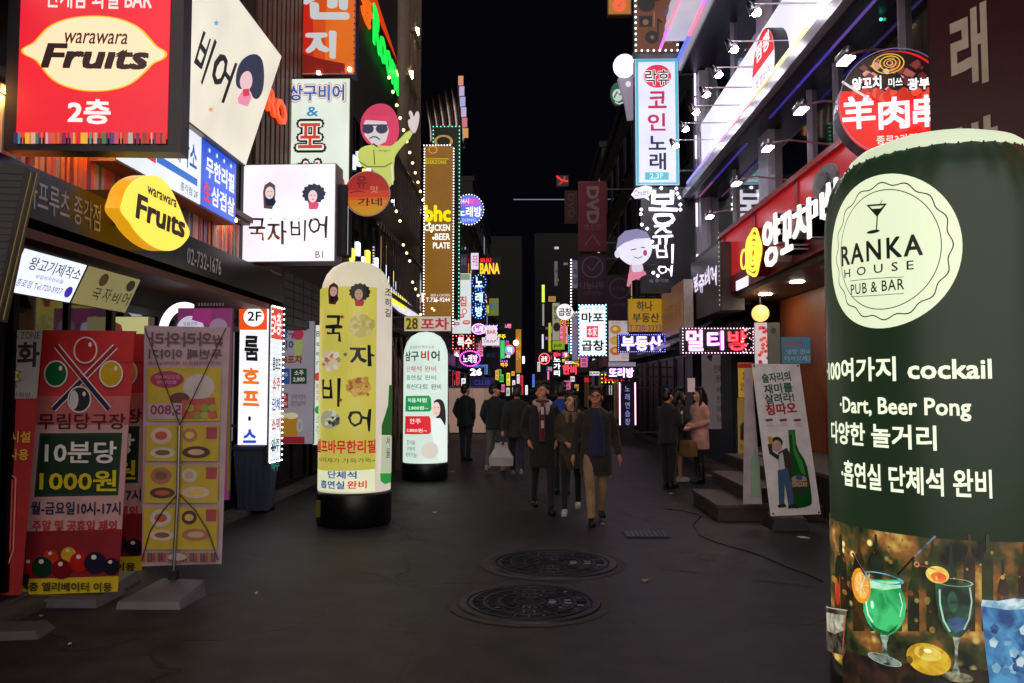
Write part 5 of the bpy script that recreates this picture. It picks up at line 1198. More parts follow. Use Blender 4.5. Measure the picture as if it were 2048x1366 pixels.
# brown music sign with dots
T = sign('light_box', 'brown sign edged with pale dots with printed notes and a floor number', 'sign', (1267, -120, 1357, 107), 'f:#7a4028*.5', Y=18.2, depth=.3, bez=.03, frame='d:#4a4440,.4')
b_ = T.bx; T.bulbs(T.border((b_[0] + .04, b_[1] + .06, b_[2] - .04, b_[3]), .13), .028, 'e:#c8f4f0*3')
T.ell((1275, -10, 1310, 24), 'e:#181418*.5'); T.p([(1278, 32), (1278, 54), (1304, 54), (1304, 32)], 'e:#181418*.5'); T.ell((1285, 39, 1297, 51), 'e:#98684a*.5'); T.ell((1290, 62, 1318, 88), 'e:#181418*.5'); T.ell((1300, 71, 1308, 79), 'e:#98684a*.5'); T.line([(1316, 74), (1316, 38), (1324, 46)], 4, 'e:#181418*.5'); T.line([(1308, 24), (1308, 54)], 2, 'e:#b08060*.5')
T.t('방', (1282, -40, 1330, 4), 'e:#181418*.5', bold=.05); T.t('4F', (1330, 68, 1345, 83), 'e:#c89888*.6'); T.ell((1327, 66, 1348, 86), 'e:#c89888*.5', inner=.92); T.ell((1328, 42, 1347, 62), 'e:#8a3030*.5'); T.ell((1328, 18, 1345, 36), 'e:#5a5a78*.5')
T = sign('light_box', 'small orange sign with a glowing red character cut by the top edge', 'sign', (1215, -40, 1263, 30), 'f:#d08010*.55', Y=22, depth=.2, frame='d:#705020,.4'); T.t('방', (1222, -34, 1256, 24), 'e:#ff5030*1.2', bold=.06)
# microphone shaped sign and round green sign
T = Thing('microphone_sign', 'white glowing microphone shaped sign left of the light blue sign', 'sign', onY(1262, 233, 19.6), 0)
ca, cz = T.L(1249, 132); rr_ = T.L(1272, 132)[0] - ca
q = MB(); q.ball((ca, 0, cz), rr_, 20, 12); q.build('glowing_head', 'e:#f8f6ff*1.5', T.o, True)
T.p([(1237, 152), (1262, 150), (1272, 150), (1272, 232), (1257, 234), (1252, 205)], 'f:#a898b0*.6', 'handle', .08, -.22); T.ell((1251, 162, 1262, 174), 'e:#e8dcf0*.9', y=-.2 + .2)
T = Thing('round_sign', 'small round green and white sign behind the microphone shape', 'sign', onY(1236, 212, 24), 0)
T.ell((1220, 164, 1252, 212), 'd:#203028,.4', name='casing', y=0, th=-.15); T.ell((1221, 165, 1251, 211), 'f:#0e6040*.7', y=-.004); T.lay = -.006; T.ell((1225, 178, 1246, 203), 'e:#c8d8d0*.8'); T.line([(1228, 196), (1234, 184), (1240, 190), (1244, 183)], 3, 'e:#0e6040*.7'); T.line([(1230, 204), (1238, 208), (1246, 205)], 2.5, 'e:#d8e8e0*.8')
# black vertical neon sign with white brushed characters, round-headed boy cut-out, bulbs
T = sign('neon_sign', 'black hanging sign with glowing white brushed characters in a column', 'sign', (1282, 374, 1388, 585), 'd:#1c1c22,.35', Y=18.6, depth=.15, bez=.01, frame='d:#26262c,.4')
WH = 'e:#f4f0ff*1.7'
for ch, rc in (('봉', (1296, 382, 1356, 452)), ('쥬', (1305, 450, 1345, 490)), ('비', (1312, 488, 1346, 526)), ('어', (1316, 530, 1344, 552))): T.t(ch, rc, WH, bold=.012, th=.03, warp=hand(.02, ord(ch)))
T.t("BJ 종각점", (1299, 558, 1336, 566), 'e:#8888a0*.6')
T.p([(1262, 390), (1270, 378), (1290, 372), (1303, 375), (1304, 385), (1296, 394), (1298, 402), (1288, 396), (1270, 398)], 'f:#e8e4f4*1.1', 'speech_bubble', -.02, .04); T.t('Cheers!', (1268, 380, 1298, 392), 'e:#606078*.6', y=-.07, rot=.15)
bl = [T.L(x, y) for x, y in ((1308, 392), (1282, 420), (1281, 429), (1283, 450), (1294, 458), (1360, 410), (1360, 420), (1322, 377), (1352, 378), (1358, 396), (1304, 484), (1307, 494), (1306, 546), (1315, 552), (1354, 388))]
q = MB()
for x, z in bl: q.ball((x, -.05, z), .036, 6, 4)
q.build('light_string', 'e:#f0ecff*7', T.o, kind='stuff')
T = Thing('figure_sign', 'flat cut-out of a round-headed figure with grey hair and pink trousers', 'sign', onY(1270, 572, 18.0), 0)
T.p([(1262, 522), (1284, 522), (1289, 545), (1278, 560), (1262, 552), (1258, 572), (1254, 570), (1258, 545)], 'f:#d87898*.7', 'trousers', 0, -.05); T.ell((1263, 524, 1286, 548), 'e:#dcd8ec*.8', y=-.003)
T.p([(1258, 545), (1290, 543), (1293, 549), (1278, 556), (1264, 562), (1258, 574), (1253, 572)], 'e:#e080a0*.8')
T.p(ck([(1233, 492), (1238, 475), (1252, 463), (1275, 460), (1293, 466), (1303, 480), (1305, 500), (1298, 518), (1282, 530), (1262, 531), (1244, 520), (1235, 506)]), 'f:#e4e0f4*.98', 'head', -.004, -.06)
T.p([(1232, 498), (1236, 476), (1250, 462), (1274, 458), (1293, 464), (1300, 476), (1270, 478), (1248, 486)], 'e:#8884b0*.8'); T.line([(1262, 500), (1272, 498)], 2, 'e:#504868*.6'); T.line([(1282, 495), (1290, 495)], 2, 'e:#504868*.6'); T.line([(1268, 514), (1276, 517), (1284, 513)], 1.6, 'e:#504868*.6'); T.ell((1286, 500, 1294, 512), 'e:#b04878*.7'); T.ell((1229, 500, 1240, 516), 'e:#dcd8f0*.9')
T.box('bracket', 'm:#404048,.4', .1, .5, .08, .12, .5, .56)
# black parallel sign, tan box, realtor signs
T = sign('light_box', 'black wall sign with smeared white characters and a brown end beside the red fascia', 'sign', (1383, 505, 1443, 632), 'd:#0c0b10,.35', X=3.55, frame='d:#3c302a,.45', depth=.42, bez=.01)
T.t('봉쥬비어', None, 'e:#e4dcf4*1.1', bold=.03, loc=(T.bx[0] + .3, T.bx[1] + .55, T.bx[2] - .35, T.bx[3] - .35), warp=hand(.06)); T.bulbs([(T.bx[2] - .05, T.bx[1] + .1 + k * .09) for k in range(16)], .01, 'e:#e8c8a0*1.5')
T = sign('light_box', 'tan box sign with a pale end hanging left of the black one', 'sign', (1324, 573, 1368, 670), 'f:#7a5038*.45', X=3.3, frame='d:#c0b0a8,.4', depth=.2, bez=.01)
T.t('공인중개사', None, 'e:#5a3828*.4', loc=(T.bx[0] + .3, T.bx[1] + .3, T.bx[2] - .3, T.bx[3] - .4))
T = sign('light_box', 'yellow real estate board with dark characters above the purple neon board', 'sign', (1256, 597, 1326, 664), 'f:#c09018*.62', Y=20.5, depth=.15, bez=.01, frame='d:#605020,.4')
T.t('하나', (1273, 602, 1305, 622), 'e:#201838*.5', bold=.03); T.t('부동산', (1265, 626, 1318, 645), 'e:#201838*.5', bold=.03); T.t('T.720-3333', (1258, 650, 1322, 662), 'e:#602878*.6', bold=.01)
T = sign('led_board', 'purple edged neon board with three glowing white-violet characters', 'sign', (1235, 668, 1331, 705), 'd:#140c34,.35', Y=19.6, depth=.15, bez=.01, frame='d:#201850,.4')
T.t('부동산', (1242, 671, 1325, 702), 'e:#8060ff*1.8', bold=.1); T.t('부동산', (1243, 672, 1324, 701), 'e:#fbe8ff*2.2', bold=.035)
b_ = T.bx; T.bulbs(T.border((b_[0] + .02, b_[1] + .02, b_[2] - .02, b_[3] - .02), .055), .011, 'e:#7080ff*5')
T = sign('led_board', 'wide pink and red neon board with three big characters over the people', 'sign', (1363, 655, 1508, 708), 'd:#180a18,.35', Y=15.4, depth=.22, bez=.01, frame='d:#301830,.4')
T.t('멀', (1371, 659, 1407, 703), 'e:#e878c8*1.0', bold=.08); T.t('멀', (1372, 660, 1406, 702), 'e:#ffd8f0*2.0', bold=.03); T.t('티', (1413, 661, 1448, 701), 'e:#e060e0*1.0', bold=.08); T.t('티', (1414, 662, 1447, 700), 'e:#ffe4f8*2.0', bold=.03); T.t('방', (1455, 660, 1494, 702), 'e:#f0102c*1.5', bold=.06); T.t('방', (1456, 661, 1493, 701), 'e:#ff5060*2', bold=.01)
T.line([(1457, 690), (1468, 688), (1476, 690), (1484, 688), (1494, 690)], 5, 'e:#ff2038*1.6')
b_ = T.bx; T.bulbs(T.border((b_[0] + .02, b_[1] + .02, b_[2] - .02, b_[3] - .02), .06), .011, 'e:#ffc8e8*4')
rb = random.Random(3); T.bulbs([(b_[2] - .25 * rb.random(), b_[1] + (b_[3] - b_[1]) * rb.random()) for k in range(40)], .008, 'e:#ffb0b8*4')
T = sign('led_board', 'small white glowing neon board low over the alley entrance', 'sign', (1213, 733, 1272, 758), 'd:#201440,.35', Y=22.5, depth=.1, bez=.01)
T.t('또리방', (1217, 735, 1268, 756), 'e:#b060f0*1.2', bold=.10); T.t('또리방', (1218, 736, 1267, 755), 'e:#fff0ff*2.4', bold=.03)
T = sign('light_box', 'food picture menu board beside the tall white and blue bulb sign', 'sign', (1217, 641, 1258, 723), 'f:#c8bcc0*.75', Y=24.5, depth=.12, bez=.01)
for k, (x, y) in enumerate(((1220, 650), (1220, 672), (1220, 693))): T.ell((x, y, x + 22, y + 18), ['e:#b88038*.7', 'e:#c89838*.7', 'e:#c0602c*.7'][k]); T.ell((x + 5, y + 4, x + 15, y + 12), ['e:#e0c070*.7', 'e:#d8a040*.7', 'e:#e8a860*.7'][k])
T.t('곱창전골\n막창구이', (1243, 706, 1256, 718), 'e:#b03040*.7'); T.t('맛있는 집', (1222, 643, 1254, 648), 'e:#903048*.7')
T.box('lower_box', 'f:#b0a0b8*.5', T.bx[0], T.bx[2] + .2, .0, .1, T.bx[1] - .28, T.bx[1] - .02)
T = sign('light_box', 'white lit tripe restaurant sign outlined by tiny blue-white bulbs', 'sign', (1157, 609, 1213, 712), 'f:#eef4ff*1.25', Y=27, depth=.2, bez=.04, frame='d:#5080b0,.4')
T.t('마포', (1163, 625, 1207, 645), BK, bold=.05); T.t('곱창', (1163, 680, 1208, 702), BK, bold=.05); T.p([(1173, 652), (1173, 675), (1196, 675), (1196, 652)], 'e:#e03048*1'); T.t('本家', (1175, 654, 1194, 673), 'e:#f0e0e8*1.1', bold=.02); T.t('24시 영업', (1165, 613, 1206, 620), 'e:#6070b0*.9')
b_ = T.bx; T.bulbs(T.border((b_[0] + .02, b_[1] + .02, b_[2] - .02, b_[3] - .02), .12), .022, 'e:#a8e0ff*5')
# maroon banner column
T = sign('banner_sign', 'faded maroon video room banner high up with sideways letters', 'banner', (1156, 362, 1213, 503), 'd:#7a1c34,.6', Y=30.0, depth=.12, bez=.005, frame='d:#30141c,.5')
T.t('DVD', None, 'd:#9a8088,.6', bold=.06, loc=(T.bx[0] + .35, T.bx[1] + 1.0, T.bx[2] - .3, T.bx[3] - .15), warp=lambda a, b, p: (T.bx[0] + .32 + b * .48, T.bx[3] - .2 - a * 1.45)); T.t('영상관', (1168, 448, 1202, 460), 'd:#8a6a78,.6'); T.line([(1170, 490), (1186, 470), (1200, 492)], 3, 'd:#8a6a78,.6')
T = sign('banner_sign', 'purple banner with a ring and a tick mark under the maroon one', 'banner', (1156, 506, 1213, 606), 'd:#4a2444,.6', Y=30.2, depth=.12, bez=.005, frame='d:#24141c,.5')
T.ell((1163, 512, 1207, 556), 'd:#8a6a88,.6', inner=.88); T.line([(1174, 532), (1184, 542), (1200, 520)], 3, 'd:#8a6a88,.6'); T.t('나눔나무', (1161, 564, 1208, 578), 'd:#8a6a88,.6', bold=.02); T.t('스터디카페', (1166, 582, 1200, 590), 'd:#7a5a78,.6')
T = sign('banner_sign', 'second purple ring banner lower, half behind the yellow board', 'banner', (1214, 550, 1262, 640), 'd:#40203c,.6', Y=26.5, depth=.1, bez=.005, frame='d:#24141c,.5')
T.ell((1218, 556, 1260, 598), 'd:#7a5a78,.6', inner=.88); T.t('나눔', (1226, 572, 1252, 582), 'd:#7a5a78,.6'); T.t('카페', (1225, 604, 1250, 614), 'd:#7a5a78,.6')
T = sign('banner_sign', 'dim dark red banner with sideways letters left of the maroon column', 'banner', (1129, 381, 1155, 447), 'd:#3c141c,.6', Y=36, depth=.1, bez=.005, frame='d:#201014,.5')
T.t('DVD', None, 'd:#6a4048,.6', bold=.04, loc=T.bx, warp=lambda a, b, p: (T.bx[0] + .15 + b * .3, T.bx[3] - .15 - a * 1.1))

# ---------------------------------------------------------------- storefront pieces on the right
T = Thing('globe_lamp', 'orange glowing globe lamp under the red restaurant eaves', 'lamp', onY(1521, 642, 14.6), 0)
q = MB(); q.ball((0, 0, .14), .155, 18, 12); q.build('globe', 'e:#ffb060*2.0', T.o, True)
q = MB(); q.tube([(0, 0, .29), (0, 0, .45)], .02, 6); q.build('stem', 'm:#303030,.4', T.o)
T = sign('poster', 'white and red patterned poster strip beside the pink neon board', 'poster', (1509, 645, 1536, 728), 'f:#d8c8cc*.75', Y=14.6, depth=.05, bez=.003)
rb = random.Random(8)
for k in range(22): x = 1512 + rb.random() * 20; y = 650 + rb.random() * 74; T.ell((x, y, x + 8, y + 7), 'e:%s*.8' % rb.choice(['#d82030', '#e85048', '#a01828']), n=7)
T = sign('poster', 'grey-green door leaf with two small stickers by the restaurant', 'door', (1537, 645, 1561, 800), 'f:#6a665a*.35', Y=14.5, depth=.05, bez=.003); T.ell((1541, 655, 1552, 668), 'd:#2a3a2a,.5', n=12)  # door leaf given a weak glow for the light on it
T = sign('poster', 'blue notice board with red and white handwritten lines on the tan wall', 'poster', (1563, 674, 1631, 727), 'f:#3a6a80*.5', Y=13.8, depth=.04, bez=.003)  # board face glows a little, replacing light on the wall
T.t('양꼬치', (1570, 680, 1605, 694), 'd:#c04050,.5', bold=.03); T.t('냉방 완비\n어서오세요', (1568, 698, 1626, 722), 'd:#c8d0d8,.5', bold=.01)
T = sign('poster', 'yellow poster with red headline beside the dark entrance', 'poster', (1476, 725, 1506, 795), 'f:#b89020*.55', Y=14.8, depth=.03, bez=.003)  # downlight on the paper is put in as a glow of its own
T.t('2인\n2만원', (1480, 742, 1503, 782), 'd:#8a1c18,.4', bold=.04); T.p([(1476, 726), (1476, 736), (1506, 736), (1506, 726)], 'd:#b82820,.4')
T = sign('poster', 'mustard poster with a drawn man below the yellow one', 'poster', (1475, 796, 1506, 907), 'f:#8a6c34*.5', Y=14.8, depth=.03, bez=.003)  # glowing paper, as the yellow poster above it
T.ell((1487, 800, 1508, 822), 'd:#241c18,.5'); T.ell((1488, 812, 1506, 840), 'd:#c89878,.5'); T.p([(1480, 850), (1490, 840), (1506, 842), (1506, 880), (1480, 880)], 'd:#302820,.5'); T.t('소주', (1478, 888, 1500, 900), 'd:#40301c,.5')
T = sign('hanging_banner', 'tall pale cloth banner with red lettering behind the people on the right', 'banner', (1404, 708, 1456, 858), 'f:#7a6c70*.35', Y=17.2, depth=.01, bez=.0)  # cloth glows faintly to stand for light reaching it
T.t('단체석\n완비', (1428, 730, 1450, 765), 'd:#a03040,.6', bold=.02); T.t('세\n트\n메\n뉴', (1432, 772, 1446, 845), 'd:#4a4048,.6'); T.p([(1412, 712), (1425, 708), (1422, 724)], 'd:#6a3038,.6')
T = sign('notice', 'small pinkish paper notice on a post above the three people', 'notice', (1375, 756, 1390, 784), 'f:#c8a8a8*.5', Y=17.0, depth=.02, bez=.001)  # paper brightened by its own glow, no lamp in it
T = sign('light_box', 'narrow dark blue lit banner with small vertical writing inside the alley', 'sign', (1243, 762, 1268, 880), 'd:#181838,.4', Y=23.5, depth=.1, bez=.004)
T.t('노\n래\n연\n습\n장', (1250, 772, 1260, 850), 'e:#a8a0f0*.8'); 
for px in (1239, 1270):
    q = MB(); x, z = T.L(px, 765); x2, z2 = T.L(px, 850); q.tube([(x, -.03, z), (x, -.03, z2)], .018, 6); q.build('tube_lamp', 'e:#ffd8f0*2.2', T.o)
T = Thing('awning', 'sloping violet-lit metal awning below the real estate signs', 'awning', (3.9, 22.4, 2.55), -PI / 2)
q = MB(); q.raw([(0, -.9, 0), (5.2, -.9, 0), (5.2, 0, .5), (0, 0, .5), (0, -.9, .06), (5.2, -.9, .06), (5.2, 0, .56), (0, 0, .56)], BOXF2); q.build('sheet', 'd:#8a88a8,.35', T.o)
for k in range(6):
    q = MB(); q.tube([(.1 + k, -.88, -.01), (.1 + k, -.02, .45)], .02, 6); q.build('rib', 'm:#605c70,.4', T.o)
# leaning white beer banner pair on the right
cB = onZ(1575, 1058)
T = Thing('leaning_banner', 'white leaning beer banner with green headline and a tall green bottle', 'banner', (cB.x, cB.y, 0), 0)
Qf = [(1503, 728), (1598, 728), (1641, 1028), (1541, 1032)]
T.p(Qf, 'd:#f0ecee,.5', 'banner_cloth', 0, .012); T.lay = -.014
T.p([(1500, 736), (1514, 736), (1536, 1014), (1497, 1014)], 'd:#b8a8b0,.5', 'rear_banner_cloth', .25, .01)
T.p([(1512, 925), (1521, 900), (1530, 925), (1534, 1000), (1512, 1000)], 'd:#8aa890,.5', 'print', .237)
GR = 'd:#0c5a3c,.5'; RD = 'd:#b01c28,.5'
def tl(s_, x0, y0, x1, y1, m, b=.045): T.t(s_, (x0, y0, x1, y1), m, bold=b, warp=lambda a, c_, p: (p[0] - (c_ - .5) * .02, p[1] + (a - .5) * .03))
tl('술자리의', 1523, 745, 1580, 764, GR); tl('재미를', 1527, 767, 1584, 786, GR); tl('살려라!', 1529, 786, 1587, 806, GR); tl('칭따오', 1531, 806, 1592, 829, RD, .055)
for k in range(3): T.p([(1530 + k * 28, 838), (1531 + k * 28, 843), (1545 + k * 28, 842), (1544 + k * 28, 837)], 'd:#8a3a40,.5'); T.t('이벤트\n경품증정', (1531 + k * 28, 846, 1546 + k * 28, 853), 'd:#a8a0a4,.5')
bt = [(1575, 860), (1589, 860), (1592, 895), (1612, 925), (1618, 960), (1624, 1005), (1618, 1012), (1584, 1018), (1578, 1010), (1576, 940), (1579, 905)]
T.p(ck(bt, 1), 'd:#0f5a1c,.2'); T.p([(1583, 862), (1587, 862), (1590, 898), (1604, 925), (1610, 950), (1602, 948), (1594, 925), (1585, 900)], 'd:#3aa040,.2'); T.p([(1575, 860), (1589, 859), (1590, 868), (1576, 869)], 'd:#1c7a2c,.3')
T.ell((1579, 945, 1616, 992), 'd:#1a3c20,.4'); T.ell((1582, 950, 1612, 966), 'd:#b0a890,.4'); T.p([(1580, 964), (1580, 975), (1615, 972), (1615, 961)], 'd:#8a2420,.4'); T.t('TSINGTAO', (1582, 964, 1613, 973), 'd:#e0d8b8,.4', bold=.02); T.ell((1590, 948, 1604, 960), 'd:#3a5a8a,.4')
T.ell((1541, 873, 1564, 897), 'd:#141012,.5'); T.ell((1543, 880, 1562, 903), 'd:#c8a898,.5'); T.p([(1537, 890), (1534, 874), (1542, 872), (1545, 888)], 'd:#c8a030,.5'); T.line([(1538, 888), (1541, 905), (1556, 915)], 8, 'd:#241c1c,.5')
T.p([(1555, 905), (1572, 895), (1583, 915), (1583, 950), (1575, 950), (1572, 938), (1557, 940)], 'd:#2a2020,.5'); T.p([(1557, 908), (1564, 904), (1569, 938), (1557, 942)], 'd:#d0d0d8,.5'); T.p([(1554, 940), (1574, 936), (1584, 980), (1586, 1010), (1576, 1012), (1568, 965), (1567, 1010), (1557, 1010)], 'd:#3a5a80,.5')
T.p([(1553, 1010), (1568, 1006), (1572, 1013), (1556, 1015)], 'd:#181414,.5'); T.p([(1574, 1011), (1590, 1006), (1594, 1012), (1576, 1017)], 'd:#181414,.5')
for px, py in ((1507, 732), (1594, 732), (1545, 1027), (1636, 1024)): T.ell((px - 2, py - 2, px + 2, py + 2), 'd:#181818,.5', n=8)
q = MB()
for a, b2 in (((1507, 734), (1590, 1040)), ((1594, 734), (1560, 1040))): q.tube([LP(T, *a, .05), LP(T, *b2, .06)], .007, 6)
q.build('support_rod', 'm:#707078,.4', T.o, kind='stuff')
q = MB(); q.raw([(-.22, -.12, 0), (.24, -.12, 0), (.24, .3, 0), (-.22, .3, 0), (-.18, -.09, .13), (.2, -.09, .13), (.18, .26, .16), (-.16, .26, .16)], BOXF2); q.build('base_weight', 'd:#1c1a1c,.5', T.o)
# ================================================================ SMALL SIGNS FAR DOWN THE STREET
def far_sign(label, r, Y, face, txt=None, tm=None, trc=None, name='light_box', cat='sign', bold=.03, bulbs=None, frame='d:#18161c,.4', depth=.2, shape='box', extra=None):
    if shape == 'box': T = sign(name, label, cat, r, face, Y=Y, depth=depth, bez=.02 if Y < 45 else .03, frame=frame)
    else:
        T = Thing(name, label, cat, onY((r[0] + r[2]) / 2, r[3], Y), 0)
        T.ell(r, frame, name='casing', y=0, th=-.15); T.ell((r[0] + .7, r[1] + .7, r[2] - .7, r[3] - .7), face, name='sign_face', y=-.004); T.lay = -.006; T.bx = T.rect(r)
    for k, t in enumerate(txt or []):
        T.t(t[0], t[1], t[2], bold=t[3] if len(t) > 3 else bold)
    if bulbs:
        b = T.bx
        if shape == 'box': pts = T.border((b[0] + .02, b[1] + .02, b[2] - .02, b[3] - .02), bulbs[1])
        else: pts = [((b[0] + b[2]) / 2 + (b[2] - b[0]) / 2 * math.cos(a), (b[1] + b[3]) / 2 + (b[3] - b[1]) / 2 * math.sin(a)) for a in [k * PI / 14 for k in range(28)]]
        T.bulbs(pts, bulbs[2] if len(bulbs) > 2 else .03, bulbs[0])
    if extra: extra(T)
    return T
RED = 'e:#e03040*1'; WHT = 'e:#ffffff*1.6'
def meat(T):
    for x, y, w in ((915, 628, 14), (925, 640, 16), (908, 644, 12)): T.ell((x, y, x + w, y + w * .6), 'e:#d87078*.8'); T.ell((x + 3, y + 2, x + w - 3, y + w * .4), 'e:#f0b8b0*.8')
    T.p([(906, 548), (906, 560), (940, 560), (940, 548)], 'e:#9ab088*.7'); T.ell((924, 617, 934, 629), RED); T.ell((926, 619, 932, 627), 'e:#f0f0f0*1')
far_sign('white meat house sign with pictures of sliced meat right of the brown sign', (904, 546, 943, 668), 36, 'f:#dce4e4*.95', [('로', (908, 573, 921, 588), BK, .05), ('이집', (904, 592, 933, 613), 'e:#d84030*.9', .04), ('소고기', (906, 617, 918, 622), 'e:#508878*.7')], extra=meat)
far_sign('dim grey upright panel behind the green bulb frame', (918, 508, 936, 548), 39, 'f:#40384c*.5', [('술집', (922, 515, 932, 530), 'e:#78708a*.5')])
far_sign('small white and pink sign at the top of the left stack', (941, 505, 958, 540), 46, 'f:#e0d0ec*1.1', [('주점', (945, 510, 955, 532), 'e:#c05080*.8')])
T = sign('led_board', 'black light tower with three blue glowing characters one above another', 'sign', (944, 548, 972, 645), 'd:#0c0c1c,.4', Y=42, depth=.2)
for ch, y in (('노', 553), ('래', 584), ('방', 612)): T.t(ch, (950, y, 966, y + 22), 'e:#40a0ff*1.2', bold=.08); T.t(ch, (951, y + 1, 965, y + 21), 'e:#d0f0ff*2.2', bold=.02)
T.bulbs([T.L(958 + 14 * math.cos(a), yc + 14 * math.sin(a)) for yc in (564, 595, 623) for a in [k * .42 for k in range(15)]], .03, 'e:#5080ff*5')
far_sign('yellow glowing four letter sign with small red words above it', (958, 515, 1001, 550), 58, 'd:#0a090c,.5', [('BANA', (960, 526, 999, 548), 'e:#ffb020*1.8', .05), ('바나나', (961, 516, 983, 526), 'e:#f02020*1.6', .05)])
far_sign('yellow-green cloth sign with blue letters on the left row', (967, 596, 998, 632), 52, 'f:#7a8a38*.6', [('호프', (979, 605, 995, 620), 'e:#3858a8*.7')])
far_sign('small violet lit oval under the blue light tower', (944, 648, 971, 668), 40, 'f:#c070d8*1.1', [('노래', (949, 652, 966, 664), WHT)], shape='o', bulbs=('e:#e0a0ff*4', .1))
far_sign('round pale pink glowing sign in the left cluster', (971, 650, 995, 682), 46, 'f:#f0d0dc*1.1', [('BAR', (974, 660, 992, 668), 'e:#c04068*.8')], bulbs=('e:#90a8ff*3', .25))
far_sign('dark red neon board with two white-pink characters at mid left', (905, 671, 948, 698), 37, 'd:#200810,.4', [('특수', (914, 674, 945, 695), 'e:#ff3040*1.6', .09), ('특수', (915, 675, 944, 694), 'e:#ffd0d0*2.2', .02)], bulbs=('e:#ff7060*5', .16, .025))
far_sign('magenta rimmed oval karaoke neon below the red neon board', (920, 702, 960, 732), 40, 'd:#280830,.4', [('노래방', (926, 709, 955, 726), 'e:#f8d0ff*2', .03)], shape='o', bulbs=('e:#f040e0*6', .1, .035))
far_sign('pink glowing panel left of the magenta oval', (906, 700, 920, 728), 42, 'f:#d06890*1.0', [('술', (908, 704, 918, 722), WHT)])
T = far_sign('blue-white glowing number sign over a dark blue awning', (934, 735, 968, 753), 44, 'd:#101048,.4', [('26', (940, 737, 964, 751), 'e:#e8e8ff*2.6', .06)])
far_sign('dark blue shop box glowing blue at its top', (941, 754, 988, 786), 44.5, 'f:#18144a*.7', [('CLUB', (948, 760, 980, 770), 'e:#403890*.7')], depth=.6)
far_sign('white arcade sign board with coloured patches left of the street end', (963, 674, 1000, 692), 50, 'f:#e8e4f0*1.0', [('POCHA', (968, 678, 990, 686), 'e:#c8a020*.8')])
far_sign('blue-black panel under the white arcade board', (966, 694, 1000, 738), 50.5, 'd:#10142c,.4', [('술집', (972, 705, 990, 715), 'e:#203060*.5')])
far_sign('narrow green glowing strip at the arcade corner', (1000, 680, 1010, 718), 56, 'f:#40d070*1.0')
far_sign('round pale blue glowing sign near the street end', (1009, 690, 1029, 710), 60, 'f:#78a8e8*1.2', [('역', (1014, 694, 1024, 706), WHT)], shape='o', bulbs=('e:#e04040*3', .2, .03))
T = far_sign('tall amber lit tower sign with a bright star near the street end', (1031, 658, 1043, 746), 72, 'f:#b87828*.75', [('한식', (1033, 700, 1041, 720), 'e:#e8b060*.8')])
x, z = T.L(1032, 686); q = MB(); q.ball((x, -.3, z), .25, 8, 5); q.build('star_lamp', 'e:#ffe0b0*8', T.o)
far_sign('white bottom-left far sign beside the amber tower', (1044, 712, 1050, 728), 80, 'e:#f0f0ff*1.6', frame='d:#101010,.5')
rb = random.Random(77)
desc = ['yellow', 'pink', 'white', 'red', 'violet', 'green', 'blue', 'amber', 'pale']
cols = ['#e8e020', '#ff80b0', '#f8f8ff', '#ff3040', '#c060ff', '#50e060', '#6090ff', '#ffb040', '#e8e0e0']
spots = [(1012, 745, 1021, 772, 0), (998, 748, 1008, 765, 5), (1002, 768, 1010, 785, 1), (1033, 748, 1040, 768, 8), (1040, 750, 1047, 790, 3), (1022, 742, 1030, 752, 7), (1024, 760, 1031, 785, 2), (990, 740, 998, 760, 7), (911, 742, 920, 770, 3), (922, 756, 932, 775, 2),
         (905, 772, 925, 782, 4), (1050, 770, 1056, 790, 2), (1012, 775, 1020, 792, 2), (984, 770, 992, 786, 5)]
wh = ['tall', 'small', 'tiny', 'narrow', 'upright', 'squat', 'slim', 'low', 'flat', 'little', 'wide low', 'thin', 'short', 'dim']
for k, (a, b, c_, d, ci) in enumerate(spots):
    far_sign('%s %s lit shop sign at far left %s' % (wh[k], desc[ci], ['under the amber tower', 'left of the tall yellow one', 'low behind the walkers', 'right of the amber tower', 'at the right rim of the cluster', 'just below the amber tower', 'beside the lowest yellow light', 'under the arcade board', 'beneath the magenta oval', 'left of the dark blue box', 'above the standing man', 'at the very end of the street', 'at street level', 'just above the heads'][k]),
             (a, b, c_, d), 50 + 3 * k if a > 980 else 42, 'f:%s*%.2f' % (cols[ci], .7 + rb.random() * .6), [('호\n프', (a + 2, b + 3, c_ - 2, d - 3), 'e:#302840*.6')] if d - b > 18 else [('BAR', (a + 1.5, b + 3, c_ - 1.5, d - 3), 'e:#403040*.6')])
# right side far
far_sign('lime and white vertical neon strip high on the dark tower', (1083, 569, 1090, 605), 70, 'f:#d8f050*1.2', depth=.3)
far_sign('slim pale vertical light strip below the lime one', (1084, 607, 1089, 652), 70.5, 'f:#a8a8a0*.7', depth=.3)
far_sign('short white vertical light strip lowest on the dark tower', (1083, 668, 1088, 698), 71, 'f:#e8e8ff*1.0', depth=.3)
far_sign('thin grey upright sign above the tan plate on the right', (1108, 522, 1116, 572), 56, 'f:#706870*.5', [('점', (1110, 540, 1115, 546), 'e:#302828*.5')])
far_sign('small tan glowing plate sign on the right far row', (1096, 592, 1112, 604), 55, 'f:#d09850*.7', [('치킨', (1099, 595, 1109, 601), 'e:#503010*.5')])
far_sign('beige upright sign with a dark round spot behind the round white sign', (1104, 605, 1120, 682), 50, 'f:#a8a488*.7', [('한\n우', (1107, 612, 1116, 642), 'e:#303828*.6')], extra=lambda T: T.ell((1106, 645, 1121, 663), 'e:#181818*.5'))
far_sign('olive-yellow thin glowing strip left of the beige sign', (1096, 645, 1103, 704), 51, 'f:#c8c840*.8')
far_sign('acid green lit panel under the beige sign', (1104, 681, 1130, 700), 49, 'f:#90b020*.8', [('pub', (1108, 686, 1124, 696), 'e:#304010*.6')])
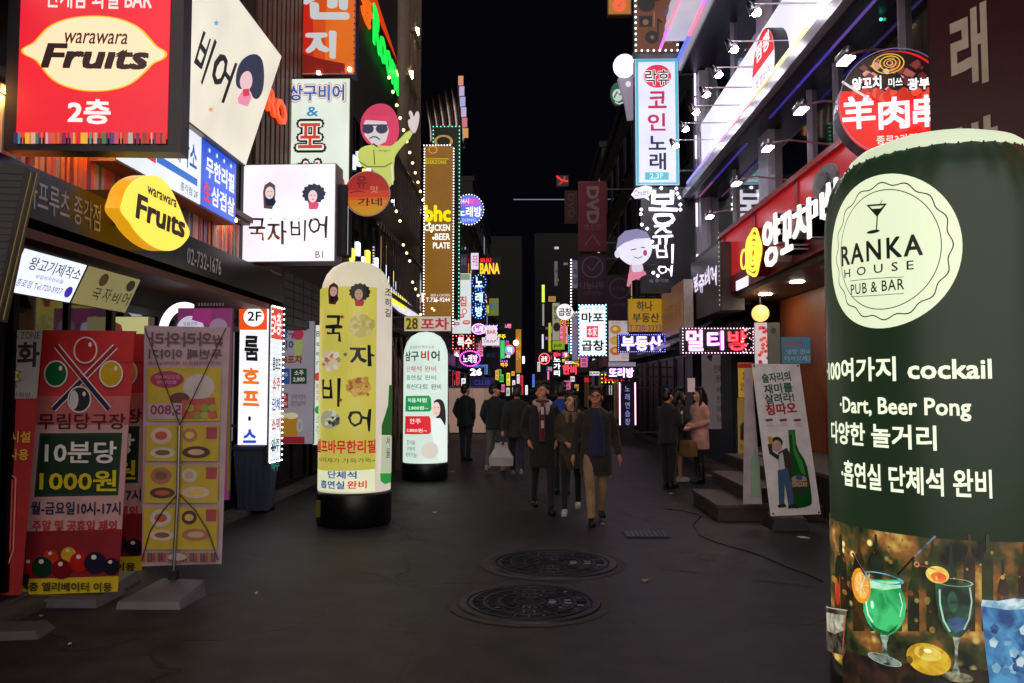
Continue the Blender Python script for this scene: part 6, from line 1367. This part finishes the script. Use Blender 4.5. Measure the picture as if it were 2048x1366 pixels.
T = far_sign('round white tripe sign with two black characters on an orange post', (1112, 607, 1147, 641), 38, 'f:#f4f0f0*1.1', [('곱창', (1117, 616, 1143, 632), BK, .04)], shape='o')
T.box('post', 'e:#e07850*.7', -.1, .05, .05, .12, -1.1, -.02)
T = far_sign('upright sign with a string of white bulbs down its left side', (1143, 520, 1156, 577), 33, 'f:#686478*.6', [('족\n발', (1146, 538, 1155, 568), 'e:#282430*.6')])
T.bulbs([T.L(1142, 520 + k * 6) for k in range(16)] + [T.L(1142, 640 + k * 6) for k in range(12)], .035, 'e:#f0e8ff*5')
far_sign('long bluish lit panel with small red pictures under the bulb string', (1143, 634, 1156, 722), 33.5, 'f:#8080a0*.6', [('막\n창', (1146, 650, 1154, 680), 'e:#a04058*.7')])
far_sign('round red rimmed sign with white characters low on the right', (1078, 707, 1099, 728), 46, 'd:#300c10,.4', [('곱창', (1082, 712, 1095, 723), 'e:#ffe0e0*1.8', .03)], shape='o', bulbs=('e:#ff5050*5', .1, .03))
far_sign('black upright neon with three white characters and a red cap', (1104, 704, 1124, 755), 44, 'd:#0c0a10,.4', [('노\n가\n리', (1107, 714, 1121, 752), 'e:#f4f4ff*1.7', .05), ('◗', (1107, 705, 1122, 713), 'e:#ff3050*1.4')])
far_sign('red glowing two character sign right of the black neon', (1123, 728, 1155, 750), 41, 'd:#2a080e,.4', [('한비', (1125, 729, 1153, 749), 'e:#ff3850*1.8', .06)])
far_sign('pink ring neon with a small arrow above the red characters', (1125, 703, 1138, 716), 42, 'f:#e08090*1.0', [('9', (1129, 706, 1134, 714), WHT)], shape='o')
T = far_sign('small red neon mark high against the dark sky', (1113, 351, 1137, 372), 34, None, [], extra=lambda T: (T.line([(1113, 352), (1122, 360), (1136, 363)], 4, 'e:#e01020*1.2'), T.line([(1118, 369), (1127, 362), (1130, 353)], 3, 'e:#c01020*1.0')))
spots = [(1074, 723, 1081, 744, 2), (1094, 742, 1099, 768, 1), (1078, 766, 1086, 786, 2), (1140, 752, 1150, 764, 8), (1160, 715, 1176, 735, 1), (1178, 742, 1200, 752, 2), (1127, 760, 1142, 780, 1), (1184, 716, 1196, 738, 8), (1200, 735, 1210, 770, 4), (1168, 755, 1180, 765, 3), (1064, 748, 1070, 775, 6), (1148, 768, 1158, 782, 7)]
pl = ['left of the round red rimmed sign', 'under the black neon', 'low at the street end', 'under the red characters', 'under the tripe restaurant sign', 'slanting below the tripe restaurant sign', 'behind the walking woman', 'right below the bulb outlined sign', 'beside the alley mouth', 'above the men walking', 'at the dark tower foot', 'behind the blue jacket']
for k, (a, b, c_, d, ci) in enumerate(spots):
    far_sign('%s %s lit shop sign %s' % (wh[k], desc[ci], pl[k]), (a, b, c_, d), 34 + 2.2 * k if a > 1120 else 60 + k, 'f:%s*%.2f' % (cols[ci], .6 + rb.random() * .6), [('호\n프', (a + 2, b + 3, c_ - 2, d - 3), 'e:#302840*.6')] if d - b > 18 else [('BAR', (a + 1.5, b + 3, c_ - 1.5, d - 3), 'e:#403040*.6')])
# thin light line strung high across the far street
T = Thing('light_line', 'thin white light line strung high across the far end of the street', 'light', onY(1090, 399, 60), 0)
x0, z0 = T.L(1027, 399); x1, z1 = T.L(1130, 399); q = MB(); q.tube([(x0, 0, z0), (x1, 0, z1)], .035, 6); q.build('tube_lamp', 'e:#8a88a0*.7', T.o)
# pale hoarding, street cabinets, air conditioner
T = Thing('hoarding', 'pale pinkish site hoarding standing behind the walkers on the left', 'hoarding', (-2.9, 28.5, 0), 0)
for k in range(4): q = MB(); q.box(0, .42, 0, .05, .05, 1.62); o = q.build('panel', 'f:#b08a78*.5' if k % 2 else 'f:#ba9484*.5', T.o); o.location = (k * .43, 0, 0)  # panels glow weakly in place of the warm light on them
T.box('top_rail', 'd:#8a7468,.5', 0, 1.72, -.02, .06, 1.621, 1.69); T.box('foot', 'd:#4a4040,.6', 0, 1.72, -.1, .1, 0, .049)
T = Thing('air_conditioner', 'white outdoor air conditioner unit on the ground by the far left shops', 'air conditioner', (-3.0, 22.6, 0), 0)
T.box('case', 'd:#a8a0a0,.4', 0, .7, 0, .3, .06, .62); T.ell((.12, .1, .56, .58), 'd:#1c1c20,.4', name='fan_guard', y=-.001, th=.015, local=True); T.ell((.26, .26, .42, .42), 'd:#88888c,.4', name='fan_hub', y=-.017, th=.01, local=True); T.box('feet', 'd:#303030,.5', .05, .65, .05, .25, 0, .059)
# bundle of bamboo-like poles behind the yellow column
T = Thing('pole_bundle', 'bundle of crooked bare poles and sticks leaning between the two glowing columns', 'poles', (-2.75, 16.2, 0), 0)
rb = random.Random(4)
for k in range(16):
    x = rb.random() * .45; q = MB(); q.tube([(x, rb.random() * .3, 0), (x + rb.uniform(-.1, .1), rb.random() * .3, 1.3), (x + rb.uniform(-.2, .2), rb.random() * .3, 2.7)], .018, 5); q.build('pole', 'd:#6a5048,.6', T.o)

rb = random.Random(15)
for k in range(44):
    side = -1 if k % 2 else 1; Y = 38 + k * 1.7; xx = side * rb.uniform(2.2, 3.9); z = rb.uniform(2.0, 6.8) * (1.0 if k < 26 else 1.25); w = rb.uniform(.35, 1.1); h = rb.uniform(.35, 1.8) if w < .8 else rb.uniform(.35, .7)
    px = 1060 + xx / Y * 1600; py = 772 - (z - 1.7) / Y * 1600; pw = w / Y * 800; ph = h / Y * 800
    ci = rb.randrange(9); c = cols[ci]
    far_sign('tiny %s %s sign %s far down the %s side' % ('upright' if h > w else 'wide', desc[ci] + (' lit' if k % 3 else ' neon on black'), 'low' if z < 3.2 else 'quite low' if z < 4.2 else 'at mid height' if z < 5.4 else 'high' if z < 6.6 else 'very high', 'left' if side < 0 else 'right'), (px - pw, py - ph, px + pw, py + ph), Y, 'f:%s*%.1f' % (c, rb.choice([.6, .9, 1.2])) if k % 3 else 'd:#101018,.4',
             [(rb.choice(['노래방', '호프', '주점', 'BAR', '맥주', '치킨']) if w > h else rb.choice(['노\n래\n방', '호\n프', '주\n점', '맥\n주']), (px - pw * .75, py - ph * .75, px + pw * .75, py + ph * .75), 'e:#302840*.6' if k % 3 else 'e:%s*1.8' % c)], bulbs=('e:%s*4' % rb.choice(cols), .18, .03) if k % 4 == 0 else None)
for o_ in C.objects:
    if ' far down the ' in o_.get('label', ''): o_['group'] = 'tiny signs deep in the street'
# ================================================================ PEOPLE
def solid(name, mb, mat, parent, voxel=.014, smooth=2):
    """fuse overlapping shapes into one continuous skin"""
    me = bpy.data.meshes.new(name); me.from_pydata(mb.v, [], mb.f); me.update()
    o = bpy.data.objects.new(name, me); C.objects.link(o)
    m = o.modifiers.new('r', 'REMESH'); m.mode = 'VOXEL'; m.voxel_size = voxel; m.use_smooth_shade = True
    m = o.modifiers.new('s', 'SMOOTH'); m.factor = .5; m.iterations = smooth
    PEND.append((o, name, mat)); o.parent = parent
    return o
PEND = []
def finish_solids():
    dg = bpy.context.evaluated_depsgraph_get(); dg.update()
    for o, name, mat in PEND:
        m2 = bpy.data.meshes.new_from_object(o.evaluated_get(dg))
        o.modifiers.clear(); o.data = m2; m2.name = name; m2.materials.clear(); m2.materials.append(M(mat))
def loft(mb, rings, n=20):
    """rings: (cx, cy, cz, rx, ry)"""
    v = []; f = []
    for cx, cy, cz, rx, ry in rings:
        for k in range(n):
            a = 2 * PI * k / n; v.append((cx + rx * math.cos(a), cy + ry * math.sin(a), cz))
    for i in range(len(rings) - 1):
        for k in range(n):
            a = i * n + k; b = i * n + (k + 1) % n; f.append((a, b, b + n, a + n))
    f.append(tuple(range(n))[::-1]); f.append(tuple((len(rings) - 1) * n + k for k in range(n)))
    mb.raw(v, f)
def cloth(c):
    key = 'cl:' + c
    if key in _m: return _m[key]
    m, nt, b = newmat('woven_' + c); cc = lin(c)
    mx, nz, mr = noise_mix(nt, [v * .7 for v in cc], [min(.9, v * 1.2) for v in cc], 6, 6)
    nt.links.new(mx.outputs[2], b.inputs['Base Color']); b.inputs['Roughness'].default_value = .85; b.inputs['Sheen Weight'].default_value = .15
    bp = add(nt, 'ShaderNodeBump'); bp.inputs['Strength'].default_value = .5; bp.inputs['Distance'].default_value = .02
    n2 = add(nt, 'ShaderNodeTexNoise'); n2.inputs['Scale'].default_value = 11; n2.inputs['Distortion'].default_value = 1.2
    tc = add(nt, 'ShaderNodeTexCoord'); nt.links.new(tc.outputs['Object'], n2.inputs['Vector'])
    nt.links.new(n2.outputs[0], bp.inputs['Height']); nt.links.new(bp.outputs[0], b.inputs['Normal'])
    _m[key] = m; return m
def person(label, px, py, top, face=0, head=0, coat='#15151a', trouser='#14141a', shoe='#101012', skin='#c88c70', hair='#0c0a0a', hem=.86, slim=1.0, step=.16, lead=1, arms='down', longhair=False,
           fine=False, collar=None, inner=None, bare_legs=False, scarf=None, glasses=False, coatw=1.0, Y=None, z0=0.0, boots=0, group='people standing and walking in the street'):
    g = onZ(px, py, z0); Yg = g.y
    H = (onY(px, top, Yg).z - z0); s = H / 1.74
    T = Thing('person', label, 'person', (g.x, g.y, z0), math.radians(face), group=group); T.o.scale = (s, s, s)
    o = T.o; vx = .0085 if fine else .015
    st = step; fr, bk = lead, -lead       # lead: which side steps forward (-Y is forward)
    hipz = .90; sw = .185 * slim
    legs = {}
    for sd_ in (-1, 1):
        f_ = -st if sd_ == lead else st
        hip = Vector((sd_ * .09, 0, hipz)); ank = Vector((sd_ * .085, f_, .085 + (.05 if f_ > 0 and st > .1 else 0)))
        knee = Vector((sd_ * .092, f_ * .42 - (.03 if st > .05 else .01), .485)); legs[sd_] = (hip, knee, ank)
    A = {}
    for sd_ in (-1, 1):
        sh = Vector((sd_ * sw, .0, 1.405)); sg = (1 if sd_ == lead else -1)
        if arms == 'down': el = sh + Vector((sd_ * .065, .03 + .06 * sg * (st > .05), -.29)); wr = el + Vector((sd_ * .02, -.05 + .06 * sg * (st > .05), -.25))
        elif arms == 'out': el = sh + Vector((sd_ * .07, .04, -.29)); wr = el + Vector((sd_ * .04, -.06, -.25))
        elif arms == 'front': el = sh + Vector((sd_ * .05, .02, -.29)); wr = Vector((sd_ * .05, -.25, 1.02))
        elif arms == 'pocket': el = sh + Vector((sd_ * .06, .08, -.28)); wr = Vector((sd_ * .19, -.04, .95))
        elif arms == 'phone': el = sh + Vector((sd_ * .05, -.02, -.27)); wr = Vector((sd_ * .07, -.27, 1.28))
        A[sd_] = (sh, el, wr)
    hz = 1.612; hd = math.radians(head); R = Matrix.Rotation(hd, 3, 'Z')
    def hp(x, y, z): q = R @ Vector((x, y, z)) * 1.12; return (q.x, q.y + .0, hz + q.z)
    # body: one continuous skin
    q = MB()
    q.ball(hp(0, .012, .03), (.076, .094, .092), 18, 12); q.ball(hp(0, -.022, -.035), (.058, .066, .075), 16, 10); q.ball(hp(0, -.055, -.085), (.03, .026, .022), 10, 6)
    q.tube([hp(0, -.083, .012), hp(0, -.106, -.026)], [.009, .016], 8); q.ball(hp(0, -.088, -.062), (.026, .014, .011), 10, 6)
    for sd_ in (-1, 1): q.ball(hp(sd_ * .078, .01, -.01), (.012, .024, .034), 8, 6); q.ball(hp(sd_ * .04, -.058, -.025), (.024, .022, .024), 8, 6)
    q.tube([hp(0, .02, -.06), (0, .012, 1.47), (0, .01, 1.38)], [.053, .056, .08], 12)
    loft(q, [(0, .0, .86, .13, .085), (0, 0, 1.0, .13, .085), (0, 0, 1.1, .115, .08), (0, 0, 1.28, .14, .09), (0, .005, 1.38, .15, .075), (0, .01, 1.43, .08, .05)])
    for sd_ in (-1, 1):
        hip, kn, an = legs[sd_]; q.tube([hip, hip * .5 + kn * .5, kn, kn * .6 + an * .4 + Vector((0, .015, 0)), an], [.075, .066, .045, .046, .030], 10)
        q.ball((an.x, an.y - .05, an.z - .035), (.035, .09, .03), 10, 6)
        sh, el, wr = A[sd_]; q.tube([sh, sh * .5 + el * .5, el, el * .6 + wr * .4, wr], [.045, .04, .033, .034, .022], 10)
        d = (wr - el).normalized(); sideways = Vector((0, 1, 0)) if abs(d.z) > .6 else Vector((0, 0, 1)); nn = d.cross(sideways).normalized(); sideways = nn.cross(d)
        pc = wr + d * .045; q.tube([wr, pc, wr + d * .085], [.022, .034 if not fine else .03, .024], 10)
        for k in range(4):
            off = sideways * (-.024 + .016 * k); ln = (.055, .072, .068, .05)[k]; b0 = wr + d * .075 + off
            q.tube([b0, b0 + d * ln * .5 + nn * .006 * -sd_, b0 + d * ln * .9 + nn * .02 * -sd_], [.0095, .0088, .0075], 6)
        b0 = wr + d * .03 + sideways * -.025; q.tube([b0, b0 + d * .03 - sideways * .02, b0 + d * .06 - sideways * .022], [.011, .0095, .008], 6)
    solid('body', q, 'd:%s,.5' % skin, o, vx)
    for sd_ in (-1, 1):
        q = MB(); q.ball(hp(sd_ * .031, -.083, .008), (.013, .006, .0055), 8, 5); q.build('eye', 'd:#181010,.2', o, True)
        q = MB(); q.tube([hp(sd_ * .016, -.091, .027), hp(sd_ * .034, -.089, .032), hp(sd_ * .05, -.08, .026)], .0042, 5); q.build('eyebrow', 'd:%s,.7' % hair, o)
    q = MB(); q.ball(hp(0, -.098, -.062), (.021, .007, .0055), 8, 5); q.build('mouth', 'd:#7a3034,.4', o, True)
    # hair
    q = MB(); q.ball(hp(0, .022, .05), (.088, .098, .088), 18, 12); q.ball(hp(0, .05, .0), (.08, .075, .09), 14, 10)
    rh = random.Random(px)
    for k in range(16):
        a = rh.uniform(-2.2, 2.2); q.ball(hp(.07 * math.sin(a), -.058 * math.cos(a) + .01 if abs(a) < 1.2 else .03, .10 + rh.random() * .025), (.026, .022, .022), 8, 5)
    if longhair:
        for sd_ in (-1, 1): q.tube([hp(sd_ * .07, .0, .05), hp(sd_ * .088, -.005, -.04), hp(sd_ * .085, -.02, -.15), hp(sd_ * .08, -.04, -.25)], [.03, .03, .032, .018], 8)
        q.tube([hp(0, .06, .02), hp(0, .09, -.1), hp(0, .09, -.26)], [.08, .08, .05], 10)
    solid('hair', q, 'd:%s,.45' % hair, o, vx * 1.1, 1)
    # trousers, shoes
    if not bare_legs:
        q = MB(); loft(q, [(0, 0, .80, .135, .10), (0, 0, .9, .150, .105), (0, 0, 1.02, .14, .10)])
        for sd_ in (-1, 1):
            hip, kn, an = legs[sd_]; w = .85 if slim < 1 or trouser in ('#0d0d10', '#0a0a0c') else 1.05
            q.tube([hip + Vector((0, 0, .02)), hip * .5 + kn * .5, kn, kn * .5 + an * .5 + Vector((0, .01, 0)), an + Vector((0, 0, .0))], [.096 * w, .084 * w, .062 * w, .058 * w, .050 * w], 12)
        solid('trousers', q, cloth(trouser), o, vx * 1.2)
    for sd_ in (-1, 1):
        an = legs[sd_][2]; q = MB(); zz = an.z - .085
        q.ball((an.x, an.y - .06, zz + .045), (.047, .135, .042), 12, 8); q.ball((an.x, an.y + .02, zz + .07), (.042, .06, .05), 10, 7)
        if boots: q.tube([(an.x, an.y, zz + .06), (an.x, an.y, zz + boots)], [.052, .06], 10)
        mn = zz + .004; q.box(an.x - .038, an.x + .038, an.y - .17, an.y + .065, mn, mn + .03); solid('shoe', q, 'd:%s,.4' % shoe, o, vx * 1.1, 1)
    # coat
    q = MB(); c_ = coatw
    rings = [(0, .01, hem, .19 * c_, .150), (0, .01, hem + .02, .195 * c_, .152), (0, .01, max(hem + .1, .93), .185 * c_, .142), (0, 0, 1.08, .172 * c_, .128), (0, 0, 1.25, .185 * c_, .132), (0, .005, 1.36, .19 * c_, .112), (0, .01, 1.425, .155 * c_, .085), (0, .012, 1.48, .075, .068)]
    loft(q, rings, 28)
    for sd_ in (-1, 1):
        sh, el, wr = A[sd_]; q.tube([sh + Vector((-sd_ * .03, 0, .0)), sh * .55 + el * .45, el, el * .5 + wr * .5, wr - (wr - el) * .04], [.072, .066, .058, .053, .046], 12)
    if collar is None: q.tube([(.06 * math.cos(k * PI / 6), .012 + .062 * math.sin(k * PI / 6), 1.475 + .012 * math.sin(k * PI / 6)) for k in range(13)], .018, 6)
    solid('coat', q, cloth(coat), o, vx * 1.1)
    if collar:
        q = MB()
        for k in range(15):
            a = -.9 * PI + 1.8 * PI * k / 14 + PI / 2; q.ball((.105 * math.cos(a), .0 + .088 * math.sin(a), 1.46 - .03 * math.sin(-a)), (.036, .036, .03), 8, 6)
        for sd_ in (-1, 1): q.tube([(sd_ * .06, -.10, 1.45), (sd_ * .05, -.135, 1.36), (sd_ * .04, -.14, 1.30)], [.035, .032, .018], 8)
        solid('collar', q, cloth(collar), o, vx * 1.1, 1)
    if inner:
        q = MB(); loft(q, [(0, -.05, inner[1], .125, .112), (0, -.055, 1.08, .118, .105), (0, -.055, 1.25, .115, .10), (0, -.04, 1.38, .08, .09), (0, -.01, 1.46, .05, .07)], 20); solid('sweater', q, cloth(inner[0]), o, vx * 1.1)
    if scarf:
        q = MB(); q.tube([(.07 * math.cos(k * PI / 6), .0 + .075 * math.sin(k * PI / 6), 1.475) for k in range(13)], .03, 8)
        q.tube([(-.02, -.10, 1.46), (-.03, -.158, 1.3), (-.03, -.165, 1.1), (-.03, -.168, .95)], [.035, .042, .042, .04], 8); solid('scarf', q, cloth(scarf), o, vx * 1.1)
        for z in (1.36, 1.18):
            q = MB(); q.box(-.05, -.012, -.215, -.195, z - .05, z + .05); q.build('scarf_patch', 'd:#b8b0ac,.7', o)
    if glasses:
        q = MB()
        for sd_ in (-1, 1): q.tube([hp(sd_ * .033 + .024 * math.cos(k * PI / 6), -.098, .008 + .018 * math.sin(k * PI / 6)) for k in range(13)], .0025, 5)
        q.tube([hp(-.01, -.1, .01), hp(.01, -.1, .01)], .002, 5)
        for sd_ in (-1, 1): q.tube([hp(sd_ * .058, -.096, .01), hp(sd_ * .083, .0, .008)], .002, 5)
        q.build('glasses', 'd:#181414,.3', o)
    T.A = A; T.s = s
    return T
P1 = person('young man in a long black coat with white fur collar and red scarf', 1085, 1024, 764, face=8, head=-38, coat='#0e0d10', trouser='#0d0d10', hem=.60, step=.2, lead=1, arms='pocket', fine=True, collar='#b8a89c', scarf='#5a1418', hair='#1c100c', skin='#cc8c74', slim=.98)
P2 = person('woman in a khaki coat with long dark hair, white sneakers and clasped hands', 1143, 1026, 785, face=-6, head=-32, coat='#3c3222', trouser='#0a0a0c', shoe='#c8c0c0', hem=.64, slim=.84, step=.24, lead=-1, arms='front', fine=True, longhair=True, skin='#d49c82', collar='#7a6648', hair='#120e10', coatw=.94)
P3 = person('man in glasses, navy sweater, open dark coat and tan trousers walking forward', 1193, 1046, 775, face=2, head=-12, coat='#1c1714', trouser='#8e7456', hem=.62, step=.19, lead=-1, arms='out', fine=True, inner=('#14183c', .86), glasses=True, hair='#1c1410', skin='#c07c62', coatw=1.08)
P4 = person('person in a bright blue hooded jacket half hidden behind the walking trio', 1123, 990, 766, face=170, coat='#103a9a', hem=.82, step=.05, arms='down', trouser='#14141a')
P5 = person('man in a black jacket and khaki trousers walking away looking right', 990, 944, 768, face=165, head=-70, coat='#101014', trouser='#5a564c', shoe='#a8a0a0', hem=.84, step=.24, lead=-1, arms='pocket')
P6 = person('person in a dark olive coat and jeans walking away with a white bag', 1034, 952, 772, face=180, coat='#1c1a18', trouser='#1c2438', hem=.74, step=.2, lead=1, arms='down', shoe='#888088', coatw=1.12, hair='#2a201c')
P7 = person('man standing with his back turned in a black jacket right of the white column', 931, 922, 769, face=155, coat='#101218', trouser='#161c2c', hem=.78, step=.03, arms='pocket', head=-20, coatw=1.1)
P8 = person('man in a black jacket with his back turned, leftmost of the three by the steps', 1338, 976, 778, face=130, coat='#12141a', trouser='#10121a', hem=.78, step=.03, arms='phone')
P9 = person('person in dark clothes with bare legs and white sneakers between the two by the steps', 1361, 964, 777, face=100, coat='#16161c', trouser='#10121a', hem=.58, step=.04, arms='phone', shoe='#b8a8a0', bare_legs=True, slim=.85, longhair=True)
P10 = person('woman in a pale pink knee length coat and black boots by the steps', 1400, 966, 776, face=-62, coat='#d0968a', trouser='#0a0a0c', hem=.62, step=.03, arms='front', slim=.86, longhair=True, skin='#d09a84', boots=.36, coatw=1.0, head=-12)
P11 = person('distant dark figure walking between the couple and the street end', 1072, 868, 776, face=170, coat='#181820', trouser='#101018', hem=.7, step=.1)
P12 = person('distant figure in a grey jacket near the pale hoarding', 972, 862, 777, face=20, coat='#2a2a34', trouser='#101018', hem=.8, step=.1)
P13 = person('distant pair member in a dark red coat deep in the street', 1150, 850, 777, face=180, coat='#401c20', trouser='#101018', hem=.6, step=.1)
# carried things
def bag(label, P, side, dx, dz, w, h, d, body, handle, flare=1.0, dots=False, dy=0, name='bag'):
    wr = P.A[side][2]; b = P.M @ Vector((wr.x * P.s + dx, wr.y * P.s + dy, (wr.z - .09) * P.s + dz))
    T = Thing(name, label, 'bag', (b.x, b.y, b.z - h - .09), P.M.to_euler().z)
    q = MB(); n = 6; vs = []
    for z, k in ((0, 1.0), (h * .35, 1.04), (h * .75, flare * .92), (h, flare * .84)):
        for x, y in ((-w / 2, -d / 2), (-w / 6, -d * .58), (w / 6, -d * .55), (w / 2, -d / 2), (w / 2, d / 2), (w / 6, d * .56), (-w / 6, d * .6), (-w / 2, d / 2)): vs.append((x * k, y * k, z))
    fs = [tuple(range(8))[::-1], tuple(range(24, 32))]
    for i in range(3):
        for k in range(8): a = i * 8 + k; c2 = i * 8 + (k + 1) % 8; fs.append((a, c2, c2 + 8, a + 8))
    mesh_obj('bag_body', vs, fs, body, T.o)
    for sd_ in (-1, 1):
        q = MB(); q.tube([(-w * .22, sd_ * d * .3, h), (-w * .15, sd_ * d * .15, h + .08), (0, 0, h + .10), (w * .15, sd_ * d * .15, h + .08), (w * .22, sd_ * d * .3, h)], .007, 6); q.build('handle', handle, T.o)
    return T
b1 = bag('big white plastic shopping bag with small black marks carried by the person walking away', P6, 1, .03, -.02, .44, .44, .2, 'd:#b8acac,.5', 'd:#141418,.5', .62)
for k in range(8):
    rb = random.Random(k); q = MB(); x = rb.uniform(-.1, .1); z = .38 + rb.random() * .07; q.box(x, x + .03, .085, .09, z, z + .03); q.build('print', 'd:#141418,.5', b1.o)
bag('woven tan handbag with black trim held in front by the woman in pink', P10, -1, .0, -.05, .36, .27, .16, 'd:#8a6438,.6', 'd:#141414,.5', 1.08)
finish_solids()
bpy.data.objects.remove(_to)
# loose black cable on the asphalt by the steps
for lab, pts in (('thin black cable snaking over the asphalt in front of the lowest step', [(1330, 1020), (1372, 1024), (1402, 1034), (1386, 1052), (1398, 1072), (1440, 1090), (1500, 1106), (1560, 1130), (1610, 1150), (1660, 1172)]),):
    P = [onZ(*p) for p in pts]; T = Thing('cable', lab, 'cable', (P[0].x, P[0].y, 0))
    Q = []
    for i in range(len(P) - 1):
        for k in range(4): Q.append(P[i].lerp(P[i + 1], k / 4) - P[0] + Vector((0, 0, .014)) + Vector((.012 * math.sin(i * 4 + k), .02 * math.cos(i * 3 + k), 0)))
    q = MB(); q.tube(Q, .006, 6); q.build('cord', 'd:#08080a,.4', T.o, True)
